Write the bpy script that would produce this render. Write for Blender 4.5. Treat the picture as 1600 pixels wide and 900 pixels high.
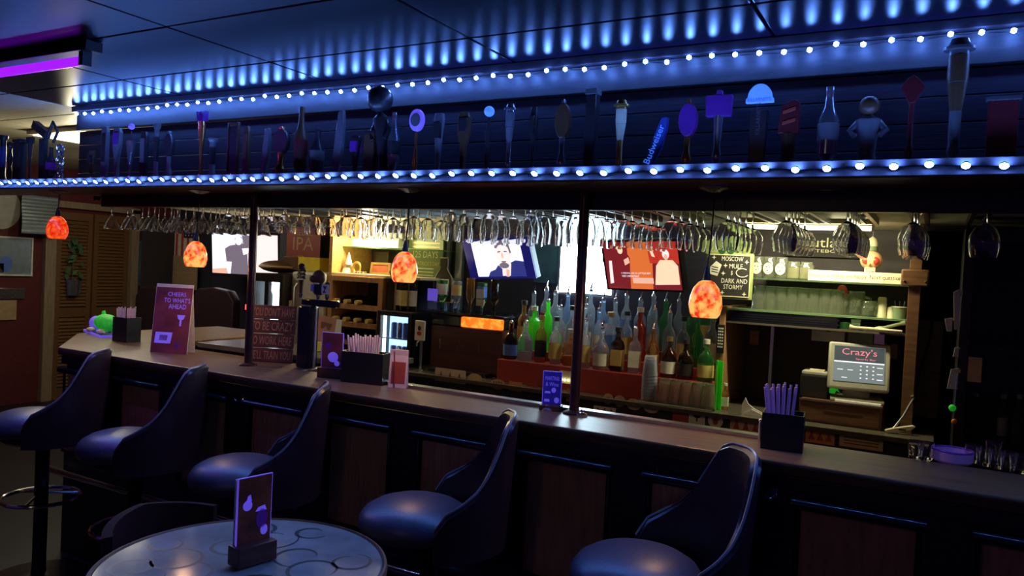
import bpy, bmesh, math, random
from mathutils import Vector, Matrix
random.seed(11)
R = math.radians
sc = bpy.context.scene
COL = sc.collection
for o in list(bpy.data.objects):
    bpy.data.objects.remove(o)

# ---------------------------------------------------------------- camera, world, exposure
FPX = 1200.0
YAW, PITCH, ROLL, EYE = R(29), R(-1.43), R(2.86), Vector((0, 0, 1.6))
FWD = Vector((-math.sin(YAW) * math.cos(PITCH), math.cos(YAW) * math.cos(PITCH), math.sin(PITCH)))
R0 = Vector((math.cos(YAW), math.sin(YAW), 0))
U0 = R0.cross(FWD)
RT = math.cos(ROLL) * R0 + math.sin(ROLL) * U0
UP = -math.sin(ROLL) * R0 + math.cos(ROLL) * U0
cam = bpy.data.cameras.new('camera')
cam.sensor_width = 36
cam.lens = 36 * FPX / 1600
cam.clip_start = 0.02
cam_o = bpy.data.objects.new('camera', cam)
COL.objects.link(cam_o)
B = -FWD
cam_o.matrix_world = Matrix(((RT.x, UP.x, B.x, EYE.x), (RT.y, UP.y, B.y, EYE.y), (RT.z, UP.z, B.z, EYE.z), (0, 0, 0, 1)))
sc.camera = cam_o

world = bpy.data.worlds.new('dim_violet_room_light')
sc.world = world
world.use_nodes = True
world.node_tree.nodes['Background'].inputs[0].default_value = (0.26, 0.10, 0.80, 1)
world.node_tree.nodes['Background'].inputs[1].default_value = 0.055

sc.view_settings.view_transform = 'Standard'
sc.view_settings.look = 'None'
sc.view_settings.gamma = 1
sc.view_settings.use_curve_mapping = False
sc.view_settings.exposure = 0.0
try:
    sc.cycles.transparent_max_bounces = 40
    sc.cycles.max_bounces = 16
    sc.cycles.transmission_bounces = 16
    sc.cycles.diffuse_bounces = 4
    sc.cycles.glossy_bounces = 5
    sc.cycles.sample_clamp_indirect = 3.0
except Exception:
    pass


def lamp(name, kind, loc, power, color, size=0.1, size_y=None, rot=(0, 0, 0), parent=None):
    l = bpy.data.lights.new(name, kind)
    l.energy = power
    l.color = color
    if kind == 'AREA':
        l.size = size
        if size_y:
            l.shape = 'RECTANGLE'
            l.size_y = size_y
    else:
        l.shadow_soft_size = size
    o = bpy.data.objects.new(name, l)
    COL.objects.link(o)
    o.location = loc
    o.rotation_euler = rot
    if parent:
        o.parent = parent
    return o


def at(x, y, X=None, Y=None, Z=None):
    """the point of the plane X=, Y= or Z= that the photograph shows at (x, y) of 1600x900"""
    d = FWD + (x - 800) / FPX * RT - (y - 450) / FPX * UP
    if X is not None:
        t = X / d.x
    elif Y is not None:
        t = Y / d.y
    else:
        t = (Z - EYE.z) / d.z
    return EYE + t * d


def rect(x0, y0, x1, y1, Y):
    xm, ym = (x0 + x1) / 2, (y0 + y1) / 2
    a, b = at(x0, ym, Y=Y).x, at(x1, ym, Y=Y).x
    zb, zt = at(xm, y1, Y=Y).z, at(xm, y0, Y=Y).z
    return (a + b) / 2, zb, b - a, zt - zb


# ---------------------------------------------------------------- materials
MATS = {}


def mat(key, c, rough=0.5, metal=0.0, emit=None, es=0.0, spec=0.5, var=0.12, scale=18.0, bump=0.0, stretch=(1, 1, 1), coat=0.0):
    m = bpy.data.materials.new(key)
    m.use_nodes = True
    nt = m.node_tree
    b = nt.nodes['Principled BSDF']
    tc = nt.nodes.new('ShaderNodeTexCoord')
    mp = nt.nodes.new('ShaderNodeMapping')
    mp.inputs['Scale'].default_value = stretch
    nz = nt.nodes.new('ShaderNodeTexNoise')
    nz.inputs['Scale'].default_value = scale
    nz.inputs['Detail'].default_value = 5
    nt.links.new(tc.outputs['Object'], mp.inputs[0])
    nt.links.new(mp.outputs[0], nz.inputs['Vector'])
    rp = nt.nodes.new('ShaderNodeValToRGB')
    lo, hi = 1 - var, 1 + var
    rp.color_ramp.elements[0].position = 0.3
    rp.color_ramp.elements[1].position = 0.7
    rp.color_ramp.elements[0].color = (c[0] * lo, c[1] * lo, c[2] * lo, 1)
    rp.color_ramp.elements[1].color = (min(c[0] * hi, 1), min(c[1] * hi, 1), min(c[2] * hi, 1), 1)
    nt.links.new(nz.outputs['Fac'], rp.inputs[0])
    nt.links.new(rp.outputs[0], b.inputs['Base Color'])
    b.inputs['Roughness'].default_value = rough
    b.inputs['Metallic'].default_value = metal
    b.inputs['Specular IOR Level'].default_value = spec
    if coat:
        b.inputs['Coat Weight'].default_value = coat
        b.inputs['Coat Roughness'].default_value = 0.08
    if emit:
        b.inputs['Emission Color'].default_value = (*emit, 1)
        b.inputs['Emission Strength'].default_value = es
    if bump:
        bp = nt.nodes.new('ShaderNodeBump')
        bp.inputs['Strength'].default_value = bump
        bp.inputs['Distance'].default_value = 0.004
        nt.links.new(nz.outputs['Fac'], bp.inputs['Height'])
        nt.links.new(bp.outputs[0], b.inputs['Normal'])
    MATS[key] = m
    return m


def clear(key, tint, solid=0.05, rough=0.04, edge=0.35, body=None):
    """thin drinking-glass or bottle glass: tinted see-through, mirror-like towards the edges, faintly milky"""
    m = bpy.data.materials.new(key)
    m.use_nodes = True
    nt = m.node_tree
    nt.nodes.remove(nt.nodes['Principled BSDF'])
    out = nt.nodes['Material Output']
    tr = nt.nodes.new('ShaderNodeBsdfTransparent')
    tr.inputs[0].default_value = (*tint, 1)
    gl = nt.nodes.new('ShaderNodeBsdfGlossy')
    gl.inputs['Roughness'].default_value = rough
    gl.inputs[0].default_value = (1, 1, 1, 1)
    df = nt.nodes.new('ShaderNodeBsdfTranslucent')
    df.inputs[0].default_value = (*(body or (0.8, 0.85, 0.9)), 1)
    d2 = nt.nodes.new('ShaderNodeBsdfDiffuse')
    d2.inputs[0].default_value = (*(body or (0.8, 0.85, 0.9)), 1)
    md = nt.nodes.new('ShaderNodeMixShader')
    md.inputs[0].default_value = 0.5
    nt.links.new(df.outputs[0], md.inputs[1])
    nt.links.new(d2.outputs[0], md.inputs[2])
    ms = nt.nodes.new('ShaderNodeMixShader')
    ms.inputs[0].default_value = solid
    nt.links.new(tr.outputs[0], ms.inputs[1])
    nt.links.new(md.outputs[0], ms.inputs[2])
    lw = nt.nodes.new('ShaderNodeLayerWeight')
    lw.inputs[0].default_value = edge
    mx = nt.nodes.new('ShaderNodeMixShader')
    nt.links.new(lw.outputs['Fresnel'], mx.inputs[0])
    nt.links.new(ms.outputs[0], mx.inputs[1])
    em = nt.nodes.new('ShaderNodeMixShader')
    em.inputs[0].default_value = 0.55
    nt.links.new(gl.outputs[0], em.inputs[1])
    nt.links.new(md.outputs[0], em.inputs[2])
    nt.links.new(em.outputs[0], mx.inputs[2])
    nt.links.new(mx.outputs[0], out.inputs[0])
    MATS[key] = m
    return m


def glow(key, c, s, c2=None, scale=8.0, lo=0.42, hi=0.62):
    """a surface that gives off light: lamp, screen or lit panel"""
    m = bpy.data.materials.new(key)
    m.use_nodes = True
    nt = m.node_tree
    b = nt.nodes['Principled BSDF']
    b.inputs['Base Color'].default_value = (*[x * 0.3 for x in c], 1)
    b.inputs['Roughness'].default_value = 0.25
    b.inputs['Emission Color'].default_value = (*c, 1)
    b.inputs['Emission Strength'].default_value = s
    if c2:
        tc = nt.nodes.new('ShaderNodeTexCoord')
        nz = nt.nodes.new('ShaderNodeTexNoise')
        nz.inputs['Scale'].default_value = scale
        nz.inputs['Detail'].default_value = 3
        rp = nt.nodes.new('ShaderNodeValToRGB')
        rp.color_ramp.elements[0].position = lo
        rp.color_ramp.elements[1].position = hi
        rp.color_ramp.elements[0].color = (*c, 1)
        rp.color_ramp.elements[1].color = (*c2, 1)
        nt.links.new(tc.outputs['Object'], nz.inputs['Vector'])
        nt.links.new(nz.outputs['Fac'], rp.inputs[0])
        nt.links.new(rp.outputs[0], b.inputs['Emission Color'])
    MATS[key] = m
    return m


def sheen_ceiling(key, c):
    """dark satin ceiling paint: dull base under a soft directional gloss that shows mostly at grazing angles"""
    m = bpy.data.materials.new(key)
    m.use_nodes = True
    nt = m.node_tree
    nt.nodes.remove(nt.nodes['Principled BSDF'])
    df = nt.nodes.new('ShaderNodeBsdfDiffuse')
    nz = nt.nodes.new('ShaderNodeTexNoise')
    nz.inputs['Scale'].default_value = 30
    rp = nt.nodes.new('ShaderNodeValToRGB')
    rp.color_ramp.elements[0].color = (*[v * 0.7 for v in c], 1)
    rp.color_ramp.elements[1].color = (*[v * 1.3 for v in c], 1)
    nt.links.new(nz.outputs['Fac'], rp.inputs[0])
    nt.links.new(rp.outputs[0], df.inputs[0])
    gl = nt.nodes.new('ShaderNodeBsdfAnisotropic')
    gl.distribution = 'BECKMANN'
    gl.inputs['Roughness'].default_value = 0.33
    gl.inputs['Anisotropy'].default_value = 0.0
    cx = nt.nodes.new('ShaderNodeCombineXYZ')
    cx.inputs[1].default_value = 1.0
    nt.links.new(cx.outputs[0], gl.inputs['Tangent'])
    fr = nt.nodes.new('ShaderNodeFresnel')
    fr.inputs[0].default_value = 1.25
    mx = nt.nodes.new('ShaderNodeMixShader')
    nt.links.new(fr.outputs[0], mx.inputs[0])
    nt.links.new(df.outputs[0], mx.inputs[1])
    nt.links.new(gl.outputs[0], mx.inputs[2])
    nt.links.new(mx.outputs[0], nt.nodes['Material Output'].inputs[0])
    MATS[key] = m


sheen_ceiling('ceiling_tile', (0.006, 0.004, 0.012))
mat('ceiling_tile_lit', (0.40, 0.37, 0.28), 0.6, var=0.1, scale=20)  # paler copy of the tile: the far room's lamplight put into the colour
mat('ceiling_grid', (0.03, 0.02, 0.02), 0.6)
mat('floor_dark', (0.015, 0.012, 0.013), 0.45, var=0.3, scale=6)
mat('wall_red', (0.11, 0.014, 0.02), 0.7, var=0.15)
mat('wall_navy', (0.03, 0.03, 0.055), 0.7)
mat('wall_dark', (0.05, 0.04, 0.045), 0.7)
mat('cream_ceiling', (0.62, 0.58, 0.42), 0.5, scale=4, var=0.1)
mat('black_wood', (0.025, 0.020, 0.028), 0.33, scale=30, var=0.4, stretch=(1, 8, 8))
mat('plank_dark', (0.022, 0.015, 0.03), 0.5, scale=14, var=0.4, stretch=(0.6, 6, 9), bump=0.2)
mat('header_board', (0.040, 0.036, 0.045), 0.55, scale=10, var=0.25, stretch=(1, 6, 6), bump=0.2)
mat('maroon_board', (0.09, 0.03, 0.03), 0.3, scale=8, var=0.3, stretch=(0.6, 6, 6))
mat('bar_top', (0.15, 0.085, 0.045), 0.40, spec=0.45, scale=9, var=0.3, stretch=(0.6, 6, 6))
mat('steel', (0.6, 0.6, 0.62), 0.28, 1.0)
mat('chrome', (0.85, 0.85, 0.88), 0.12, 1.0, var=0.03)
mat('dark_metal', (0.06, 0.05, 0.05), 0.35, 0.9)
mat('bronze_pipe', (0.10, 0.055, 0.05), 0.28, 0.75)
mat('tan_panel', (0.62, 0.36, 0.18), 0.55, scale=12, var=0.2, stretch=(6, 6, 0.7))
mat('oak', (0.42, 0.22, 0.09), 0.5, scale=10, var=0.25, stretch=(5, 5, 0.8))
mat('pine', (0.50, 0.27, 0.10), 0.5, scale=10, var=0.2, stretch=(0.8, 5, 5))
mat('louver_wood', (0.17, 0.08, 0.032), 0.5, scale=10, var=0.2, stretch=(0.8, 6, 6))
mat('casing_wood', (0.30, 0.22, 0.15), 0.5, scale=10, var=0.2, stretch=(6, 6, 0.6))
mat('vinyl_black', (0.03, 0.016, 0.024), 0.34, spec=0.6, scale=90, var=0.3, bump=0.12)
mat('vinyl_seat', (0.085, 0.085, 0.13), 0.40, spec=1.0, scale=90, var=0.15, bump=0.1)
mat('piping', (0.24, 0.22, 0.26), 0.35)
mat('black_plastic', (0.012, 0.012, 0.014), 0.35)
mat('black_gloss', (0.01, 0.01, 0.014), 0.12)
mat('white_paper', (0.75, 0.74, 0.70), 0.7)
mat('card_plum', (0.20, 0.04, 0.07), 0.5, var=0.4, scale=9)
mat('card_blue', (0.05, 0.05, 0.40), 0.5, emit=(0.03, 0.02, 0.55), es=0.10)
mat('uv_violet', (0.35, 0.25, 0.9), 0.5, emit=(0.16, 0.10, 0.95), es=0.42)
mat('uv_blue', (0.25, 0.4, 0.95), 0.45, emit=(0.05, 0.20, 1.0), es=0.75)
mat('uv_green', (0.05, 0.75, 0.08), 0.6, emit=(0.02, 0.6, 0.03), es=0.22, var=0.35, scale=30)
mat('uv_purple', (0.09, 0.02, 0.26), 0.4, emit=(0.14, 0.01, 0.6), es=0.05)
mat('straw_pink', (0.75, 0.55, 0.6), 0.4)
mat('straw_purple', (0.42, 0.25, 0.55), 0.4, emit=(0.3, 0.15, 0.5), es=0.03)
mat('mat_cream', (0.65, 0.6, 0.45), 0.6)
mat('gold', (0.65, 0.42, 0.12), 0.3, 0.8)
mat('copper', (0.75, 0.33, 0.12), 0.25, 0.9)
mat('silver_paint', (0.42, 0.42, 0.48), 0.2, 0.85)
mat('dark_resin', (0.025, 0.02, 0.025), 0.35)
mat('brown_resin', (0.10, 0.045, 0.02), 0.4)
mat('red_resin', (0.12, 0.01, 0.015), 0.4)
mat('grey_resin', (0.13, 0.12, 0.14), 0.35)
mat('grey_enamel', (0.42, 0.41, 0.37), 0.45)
mat('yellow_card', (0.75, 0.58, 0.02), 0.6)
mat('cardboard', (0.45, 0.31, 0.18), 0.8)
mat('kraft', (0.58, 0.43, 0.25), 0.8, bump=0.4, scale=10)
mat('red_riser', (0.42, 0.045, 0.035), 0.45)
mat('counter_top', (0.10, 0.085, 0.065), 0.25)
mat('counter_front', (0.018, 0.014, 0.016), 0.4)
mat('green_board', (0.30, 0.38, 0.12), 0.5)
mat('dark_green', (0.02, 0.09, 0.03), 0.5)
mat('sage_green', (0.17, 0.24, 0.13), 0.55)
mat('chalk_black', (0.02, 0.018, 0.016), 0.7)
mat('chalk_white', (0.8, 0.78, 0.66), 0.8)
mat('cream_paint', (0.72, 0.65, 0.42), 0.6)
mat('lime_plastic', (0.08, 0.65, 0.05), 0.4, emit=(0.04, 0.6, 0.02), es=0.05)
mat('bone', (0.68, 0.6, 0.42), 0.55)
mat('skull_bone', (0.72, 0.42, 0.22), 0.45)
mat('red_eye', (0.7, 0.04, 0.02), 0.35)
mat('pos_shell', (0.40, 0.385, 0.31), 0.45)
mat('orange_paint', (0.7, 0.2, 0.03), 0.5)
mat('blue_paint', (0.04, 0.08, 0.4), 0.4)
mat('teal_poster', (0.05, 0.12, 0.17), 0.5, var=0.5, scale=6)
mat('red_poster', (0.25, 0.03, 0.02), 0.5, var=0.3, scale=6)
mat('poster_ink', (0.42, 0.22, 0.12), 0.6)
mat('flag_red', (0.65, 0.08, 0.07), 0.8)
mat('flag_white', (0.85, 0.78, 0.72), 0.8)
mat('flag_blue', (0.03, 0.03, 0.10), 0.8)
mat('leaf', (0.05, 0.12, 0.05), 0.6)
mat('tan_sticker', (0.62, 0.44, 0.25), 0.6)
mat('orange_sticker', (0.65, 0.28, 0.07), 0.6)
mat('red_sticker', (0.38, 0.06, 0.04), 0.6)
mat('pale_sticker', (0.75, 0.62, 0.48), 0.6)
mat('brown_ink', (0.07, 0.035, 0.02), 0.7)
mat('tin_plate', (0.45, 0.55, 0.6), 0.3, 0.7)
mat('label_white', (0.7, 0.66, 0.55), 0.6)
mat('label_yellow', (0.68, 0.5, 0.16), 0.6)
mat('label_black', (0.02, 0.02, 0.02), 0.5)
mat('label_blue', (0.1, 0.2, 0.6), 0.5)
mat('label_red', (0.45, 0.05, 0.03), 0.5)
mat('wine_glassware', (0.012, 0.014, 0.01), 0.1)
mat('drawer_wood', (0.16, 0.075, 0.035), 0.4, scale=10, var=0.3, stretch=(0.7, 6, 6))
mat('table_glass', (0.30, 0.38, 0.36), 0.12, spec=0.6, scale=7, var=0.25)
mat('table_ink', (0.02, 0.06, 0.06), 0.4)
mat('table_rim', (0.30, 0.20, 0.12), 0.4)
mat('mahogany', (0.10, 0.035, 0.025), 0.4, scale=10, var=0.3, stretch=(0.7, 6, 6))
mat('chair_dark', (0.03, 0.012, 0.015), 0.85, spec=0.2)
mat('shelf_lip', (0.045, 0.035, 0.05), 0.6)
mat('printed_photo', (0.22, 0.05, 0.02), 0.4, var=0.7, scale=14)
def real_glass(key, c=(0.97, 0.98, 1.0), rough=0.0):
    m = mat(key, c, rough, var=0.01)
    b = m.node_tree.nodes['Principled BSDF']
    b.inputs['Transmission Weight'].default_value = 1.0
    b.inputs['IOR'].default_value = 1.45
    return m


real_glass('stem_glass')
def filled_glass(key, tint, body, f):
    """bottle glass with its contents: refracting, with a little scattering of the body colour"""
    m = real_glass(key, tint, 0.02)
    nt = m.node_tree
    d1 = nt.nodes.new('ShaderNodeBsdfDiffuse')
    d2 = nt.nodes.new('ShaderNodeBsdfTranslucent')
    d1.inputs[0].default_value = d2.inputs[0].default_value = (*body, 1)
    a = nt.nodes.new('ShaderNodeMixShader')
    a.inputs[0].default_value = 0.5
    nt.links.new(d1.outputs[0], a.inputs[1])
    nt.links.new(d2.outputs[0], a.inputs[2])
    b = nt.nodes.new('ShaderNodeMixShader')
    b.inputs[0].default_value = f
    nt.links.new(nt.nodes['Principled BSDF'].outputs[0], b.inputs[1])
    nt.links.new(a.outputs[0], b.inputs[2])
    nt.links.new(b.outputs[0], nt.nodes['Material Output'].inputs[0])


real_glass('clear_glass')
filled_glass('pint_glass', (0.97, 0.98, 0.94), (0.85, 0.9, 0.7), 0.09)
filled_glass('bottle_clear', (0.96, 0.98, 0.99), (0.75, 0.85, 0.95), 0.13)
filled_glass('bottle_green', (0.35, 0.85, 0.42), (0.08, 0.5, 0.14), 0.16)
filled_glass('bottle_amber', (0.9, 0.62, 0.28), (0.55, 0.28, 0.08), 0.16)
filled_glass('bottle_dark', (0.22, 0.15, 0.1), (0.05, 0.03, 0.02), 0.12)
filled_glass('bottle_red', (0.9, 0.16, 0.08), (0.6, 0.04, 0.03), 0.2)
filled_glass('bottle_blue', (0.75, 0.86, 0.99), (0.45, 0.65, 0.98), 0.15)
filled_glass('bottle_lime', (0.3, 1.0, 0.2), (0.12, 0.95, 0.06), 0.5)
clear('shelf_glass', (0.80, 0.92, 0.80), 0.12, 0.05, 0.35, (0.6, 0.8, 0.5))
clear('plastic_cup', (0.92, 0.92, 0.96), 0.20, 0.2, 0.25)
clear('cooler_glass', (0.75, 0.78, 0.85), 0.01, 0.03, 0.20)
clear('window_pane', (0.92, 0.95, 0.98), 0.01, 0.03, 0.15)
glow('led_cool', (0.10, 0.26, 1.0), 210.0)
glow('led_chip', (0.10, 0.26, 1.0), 380.0)
glow('blacklight_tube', (0.32, 0.01, 1.0), 1.25)
glow('pendant_red', (0.75, 0.015, 0.004), 1.0, (1.0, 0.16, 0.02), 60, 0.40, 0.70)
glow('pendant_amber', (0.80, 0.03, 0.006), 1.1, (1.0, 0.50, 0.12), 38, 0.36, 0.60)
glow('bulb_warm', (1.0, 0.75, 0.4), 14.0)
glow('lightbox_cool', (0.60, 0.84, 1.0), 22.0)
glow('tube_warm', (1.0, 0.92, 0.55), 9.0)
glow('globe_warm', (1.0, 0.86, 0.55), 13.0)
glow('cooler_light', (0.45, 0.68, 1.0), 1.8)
glow('cooler_bright', (0.80, 0.96, 1.0), 4.0)
glow('screen_white', (0.88, 0.90, 1.0), 1.15)
glow('screen_pink', (1.0, 0.82, 0.80), 1.1)
glow('screen_shade', (0.30, 0.24, 0.32), 0.6)
glow('screen_navy', (0.05, 0.06, 0.35), 0.6)
glow('screen_bezel_blue', (0.02, 0.02, 0.30), 0.35)
glow('screen_skin', (1.0, 0.55, 0.42), 0.9)
glow('screen_maroon', (0.28, 0.02, 0.03), 0.7)
glow('screen_orange', (1.0, 0.22, 0.05), 0.75)
glow('screen_red', (0.75, 0.05, 0.03), 0.7)
glow('screen_cream', (1.0, 0.75, 0.5), 1.0)
glow('pos_screen', (0.30, 0.36, 0.38), 0.5)
glow('pos_dark', (0.10, 0.12, 0.13), 0.5)
glow('pos_pink', (1.0, 0.28, 0.36), 0.8)
glow('red_led', (1.0, 0.08, 0.08), 2.5)
glow('orange_band', (1.0, 0.16, 0.01), 1.3, (1.0, 0.35, 0.04), 30)
glow('lamp_far', (1.0, 0.93, 0.65), 5.0)
glow('tiny_warm', (1.0, 0.85, 0.5), 9.0)


# ---------------------------------------------------------------- mesh helpers
class MB:
    def __init__(s):
        s.v, s.f = [], []

    def box(s, x0, x1, y0, y1, z0, z1):
        n = len(s.v)
        s.v += [(x, y, z) for z in (z0, z1) for y in (y0, y1) for x in (x0, x1)]
        s.f += [[n + i for i in q] for q in ((0, 2, 3, 1), (4, 5, 7, 6), (0, 1, 5, 4), (2, 6, 7, 3), (0, 4, 6, 2), (1, 3, 7, 5))]
        return s

    def lathe(s, prof, seg=16, c=(0, 0, 0), sy=1.0, rot=0.0, capped=False):
        n = len(s.v)
        for (r, z) in prof:
            for k in range(seg):
                a = rot + 2 * math.pi * k / seg
                s.v.append((c[0] + r * math.cos(a), c[1] + sy * r * math.sin(a), c[2] + z))
        for i in range(len(prof) - 1):
            for k in range(seg):
                a, b = n + i * seg + k, n + i * seg + (k + 1) % seg
                s.f.append([a, b, b + seg, a + seg])
        if capped:
            s.f.append([n + k for k in range(seg)][::-1])
            m = n + (len(prof) - 1) * seg
            s.f.append([m + k for k in range(seg)])
        return s

    def tube(s, pts, r, seg=8):
        pts = [Vector(p) for p in pts]
        n = len(s.v)
        prev = None
        for i, p in enumerate(pts):
            t = (pts[min(i + 1, len(pts) - 1)] - pts[max(i - 1, 0)]).normalized()
            if prev is None:
                a = Vector((0, 0, 1)) if abs(t.z) < 0.9 else Vector((1, 0, 0))
                u = t.cross(a).normalized()
            else:
                u = (prev - t * prev.dot(t)).normalized()
            prev = u
            w = t.cross(u)
            rr = r[i] if isinstance(r, (list, tuple)) else r
            for k in range(seg):
                q = 2 * math.pi * k / seg
                s.v.append(tuple(p + (u * math.cos(q) + w * math.sin(q)) * rr))
        for i in range(len(pts) - 1):
            for k in range(seg):
                a, b = n + i * seg + k, n + i * seg + (k + 1) % seg
                s.f.append([a, b, b + seg, a + seg])
        s.f.append([n + k for k in range(seg)][::-1])
        m = n + (len(pts) - 1) * seg
        s.f.append([m + k for k in range(seg)])
        return s

    def prism(s, poly, y0, y1):
        """poly of (x, z), extruded from y0 to y1"""
        n, k = len(s.v), len(poly)
        s.v += [(x, y0, z) for x, z in poly] + [(x, y1, z) for x, z in poly]
        s.f.append([n + i for i in range(k)])
        s.f.append([n + k + i for i in range(k)][::-1])
        for i in range(k):
            j = (i + 1) % k
            s.f.append([n + j, n + i, n + k + i, n + k + j])
        return s

    def plan(s, poly, z0, z1):
        """poly of (x, y), extruded from z0 to z1"""
        n, k = len(s.v), len(poly)
        s.v += [(x, y, z0) for x, y in poly] + [(x, y, z1) for x, y in poly]
        s.f.append([n + i for i in range(k)][::-1])
        s.f.append([n + k + i for i in range(k)])
        for i in range(k):
            j = (i + 1) % k
            s.f.append([n + i, n + j, n + k + j, n + k + i])
        return s

    def ball(s, c, r, seg=12, rings=8, sc3=(1, 1, 1)):
        prof = [(max(r * math.sin(math.pi * i / rings), 1e-5), -r * math.cos(math.pi * i / rings)) for i in range(rings + 1)]
        n = len(s.v)
        s.lathe(prof, seg)
        for i in range(n, len(s.v)):
            x, y, z = s.v[i]
            s.v[i] = (c[0] + x * sc3[0], c[1] + y * sc3[1], c[2] + z * sc3[2])
        return s

    def xf(s, m):
        s.v = [tuple(m @ Vector(p)) for p in s.v]
        return s

    def mesh(s, name, smooth=False, bev=0.0, seg=2):
        me = bpy.data.meshes.new(name)
        me.from_pydata(s.v, [], s.f)
        bm = bmesh.new()
        bm.from_mesh(me)
        bmesh.ops.remove_doubles(bm, verts=bm.verts, dist=1e-6)
        bmesh.ops.recalc_face_normals(bm, faces=bm.faces)
        if bev:
            bmesh.ops.bevel(bm, geom=list(bm.edges), offset=bev, segments=seg, profile=0.5, affect='EDGES', clamp_overlap=True)
        bm.to_mesh(me)
        bm.free()
        if smooth or bev:
            me.polygons.foreach_set('use_smooth', [True] * len(me.polygons))
            try:
                me.set_sharp_from_angle(angle=R(22 if bev else 38))
            except Exception:
                pass
        return me


def obj(name, mb, m, parent=None, smooth=False, bev=0.0, loc=None, rot=None):
    me = mb if isinstance(mb, bpy.types.Mesh) else mb.mesh(name, smooth, bev)
    if m and not me.materials:
        me.materials.append(MATS[m] if isinstance(m, str) else m)
    o = bpy.data.objects.new(name, me)
    COL.objects.link(o)
    if parent:
        o.parent = parent
    if loc is not None:
        o.location = loc
    if rot is not None:
        o.rotation_euler = rot
    return o


def tag(o, label, cat, group=None):
    o['label'] = label
    o['category'] = cat
    if group:
        o['group'] = group
    return o


def thing(name, label, cat, loc=(0, 0, 0), rz=0.0, group=None, rot=None):
    o = bpy.data.objects.new(name, None)
    COL.objects.link(o)
    o.location = loc
    o.rotation_euler = rot or (0, 0, rz)
    o.empty_display_size = 0.05
    return tag(o, label, cat, group)


def struct(name, mb, m, smooth=False, bev=0.0):
    o = obj(name, mb, m, None, smooth, bev)
    o['kind'] = 'structure'
    return o


def dup(o, parent=None):
    c = o.copy()
    COL.objects.link(c)
    c.parent = parent
    for ch in list(o.children):
        dup(ch, c)
    return c


_fonts = {}


def text(s, parent, w, h, loc, m, rot=(R(90), 0, 0), name='lettering', th=0.0006):
    """flat lettering fitted into w x h, centred at loc"""
    if s not in _fonts:
        cu = bpy.data.curves.new('lettering', 'FONT')
        cu.body = s
        cu.align_x = 'CENTER'
        cu.resolution_u = 2
        t = bpy.data.objects.new('lettering_tmp', cu)
        COL.objects.link(t)
        dg = bpy.context.evaluated_depsgraph_get()
        me = bpy.data.meshes.new_from_object(t.evaluated_get(dg))
        bpy.data.objects.remove(t)
        xs = [v.co.x for v in me.vertices]
        ys = [v.co.y for v in me.vertices]
        _fonts[s] = (me, min(xs), max(xs), min(ys), max(ys))
    me0, a, b, c, d = _fonts[s]
    me = me0.copy()
    for v in me.vertices:
        v.co.x = (v.co.x - (a + b) / 2) / (b - a) * w
        v.co.y = (v.co.y - (c + d) / 2) / (d - c) * h
        v.co.z = 0
    me.materials.clear()
    me.materials.append(MATS[m])
    o = bpy.data.objects.new(name, me)
    COL.objects.link(o)
    o.parent = parent
    o.location = loc
    o.rotation_euler = rot
    return o


ORD = ['first', 'second', 'third', 'fourth', 'fifth', 'sixth', 'seventh', 'eighth', 'ninth', 'tenth', 'eleventh', 'twelfth', 'thirteenth', 'fourteenth', 'fifteenth', 'sixteenth',
       'seventeenth', 'eighteenth', 'nineteenth', 'twentieth', 'twenty-first', 'twenty-second', 'twenty-third', 'twenty-fourth', 'twenty-fifth', 'twenty-sixth', 'twenty-seventh', 'twenty-eighth']


def ellipse(w, h, n=20, cx=0.0, cz=0.0, a0=0.0, a1=360.0, closed=True):
    k = n if closed and a1 - a0 >= 360 else n + 1
    return [(cx + w / 2 * math.cos(R(a0 + (a1 - a0) * i / n)), cz + h / 2 * math.sin(R(a0 + (a1 - a0) * i / n))) for i in range(k)]


def wobj(name, mb, m, parent, smooth=False, bev=0.0):
    """a part given in world coordinates under an unrotated thing"""
    if parent:
        mb.xf(Matrix.Translation(-Vector(parent.location)))
    return obj(name, mb, m, parent, smooth, bev)


# ---------------------------------------------------------------- the setting
struct('floor', MB().box(-9, 3, -2.5, 7.5, -0.05, 0), 'floor_dark')
ceil = struct('ceiling', MB().box(-9, 3, -2.5, 7.5, 2.425, 2.5), 'ceiling_grid')
tile_me = MB().box(-0.481, 0.481, -0.2385, 0.2385, 2.4, 2.424).mesh('ceiling_panel', bev=0.004)
tile_me.materials.append(MATS['ceiling_tile'])
tile_far_lit = tile_me.copy()
tile_far_lit.materials.clear()
tile_far_lit.materials.append(MATS['ceiling_tile_lit'])
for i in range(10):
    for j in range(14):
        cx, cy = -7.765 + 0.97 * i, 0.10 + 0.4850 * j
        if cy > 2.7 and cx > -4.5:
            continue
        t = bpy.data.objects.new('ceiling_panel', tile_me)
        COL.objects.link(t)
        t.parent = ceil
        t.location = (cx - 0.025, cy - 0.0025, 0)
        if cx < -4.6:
            t.data = tile_far_lit  # far tiles use the copy with lamplight in its colour
struct('wall_left', MB().box(-8.1, -8.0, -2.5, 6.2, 0, 2.42), 'wall_red')
struct('wall_rear', MB().box(-8.0, -4.7, 6.1, 6.2, 0, 2.42), 'wall_navy')
struct('wall_back', MB().box(-4.7, 1.4, 4.55, 4.65, 0, 2.42), 'wall_navy')
struct('wall_partition', MB().box(-4.7, -4.62, 4.65, 6.1, 0, 2.42), 'wall_navy')
struct('ceiling_back_bar', MB().box(-4.3, 1.4, 2.70, 4.55, 1.905, 1.93), 'cream_ceiling')

# louvered folding doors on the far wall, with casing
d0 = bpy.data.objects.new('door_1', None)
COL.objects.link(d0)
d0.location = (-8.0, 5.05, 0)
d0['kind'] = 'structure'


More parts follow.
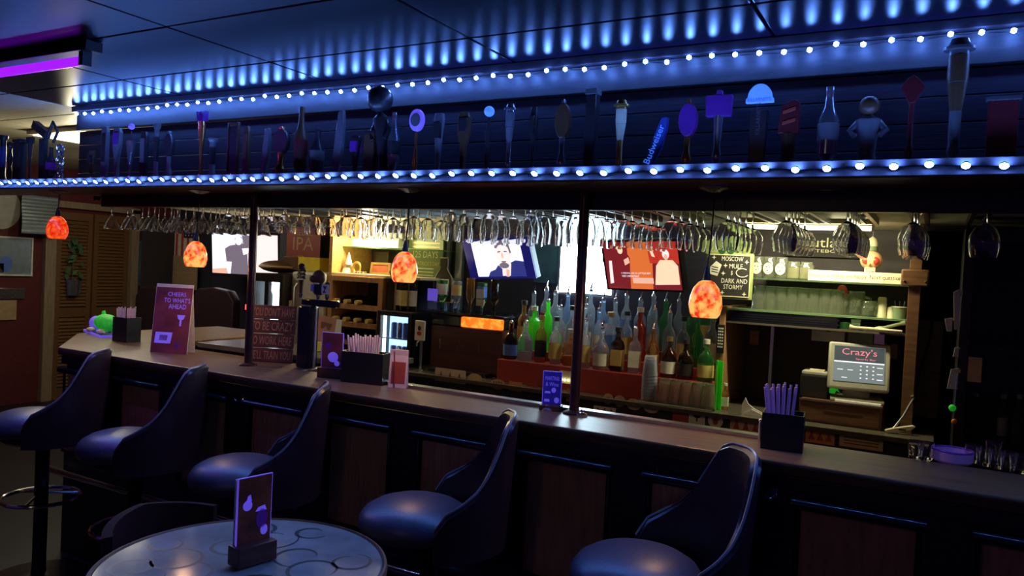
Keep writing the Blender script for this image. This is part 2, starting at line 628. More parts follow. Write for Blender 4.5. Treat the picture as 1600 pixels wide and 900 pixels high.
def louver_leaf(y0, y1):
    lf = obj('door_leaf', MB().box(0.0, 0.03, y0, y0 + 0.05, 0, 1.96).box(0.0, 0.03, y1 - 0.05, y1, 0, 1.96)
             .box(0.0, 0.03, y0 + 0.05, y1 - 0.05, 1.88, 1.96).box(0.0, 0.03, y0 + 0.05, y1 - 0.05, 0.86, 0.96).box(0.0, 0.03, y0 + 0.05, y1 - 0.05, 0, 0.12), 'louver_wood', d0)
    sl = MB()
    for a, b in ((0.13, 0.85), (0.97, 1.87)):
        z = a
        while z < b - 0.03:
            n = len(sl.v)
            sl.v += [(0.004, y0 + 0.05, z + 0.034), (0.028, y0 + 0.05, z), (0.028, y1 - 0.05, z), (0.004, y1 - 0.05, z + 0.034),
                     (0.010, y0 + 0.05, z + 0.038), (0.034, y0 + 0.05, z + 0.004), (0.034, y1 - 0.05, z + 0.004), (0.010, y1 - 0.05, z + 0.038)]
            sl.f += [[n + i for i in q] for q in ((0, 1, 2, 3), (7, 6, 5, 4), (1, 5, 6, 2), (0, 3, 7, 4))]
            z += 0.036
    s = obj('louver_slats', sl, 'louver_wood', lf)
    s['kind'] = 'stuff'


louver_leaf(-0.40, -0.02)
louver_leaf(0.0, 0.40)
struct('trim_1', MB().box(-8.0, -7.93, 4.52, 4.63, 0, 2.05), 'casing_wood', bev=0.006)
struct('trim_2', MB().box(-8.0, -7.93, 5.47, 5.56, 0, 2.05), 'casing_wood', bev=0.006)
struct('trim_3', MB().box(-8.0, -7.93, 4.52, 5.56, 2.0, 2.07), 'casing_wood', bev=0.006)
dd = struct('door_2', MB().box(-8.0, -7.97, 5.62, 6.05, 0, 2.0), 'wall_dark', bev=0.004)
obj('door_handle', MB().ball((-7.95, 5.68, 1.0), 0.03), 'steel', dd)

# ---------------------------------------------------------------- overhead shelf with tap handles
sh = thing('overhead_shelf', 'long dark overhead shelf above the bar, lined with tap handles and lights', 'shelf', (-2.0, 2.5, 1.9))
wobj('shelf_board', MB().box(-5.6, 1.5, 2.372, 2.70, 1.905, 1.945), 'maroon_board', sh, bev=0.003)
wobj('shelf_lip', MB().box(-5.6, 1.5, 2.355, 2.372, 1.908, 1.954), 'shelf_lip', sh, bev=0.002)
for k in range(4):
    wobj('back_plank', MB().box(-4.36, 1.5, 2.652, 2.67, 1.9455 + k * 0.080, 1.9455 + k * 0.080 + 0.077), 'plank_dark', sh, bev=0.002)
wobj('header_board', MB().box(-4.36, 1.5, 2.632, 2.67, 2.268, 2.365), 'header_board', sh, bev=0.003)
wobj('top_rail', MB().box(-4.36, 1.5, 2.60, 2.67, 2.366, 2.398), 'black_wood', sh, bev=0.003)
wobj('fascia', MB().box(-4.15, 1.5, 2.662, 2.698, 1.835, 1.904), 'black_wood', sh, bev=0.002)

led_me = bpy.data.meshes.new('bulb')
bm = bmesh.new()
bmesh.ops.create_icosphere(bm, subdivisions=1, radius=0.0085)
bm.to_mesh(led_me)
bm.free()
led_me.materials.append(MATS['led_cool'])


# chips of the lower strip sit in small black cups and shine out and down
chip_me = bpy.data.meshes.new('bulb')
cp = MB().lathe([(0.0105, -0.006), (0.0105, 0.0), (0.0085, 0.0015), (0.0055, 0.0030), (0.0004, 0.0036)], 12).xf(Matrix.Rotation(R(90 + 48), 4, 'X'))
chip_me = cp.mesh('bulb', True)
chip_me.materials.append(MATS['black_plastic'])
chip_me.materials.append(MATS['led_chip'])
for p_ in chip_me.polygons:
    if p_.normal.dot(Vector((0, -math.cos(R(48)), -math.sin(R(48))))) > 0.5:
        p_.material_index = 1


def led_string(label, x0, x1, step, y, z, slack, me=None):
    t = thing('string_light', label, 'string lights', (x0, y, z), group='rows of cool white lights on the overhead shelf')
    pts = []
    n = int((x1 - x0) / step)
    for k in range(n + 1):
        dz = random.uniform(-slack, slack)
        b = bpy.data.objects.new('bulb', me or led_me)
        COL.objects.link(b)
        b.parent = t
        b.location = (k * step, -0.006, dz)
        pts.append((k * step, 0.004, dz))
    obj('wire', MB().tube(pts, 0.0018, 5), 'black_plastic', t)


led_string('lower row of cool white lights along the shelf edge under the tap handles', -4.63, 1.3, 0.0850, 2.342, 1.930, 0.004, chip_me)
led_string('upper row of cool white lights along the board just below the ceiling', -4.30, 1.3, 0.0780, 2.60, 2.348, 0.006)

# tap handles: name, label, px, top y, kind, colours
hand_n = [0]


def handle(px, top, label, kind, m, m2='dark_resin', w=0.05, lean=0.0, txt=None, yaw=0.0, y=2.49):
    X = at(px, 268, Y=y).x
    H = max(at(px, top, Y=y).z - 1.945, 0.1)
    t = thing('tap_handle', label, 'tap handle', (X, y, 1.945), group='beer tap handles on the overhead shelf', rot=(0, R(lean), yaw))
    obj('ferrule', MB().lathe([(0.001, 0), (0.008, 0), (0.010, 0.012), (0.014, 0.022), (0.012, 0.03), (0.001, 0.03)], 12), 'chrome', t, True)
    b = 0.028
    h = H - b
    hw = w / 2

    def lath(p, mm, nm='grip', sy=0.75):
        obj(nm, MB().lathe([(0.0005, b)] + [(r * hw, b + z * h) for r, z in p] + [(0.0005, b + p[-1][1] * h)], 14, sy=sy), mm, t, True)

    def flat(poly, mm, nm='grip', th=0.022, off=0.0):
        obj(nm, MB().prism([(x * w, b + z * h) for x, z in poly], -th / 2 + off, th / 2 + off), mm, t, bev=0.003)
    if kind == 'taper':
        lath([(0.35, 0), (0.45, 0.2), (0.7, 0.6), (1, 0.9), (0.8, 1.0)], m)
        flat([(-0.3, 0.55), (0.3, 0.55), (0.34, 0.85), (-0.34, 0.85)], m2, 'badge', 0.04)
    elif kind == 'bottle':
        lath([(0.45, 0), (0.95, 0.08), (1, 0.3), (1, 0.55), (0.5, 0.72), (0.36, 0.9), (0.42, 0.92), (0.42, 1)], m, sy=1)
        lath([(1.03, 0.28), (1.03, 0.5)], m2, 'badge', 1)
    elif kind == 'paddle':
        flat([(-0.16, 0), (0.16, 0), (0.2, 0.4), (0.45, 0.6), (0.5, 0.9), (0.3, 1), (-0.3, 1), (-0.5, 0.9), (-0.45, 0.6), (-0.2, 0.4)], m)
        flat([(-0.3, 0.65), (0.3, 0.65), (0.36, 0.9), (-0.36, 0.9)], m2, 'badge', 0.006, -0.013)
    elif kind == 'column':
        lath([(0.8, 0), (0.8, 0.04), (0.62, 0.08), (0.62, 0.88), (0.85, 0.92), (1, 0.95), (1, 1)], m, sy=1)
        lath([(0.66, 0.3), (0.66, 0.75)], m2, 'badge', 1)
    elif kind == 'ball':
        lath([(0.3, 0), (0.5, 0.2), (0.28, 0.35), (0.55, 0.55), (0.3, 0.75), (0.35, 0.82)], m, sy=1)
        obj('badge', MB().ball((0, 0, b + h - 0.018), 0.020), m2, t, True)
    elif kind == 'oval':
        lath([(0.3, 0), (0.42, 0.1), (0.2, 0.3), (0.16, 0.62)], m, sy=1)
        flat(ellipse(1, 0.36, 20, 0, 0.81), m2, 'badge', 0.02)
        flat(ellipse(0.72, 0.22, 16, 0, 0.81), 'grey_resin', 'emblem', 0.004, -0.012)
    elif kind == 'plaque':
        lath([(0.5, 0), (0.62, 0.08), (0.34, 0.2), (0.36, 0.45)], m, sy=1)
        flat(ellipse(1, 0.52, 20, 0, 0.68), m2, 'badge', 0.024)
        flat([(-0.14, 0.92), (0.14, 0.92), (0.08, 1.0), (-0.08, 1.0)], m, 'finial', 0.02)
    elif kind == 'shield':
        lath([(0.22, 0), (0.36, 0.05), (0.38, 0.12), (0.25, 0.2), (0.34, 0.45), (0.4, 0.66)], m, sy=0.8)
        flat([(-0.46, 0.64), (0.46, 0.64), (0.5, 0.93), (-0.5, 0.93)], m2, 'badge', 0.026)
        flat([(-0.12, 0.93), (0.12, 0.93), (0.1, 1), (-0.1, 1)], m2, 'finial', 0.02)
    elif kind == 'halfmoon':
        flat([(-0.3, 0), (0.3, 0), (0.34, 0.66), (-0.34, 0.66)], m, 'grip', 0.024)
        flat([(-0.52, 0.76), (0.52, 0.76), (0.5, 0.82)] + ellipse(0.9, 0.36, 12, 0, 0.82, 0, 180) + [(-0.5, 0.82)], m2, 'badge', 0.02)
    elif kind == 'blade':
        flat([(-0.22, 0), (0.12, 0), (0.42, 0.35), (0.5, 0.75), (0.42, 1), (0.05, 0.97), (-0.14, 0.6), (-0.3, 0.2)], m, 'grip', 0.02)
    elif kind == 'slat':
        flat([(-0.3, 0), (0.3, 0), (0.46, 0.25), (0.46, 0.9), (0.3, 1), (-0.3, 1), (-0.46, 0.9), (-0.46, 0.25)], m, 'grip', 0.02)
        flat([(-0.3, 0.3), (0.3, 0.3), (0.3, 0.85), (-0.3, 0.85)], m2, 'badge', 0.005, -0.012)
    elif kind == 'cone':
        lath([(0.16, 0), (0.3, 0.1), (0.22, 0.18), (0.45, 0.22), (0.9, 0.62), (0.9, 0.66)], m, sy=1)
        lath([(0.1, 0.66), (0.1, 0.85)], 'brown_resin', 'stem', 1)
        obj('badge', MB().ball((0, 0, b + h * 0.93), 0.016), m2, t, True)
    elif kind == 'hammer':
        flat([(-0.12, 0), (0.16, 0), (0.2, 0.7), (-0.16, 0.7)], m)
        obj('head', MB().box(-w * 0.62, w * 0.3, -0.018, 0.018, -0.022, 0.022).xf(Matrix.Translation((0, 0, b + h * 0.82)) @ Matrix.Rotation(R(28), 4, 'Y')), m, t, bev=0.004)
        obj('claw', MB().tube([(w * 0.2, 0, b + h * 0.72), (w * 0.55, 0, b + h * 0.98), (w * 0.85, 0, b + h * 0.8), (w * 0.6, 0, b + h * 0.62)], 0.008), m, t, True)
    elif kind == 'lattice':
        for q in range(3):
            obj('strand', MB().tube([(hw * 0.7 * math.cos(a * 0.9 + q * 2.09), hw * 0.7 * math.sin(a * 0.9 + q * 2.09), b + h * a / 12) for a in range(13)], 0.006, 6), m, t, True)
        obj('finial', MB().ball((0, 0, b + h), hw * 0.5), m2, t, True)
    elif kind == 'figure':
        lath([(0.62, 0), (0.55, 0.1), (0.6, 0.3), (0.8, 0.5), (0.85, 0.62), (0.3, 0.68), (0.28, 0.7)], m, 'body')
        obj('head', MB().ball((0, 0, b + h * 0.84), h * 0.155), m2, t, True)
        for s in (-1, 1):
            obj('arm', MB().tube([(s * hw * 0.7, 0, b + h * 0.58), (s * hw * 1.15, -0.01, b + h * 0.45), (s * hw * 0.8, -0.022, b + h * 0.36)], 0.009), m, t, True)
    elif kind == 'crown':
        lath([(0.18, 0), (0.25, 0.08), (0.16, 0.15), (0.3, 0.45), (0.5, 0.7), (0.5, 0.84)], m, sy=1)
        flat([(-0.3, 0.84), (0.3, 0.84), (0.42, 1), (0.2, 0.92), (0, 1), (-0.2, 0.92), (-0.42, 1)], m2, 'badge', 0.03)
    elif kind == 'frame':
        for x in (-0.42, 0.42):
            flat([(x - 0.06, 0), (x + 0.06, 0), (x + 0.06, 1), (x - 0.06, 1)], m, 'upright', 0.016)
        flat([(-0.36, 0.0), (0.36, 0.0), (0.36, 0.06), (-0.36, 0.06)], m, 'crosspiece', 0.016)
        flat([(-0.36, 0.94), (0.36, 0.94), (0.36, 1), (-0.36, 1)], m, 'crosspiece', 0.016)
        flat([(-0.36, 0.06), (0.36, 0.06), (0.36, 0.94), (-0.36, 0.94)], m2, 'badge', 0.006)
    elif kind == 'obelisk':
        lath([(0.3, 0), (0.42, 0.06), (0.34, 0.1), (0.4, 0.62), (0.6, 0.63), (0.6, 0.9), (0.95, 0.905), (0.95, 0.93), (0.7, 0.94), (0.5, 1)], m, sy=0.8)
        lath([(0.64, 0.68), (0.64, 0.86)], m2, 'badge', 0.8)
    elif kind == 'fan':
        lath([(0.24, 0), (0.36, 0.08), (0.2, 0.16), (0.2, 0.66)], m, sy=1)
        flat([(-0.12, 0.66), (0.12, 0.66), (0.42, 0.86), (0.2, 0.95), (0, 1), (-0.2, 0.95), (-0.42, 0.86)], m2, 'badge', 0.016)
    elif kind == 'fluted':
        obj('grip', MB().lathe([(0.0005, b)] + [(hw * (0.68 if 1 else 0), b + z * h) for z in (0, 0.45)] + [(0.0005, b + 0.45 * h)], 12), m, t)
        flat([(-0.5, 0.45), (0.5, 0.45), (0.46, 0.95), (0.2, 1), (-0.4, 0.9)], m2, 'badge', 0.03)
        for q in (0.58, 0.76):
            flat([(-0.3, q), (0.32, q + 0.06), (0.32, q + 0.12), (-0.3, q + 0.06)], 'label_red', 'stripe', 0.004, -0.017)
    elif kind == 'boxcap':
        flat([(-0.42, 0), (0.42, 0), (0.42, 0.92), (-0.42, 0.92)], m, 'grip', 0.04)
        flat([(-0.5, 0.92), (0.5, 0.92), (0.5, 1), (-0.5, 1)], m2, 'cap', 0.046)
    if txt:
        s, tw, thh, zz, ang, tm = txt
        text(s, t, tw, thh, (0, -0.0135, b + zz * h), tm, (R(90), ang, 0))
    return t


HD = [
    (4, 212, 'dark blue cylinder tap handle at the far end of the shelf', 'column', 'dark_resin', 'blue_paint', 0.05),
    (15, 222, 'black round-topped tap handle silhouetted against the lit far ceiling', 'ball', 'dark_resin', 'dark_resin', 0.06),
    (30, 218, 'black wide box-topped tap handle among the silhouettes at the far end', 'boxcap', 'dark_resin', 'dark_resin', 0.085),
    (46, 214, 'black spire-pointed tap handle beside the box-topped silhouette', 'crown', 'dark_resin', 'dark_resin', 0.05),
    (66, 190, 'big black hammer-headed tap handle against the pale ceiling', 'hammer', 'dark_resin', 'dark_resin', 0.16),
    (79, 230, 'black bottle tap handle with a violet gleam beside the hammer handle', 'bottle', 'dark_resin', 'uv_purple', 0.05),
    (93, 228, 'twisted lattice tap handle just past the hammer-headed one', 'lattice', 'silver_paint', 'silver_paint', 0.045),
    (143, 236, 'short dark brown tap handle under the start of the upper lights', 'taper', 'brown_resin', 'dark_resin', 0.04),
    (163, 198, 'tall thin dark slat tap handle before the violet-topped one', 'slat', 'grey_resin', 'dark_resin', 0.05),
    (182, 200, 'grey paddle tap handle with violet face near the far end', 'paddle', 'grey_resin', 'uv_purple', 0.06),
    (203, 192, 'white cone tap handle topped by a glowing violet ball', 'cone', 'silver_paint', 'uv_violet', 0.05),
    (224, 206, 'plain dark slat tap handle behind the white cone one', 'slat', 'dark_resin', 'grey_resin', 0.05),
    (243, 194, 'slim grey column tap handle with a dark band', 'column', 'grey_resin', 'dark_resin', 0.036),
    (263, 205, 'dark curved tap handle with a small violet glowing emblem', 'plaque', 'grey_resin', 'dark_resin', 0.06),
    (313, 174, 'tall crown-topped tap handle on a slim copper stem', 'crown', 'copper', 'uv_purple', 0.07),
    (331, 216, 'ringed stacked dark column tap handle beside the copper crown one', 'column', 'grey_resin', 'dark_resin', 0.045),
    (363, 192, 'rectangular open-framed tap handle with thin bronze edge', 'frame', 'brown_resin', 'plank_dark', 0.075),
    (384, 198, 'plain brown wooden slat tap handle beside the framed one', 'slat', 'brown_resin', 'brown_resin', 0.04),
    (413, 200, 'pale curved blade tap handle beside the first pipe post', 'blade', 'grey_resin', 'grey_resin', 0.055),
    (438, 198, 'black round-headed paddle tap handle with copper foot', 'plaque', 'copper', 'dark_resin', 0.09),
    (468, 168, 'reddish bottle tap handle carved with a perched bird', 'bottle', 'brown_resin', 'red_resin', 0.06),
    (494, 203, 'dark stout bottle tap handle with ribbed lower half', 'bottle', 'dark_resin', 'grey_resin', 0.062),
    (526, 173, 'tall blue-topped blade tap handle flaring upward', 'blade', 'grey_resin', 'blue_paint', 0.065),
    (554, 213, 'short black tap handle with violet square badge', 'taper', 'dark_resin', 'uv_purple', 0.055),
    (579, 205, 'dark bronze box tap handle left of the tall black figure', 'boxcap', 'brown_resin', 'dark_resin', 0.065),
    (599, 133, 'tall black leaning figure tap handle reaching the upper lights', 'figure', 'dark_resin', 'dark_resin', 0.08),
    (613, 176, 'dark silver-footed bottle tap handle beside the tall black figure', 'bottle', 'silver_paint', 'dark_resin', 0.05),
    (648, 170, 'slim copper stick tap handle with a blue oval emblem', 'oval', 'copper', 'uv_violet', 0.066),
    (683, 178, 'dull dark taper tap handle beside the blue oval one', 'taper', 'grey_resin', 'dark_resin', 0.05),
    (722, 176, 'dark red-brown paddle tap handle before the blue ball one', 'paddle', 'brown_resin', 'dark_resin', 0.055),
    (760, 167, 'black twisted tap handle topped by a glowing blue ball', 'ball', 'dark_resin', 'uv_blue', 0.05),
    (793, 163, 'tall silver flared tap handle beside the blue ball one', 'obelisk', 'silver_paint', 'grey_resin', 0.055),
    (830, 168, 'slim black tap handle with curled chrome foot', 'taper', 'dark_resin', 'dark_resin', 0.032),
    (876, 156, 'brown oval-plaque tap handle with beaded chrome base', 'plaque', 'silver_paint', 'brown_resin', 0.06),
    (921, 140, 'tall thin dark tap handle with flat cap and faint lettering', 'boxcap', 'dark_resin', 'grey_resin', 0.045),
    (966, 157, 'golden hourglass tap handle with white tip', 'obelisk', 'gold', 'cream_paint', 0.06),
]
for q in HD:
    handle(q[0], q[1], q[2], q[3], q[4], q[5], q[6], lean=(-6 if q[3] == 'figure' else 0))
handle(1014, 182, 'leaning dark blue blade tap handle lettered Budweiser in bright blue', 'blade', 'blue_paint', 'blue_paint', 0.060, 10, ('Budweiser', 0.135, 0.022, 0.42, R(-79), 'uv_blue'))
handle(1071, 156, 'black oval-headed tap handle with violet sheen and copper foot', 'plaque', 'copper', 'uv_purple', 0.062)
handle(1118, 142, 'silver tapered tap handle with glowing violet square shield', 'shield', 'silver_paint', 'uv_purple', 0.085)
k = handle(1181, 132, 'dark slab tap handle with blue half-moon badge lettered KILLARNEYS', 'halfmoon', 'dark_resin', 'uv_blue', 0.082, 0, ("KILLARNEY'S", 0.10, 0.013, 0.55, R(-90), 'grey_resin'))
text("KILLARNEY'S", k, 0.07, 0.012, (0, -0.0115, 0.028 + 0.795 * (at(1181, 132, Y=2.49).z - 1.973)), 'label_blue')
handle(1229, 157, 'fluted tan tap handle under a dark red slanted block', 'fluted', 'brown_resin', 'red_resin', 0.062)
handle(1290, 137, 'tall silver bottle-shaped tap handle with violet tip', 'bottle', 'silver_paint', 'grey_resin', 0.062)
handle(1352, 150, 'dark stocky figure tap handle with folded arms and round head', 'figure', 'grey_resin', 'brown_resin', 0.085)
handle(1418, 118, 'thin dark red tap handle with a fanned top', 'fan', 'red_resin', 'red_resin', 0.075)
handle(1487, 62, 'tallest olive obelisk tap handle overlapping the upper lights', 'obelisk', 'grey_resin', 'brown_resin', 0.085)
handle(1561, 152, 'dark red box tap handle with grey cap near the frame edge', 'boxcap', 'red_resin', 'silver_paint', 0.085)

# ---------------------------------------------------------------- bar
bar = thing('bar_counter', 'long dark wooden bar with tan inset front panels and glossy top', 'bar counter', (-1.5, 2.6, 0))
wobj('bar_top', MB().plan([(-4.02, 2.37), (1.6, 2.37), (1.6, 2.71), (-2.62, 2.71), (-2.62, 2.86), (-3.95, 2.86), (-3.95, 3.9), (-4.62, 3.9), (-4.62, 2.84)], 1.032, 1.07), 'bar_top', bar, bev=0.006)
wobj('top_edge', MB().box(-4.0, 1.6, 2.378, 2.40, 0.985, 1.031), 'black_wood', bar, bev=0.004)
wobj('bar_body', MB().plan([(-3.98, 2.42), (1.6, 2.42), (1.6, 2.69), (-2.66, 2.69), (-2.66, 2.80), (-4.0, 2.80), (-4.0, 3.85), (-4.52, 3.85), (-4.52, 2.90)], 0.0, 1.031), 'black_wood', bar)
wobj('top_frame', MB().box(-3.97, 1.6, 2.392, 2.419, 0.945, 0.984), 'black_wood', bar)
wobj('bottom_frame', MB().box(-3.97, 1.6, 2.392, 2.419, 0.0, 0.53), 'black_wood', bar)
for k in range(10):
    xl = -2.15 + 0.457 * (k - 4)
    if xl > 1.2:
        break
    wobj('stile', MB().box(xl + 0.31, xl + 0.457, 2.392, 2.419, 0.53, 0.945), 'black_wood', bar)
    wobj('front_panel', MB().box(xl + 0.004, xl + 0.306, 2.403, 2.419, 0.532, 0.943), 'tan_panel', bar)
    mo = MB().tube([(xl - 0.02, 2.370, 0.955), (xl + 0.33, 2.370, 0.955)], 0.016, 10)
    wobj('molding', mo, 'black_gloss', bar, True)
    wobj('molding', MB().tube([(xl, 2.387, 0.53), (xl + 0.31, 2.387, 0.53)], 0.008, 8), 'black_gloss', bar, True)
    for xx in (xl - 0.004, xl + 0.314):
        wobj('molding', MB().tube([(xx, 2.387, 0.54), (xx, 2.387, 0.942)], 0.007, 8), 'black_gloss', bar, True)
wobj('drip_rail', MB().box(-2.3, -0.42, 2.655, 2.70, 1.0705, 1.083), 'steel', bar, bev=0.002)
tag(obj('foot_rail', MB().tube([(-4.0, 2.33, 0.44), (1.5, 2.33, 0.44)], 0.017, 12)
        .tube([(-3.6, 2.33, 0.44), (-3.6, 2.391, 0.44)], 0.010).tube([(-1.9, 2.33, 0.44), (-1.9, 2.391, 0.44)], 0.010).tube([(-0.2, 2.33, 0.44), (-0.2, 2.391, 0.44)], 0.010), 'chrome', None, True),
    'chrome foot rail running along the foot of the bar', 'foot rail')
for px, py, wh in ((375, 606, 'above the third stool seat'), (795, 681, 'beside the fourth stool back'), (1209, 760, 'near the caddy of purple straws')):
    p = at(px, py, Y=2.37)
    t = thing('bag_hook', 'small chrome bag hook under the bar edge ' + wh, 'hook', (p.x, 2.3915, min(p.z, 0.968)), group='bag hooks under the bar')
    obj('plate', MB().box(-0.008, 0.008, -0.004, 0, -0.012, 0.022), 'chrome', t, bev=0.001)
    for s in (-1, 1):
        obj('prong', MB().tube([(0, -0.004, 0.0), (s * 0.008, -0.018, -0.012), (s * 0.016, -0.026, -0.012), (s * 0.022, -0.030, 0.0)], 0.0032, 6), 'chrome', t, True)
for px, nm in ((1025, 'orange-edged outlet cover on the bar front between two panels'), (1085, 'plain dark outlet cover on the bar front behind the nearest stool')):
    p = at(px, 715 if px < 1050 else 722, Y=2.44)
    t = thing('outlet_cover', nm, 'outlet', (p.x, 2.3915, 0.972), group='outlets on the bar front')
    obj('plate', MB().box(-0.026, 0.026, -0.005, 0, -0.026, 0.020), 'black_plastic', t, bev=0.001)
    obj('border', MB().box(-0.026, 0.026, -0.007, -0.0052, 0.017, 0.020).box(0.022, 0.026, -0.007, -0.0052, -0.026, 0.017), 'copper' if px < 1050 else 'black_plastic', t)

for px, nm in ((400, 'bronze pipe post between bar and overhead shelf beside the first television'), (912, 'bronze pipe post between bar and overhead shelf beside the lit sign')):
    p = at(px, 450, Y=2.66)
    t = thing('pipe_post', nm, 'post', (p.x, 2.63, 1.07), group='pipe posts on the bar')
    obj('pipe', MB().lathe([(0.0001, 0.012), (0.019, 0.012), (0.019, 0.834), (0.0001, 0.834)], 18), 'bronze_pipe', t, True)
    obj('floor_flange', MB().lathe([(0.0001, 0.0005), (0.042, 0.0005), (0.042, 0.006), (0.024, 0.014), (0.0001, 0.014)], 20), 'bronze_pipe', t, True)

# ---------------------------------------------------------------- pendants
sh_prof = [(0.012, 0.125), (0.026, 0.118), (0.042, 0.098), (0.052, 0.068), (0.055, 0.04), (0.049, 0.012), (0.041, 0.0), (0.039, 0.001), (0.047, 0.013), (0.054, 0.04), (0.050, 0.067), (0.040, 0.096), (0.024, 0.115), (0.010, 0.122)]
shade_r = MB().lathe(sh_prof, 24).mesh('lamp_shade', True)
shade_r.materials.append(MATS['pendant_red'])
shade_a = MB().lathe(sh_prof, 24).mesh('lamp_shade', True)
shade_a.materials.append(MATS['pendant_amber'])
PEND = [(89, 373, 2.50, shade_r, 'mottled red glass pendant lamp at the far end by the tin plates'),
        (305, 417, 2.52, shade_a, 'orange mottled glass pendant lamp in front of the striped flag'),
        (631, 441, 2.52, shade_a, 'amber mottled glass pendant lamp beside the green countdown board'),
        (1101, 496, 2.56, shade_a, 'orange mottled glass pendant lamp below the chalkboard, nearest the till')]
for px, py, y, me, lb in PEND:
    p = at(px, py, Y=y)
    t = thing('pendant_lamp', lb, 'pendant lamp', (p.x, y, p.z), group='red glass pendant lamps over the bar')
    obj('lamp_shade', me, None, t)
    obj('socket', MB().lathe([(0.0005, 0.122), (0.014, 0.122), (0.012, 0.14), (0.005, 0.17), (0.0005, 0.17)], 14), 'dark_metal', t, True)
    top = 1.904 - p.z
    pts = [(0, 0, 0.168), (0.006, 0, 0.168 + (top - 0.168) * 0.3), (0.010, 0, 0.168 + (top - 0.168) * 0.65), (0.008, 0, top - 0.012)]
    obj('cord', MB().tube(pts, 0.003, 6), 'dark_metal', t, True)
    obj('canopy', MB().lathe([(0.0005, top - 0.018), (0.02, top - 0.016), (0.05, top - 0.004), (0.05, top), (0.0005, top)], 20, c=(0.008, 0, 0)), 'steel', t, True)
    obj('bulb', MB().ball((0, 0, 0.045), 0.018, 10, 6), 'bulb_warm', t, True)
    lamp('pendant_light', 'POINT', (0, 0, 0.012), 3.6, (1.0, 0.58, 0.25), 0.03, parent=t)

# ---------------------------------------------------------------- stools


def shell_mesh():
    m = MB()
    N, K = 40, 10
    TH = 92

    def top(th):
        a = abs(th)
        pts = [(0, 1.105), (20, 1.10), (29, 1.08), (37, 1.02), (47, 0.945), (58, 0.89), (72, 0.85), (83, 0.825), (92, 0.77)]
        for (a0, z0), (a1, z1) in zip(pts, pts[1:]):
            if a <= a1:
                u = (a - a0) / (a1 - a0)
                return z0 + (z1 - z0) * u
        return pts[-1][1]

    def P(th, z, off):
        lean = max(0.0, (z - 0.72))
        rr = 0.222 + off + 0.06 * lean
        return (rr * math.cos(R(th)) + 0.02, rr * 1.0 * math.sin(R(th)), z)
    rows = []
    for i in range(N + 1):
        th = -TH + 2 * TH * i / N
        zt = top(th)
        col = []
        for k in range(K + 1):
            col.append(P(th, 0.68 + (zt - 0.68) * k / K, 0.014))
        col.append(P(th, zt + 0.010, 0.0))
        for k in range(K, -1, -1):
            col.append(P(th, 0.68 + (zt - 0.68) * k / K, -0.016))
        rows.append(col)
    L = len(rows[0])
    for c in rows:
        m.v += c
    for i in range(N):
        for k in range(L - 1):
            m.f.append([i * L + k, (i + 1) * L + k, (i + 1) * L + k + 1, i * L + k + 1])
        m.f.append([i * L + L - 1, (i + 1) * L + L - 1, (i + 1) * L, i * L])
    m.f.append(list(range(L))[::-1])
    m.f.append([N * L + k for k in range(L)])
    rim = [Vector(rows[i][K + 1]) + Vector((0, 0, 0.002)) for i in range(N + 1)]
    return m.mesh('bucket_back', True), MB().tube(rim, 0.0045, 6).mesh('piping', True)


bk_me, pp_me = shell_mesh()
st_me = {
    'seat_cushion': (MB().lathe([(0.0005, 0.705), (0.165, 0.705), (0.183, 0.718), (0.190, 0.738), (0.186, 0.762), (0.170, 0.784), (0.14, 0.802), (0.10, 0.815), (0.05, 0.822), (0.0005, 0.824)], 32, c=(-0.05, 0, 0)).mesh('seat_cushion', True), 'vinyl_seat'),
    'bucket_back': (bk_me, 'vinyl_black'),
    'piping': (pp_me, 'piping'),
    'swivel_plate': (MB().lathe([(0.0005, 0.675), (0.16, 0.675), (0.18, 0.69), (0.18, 0.704), (0.0005, 0.704)], 24).mesh('swivel_plate', True), 'dark_metal'),
    'column': (MB().lathe([(0.0005, 0.03), (0.034, 0.03), (0.030, 0.06), (0.030, 0.62), (0.045, 0.66), (0.045, 0.675), (0.0005, 0.675)], 18).mesh('column', True), 'dark_metal'),
    'base_plate': (MB().lathe([(0.0005, 0.0), (0.22, 0.0), (0.22, 0.012), (0.10, 0.028), (0.04, 0.04), (0.0005, 0.04)], 32).mesh('base_plate', True), 'dark_metal'),
    'foot_ring': (MB().tube([(0.165 * math.cos(R(a)), 0.165 * math.sin(R(a)), 0.40) for a in range(0, 361, 12)], 0.010, 8).mesh('foot_ring', True), 'chrome'),
}
for k_, (me_, m_) in st_me.items():
    me_.materials.append(MATS[m_])
spoke_me = MB().tube([(0.03, 0, 0.42), (0.16, 0, 0.40)], 0.007, 6).mesh('spoke', True)
spoke_me.materials.append(MATS['chrome'])
ST = [(95, 640, 'farthest of the five, near the green toy'), (215, 676, 'second from the far end of the bar'), (375, 722, 'directly behind the round table'),
      (650, 785, 'with orange gleam on its seat'), (990, 865, 'nearest the till')]
for i, (px, py, lb) in enumerate(ST):
    p = at(px, py, Z=0.795)
    t = thing('bar_stool', 'black vinyl bucket-back bar stool, ' + lb, 'bar stool', (p.x + 0.06, min(p.y + 0.02, 2.12), 0), R(34 + (2, -3, 2, 0, 2)[i]), group='bucket stools along the bar')
    for k_, (me_, m_) in st_me.items():
        obj(k_, me_, None, t)
    for q in range(3):
        obj('spoke', spoke_me, None, t, rot=(0, 0, R(120 * q + 30)))

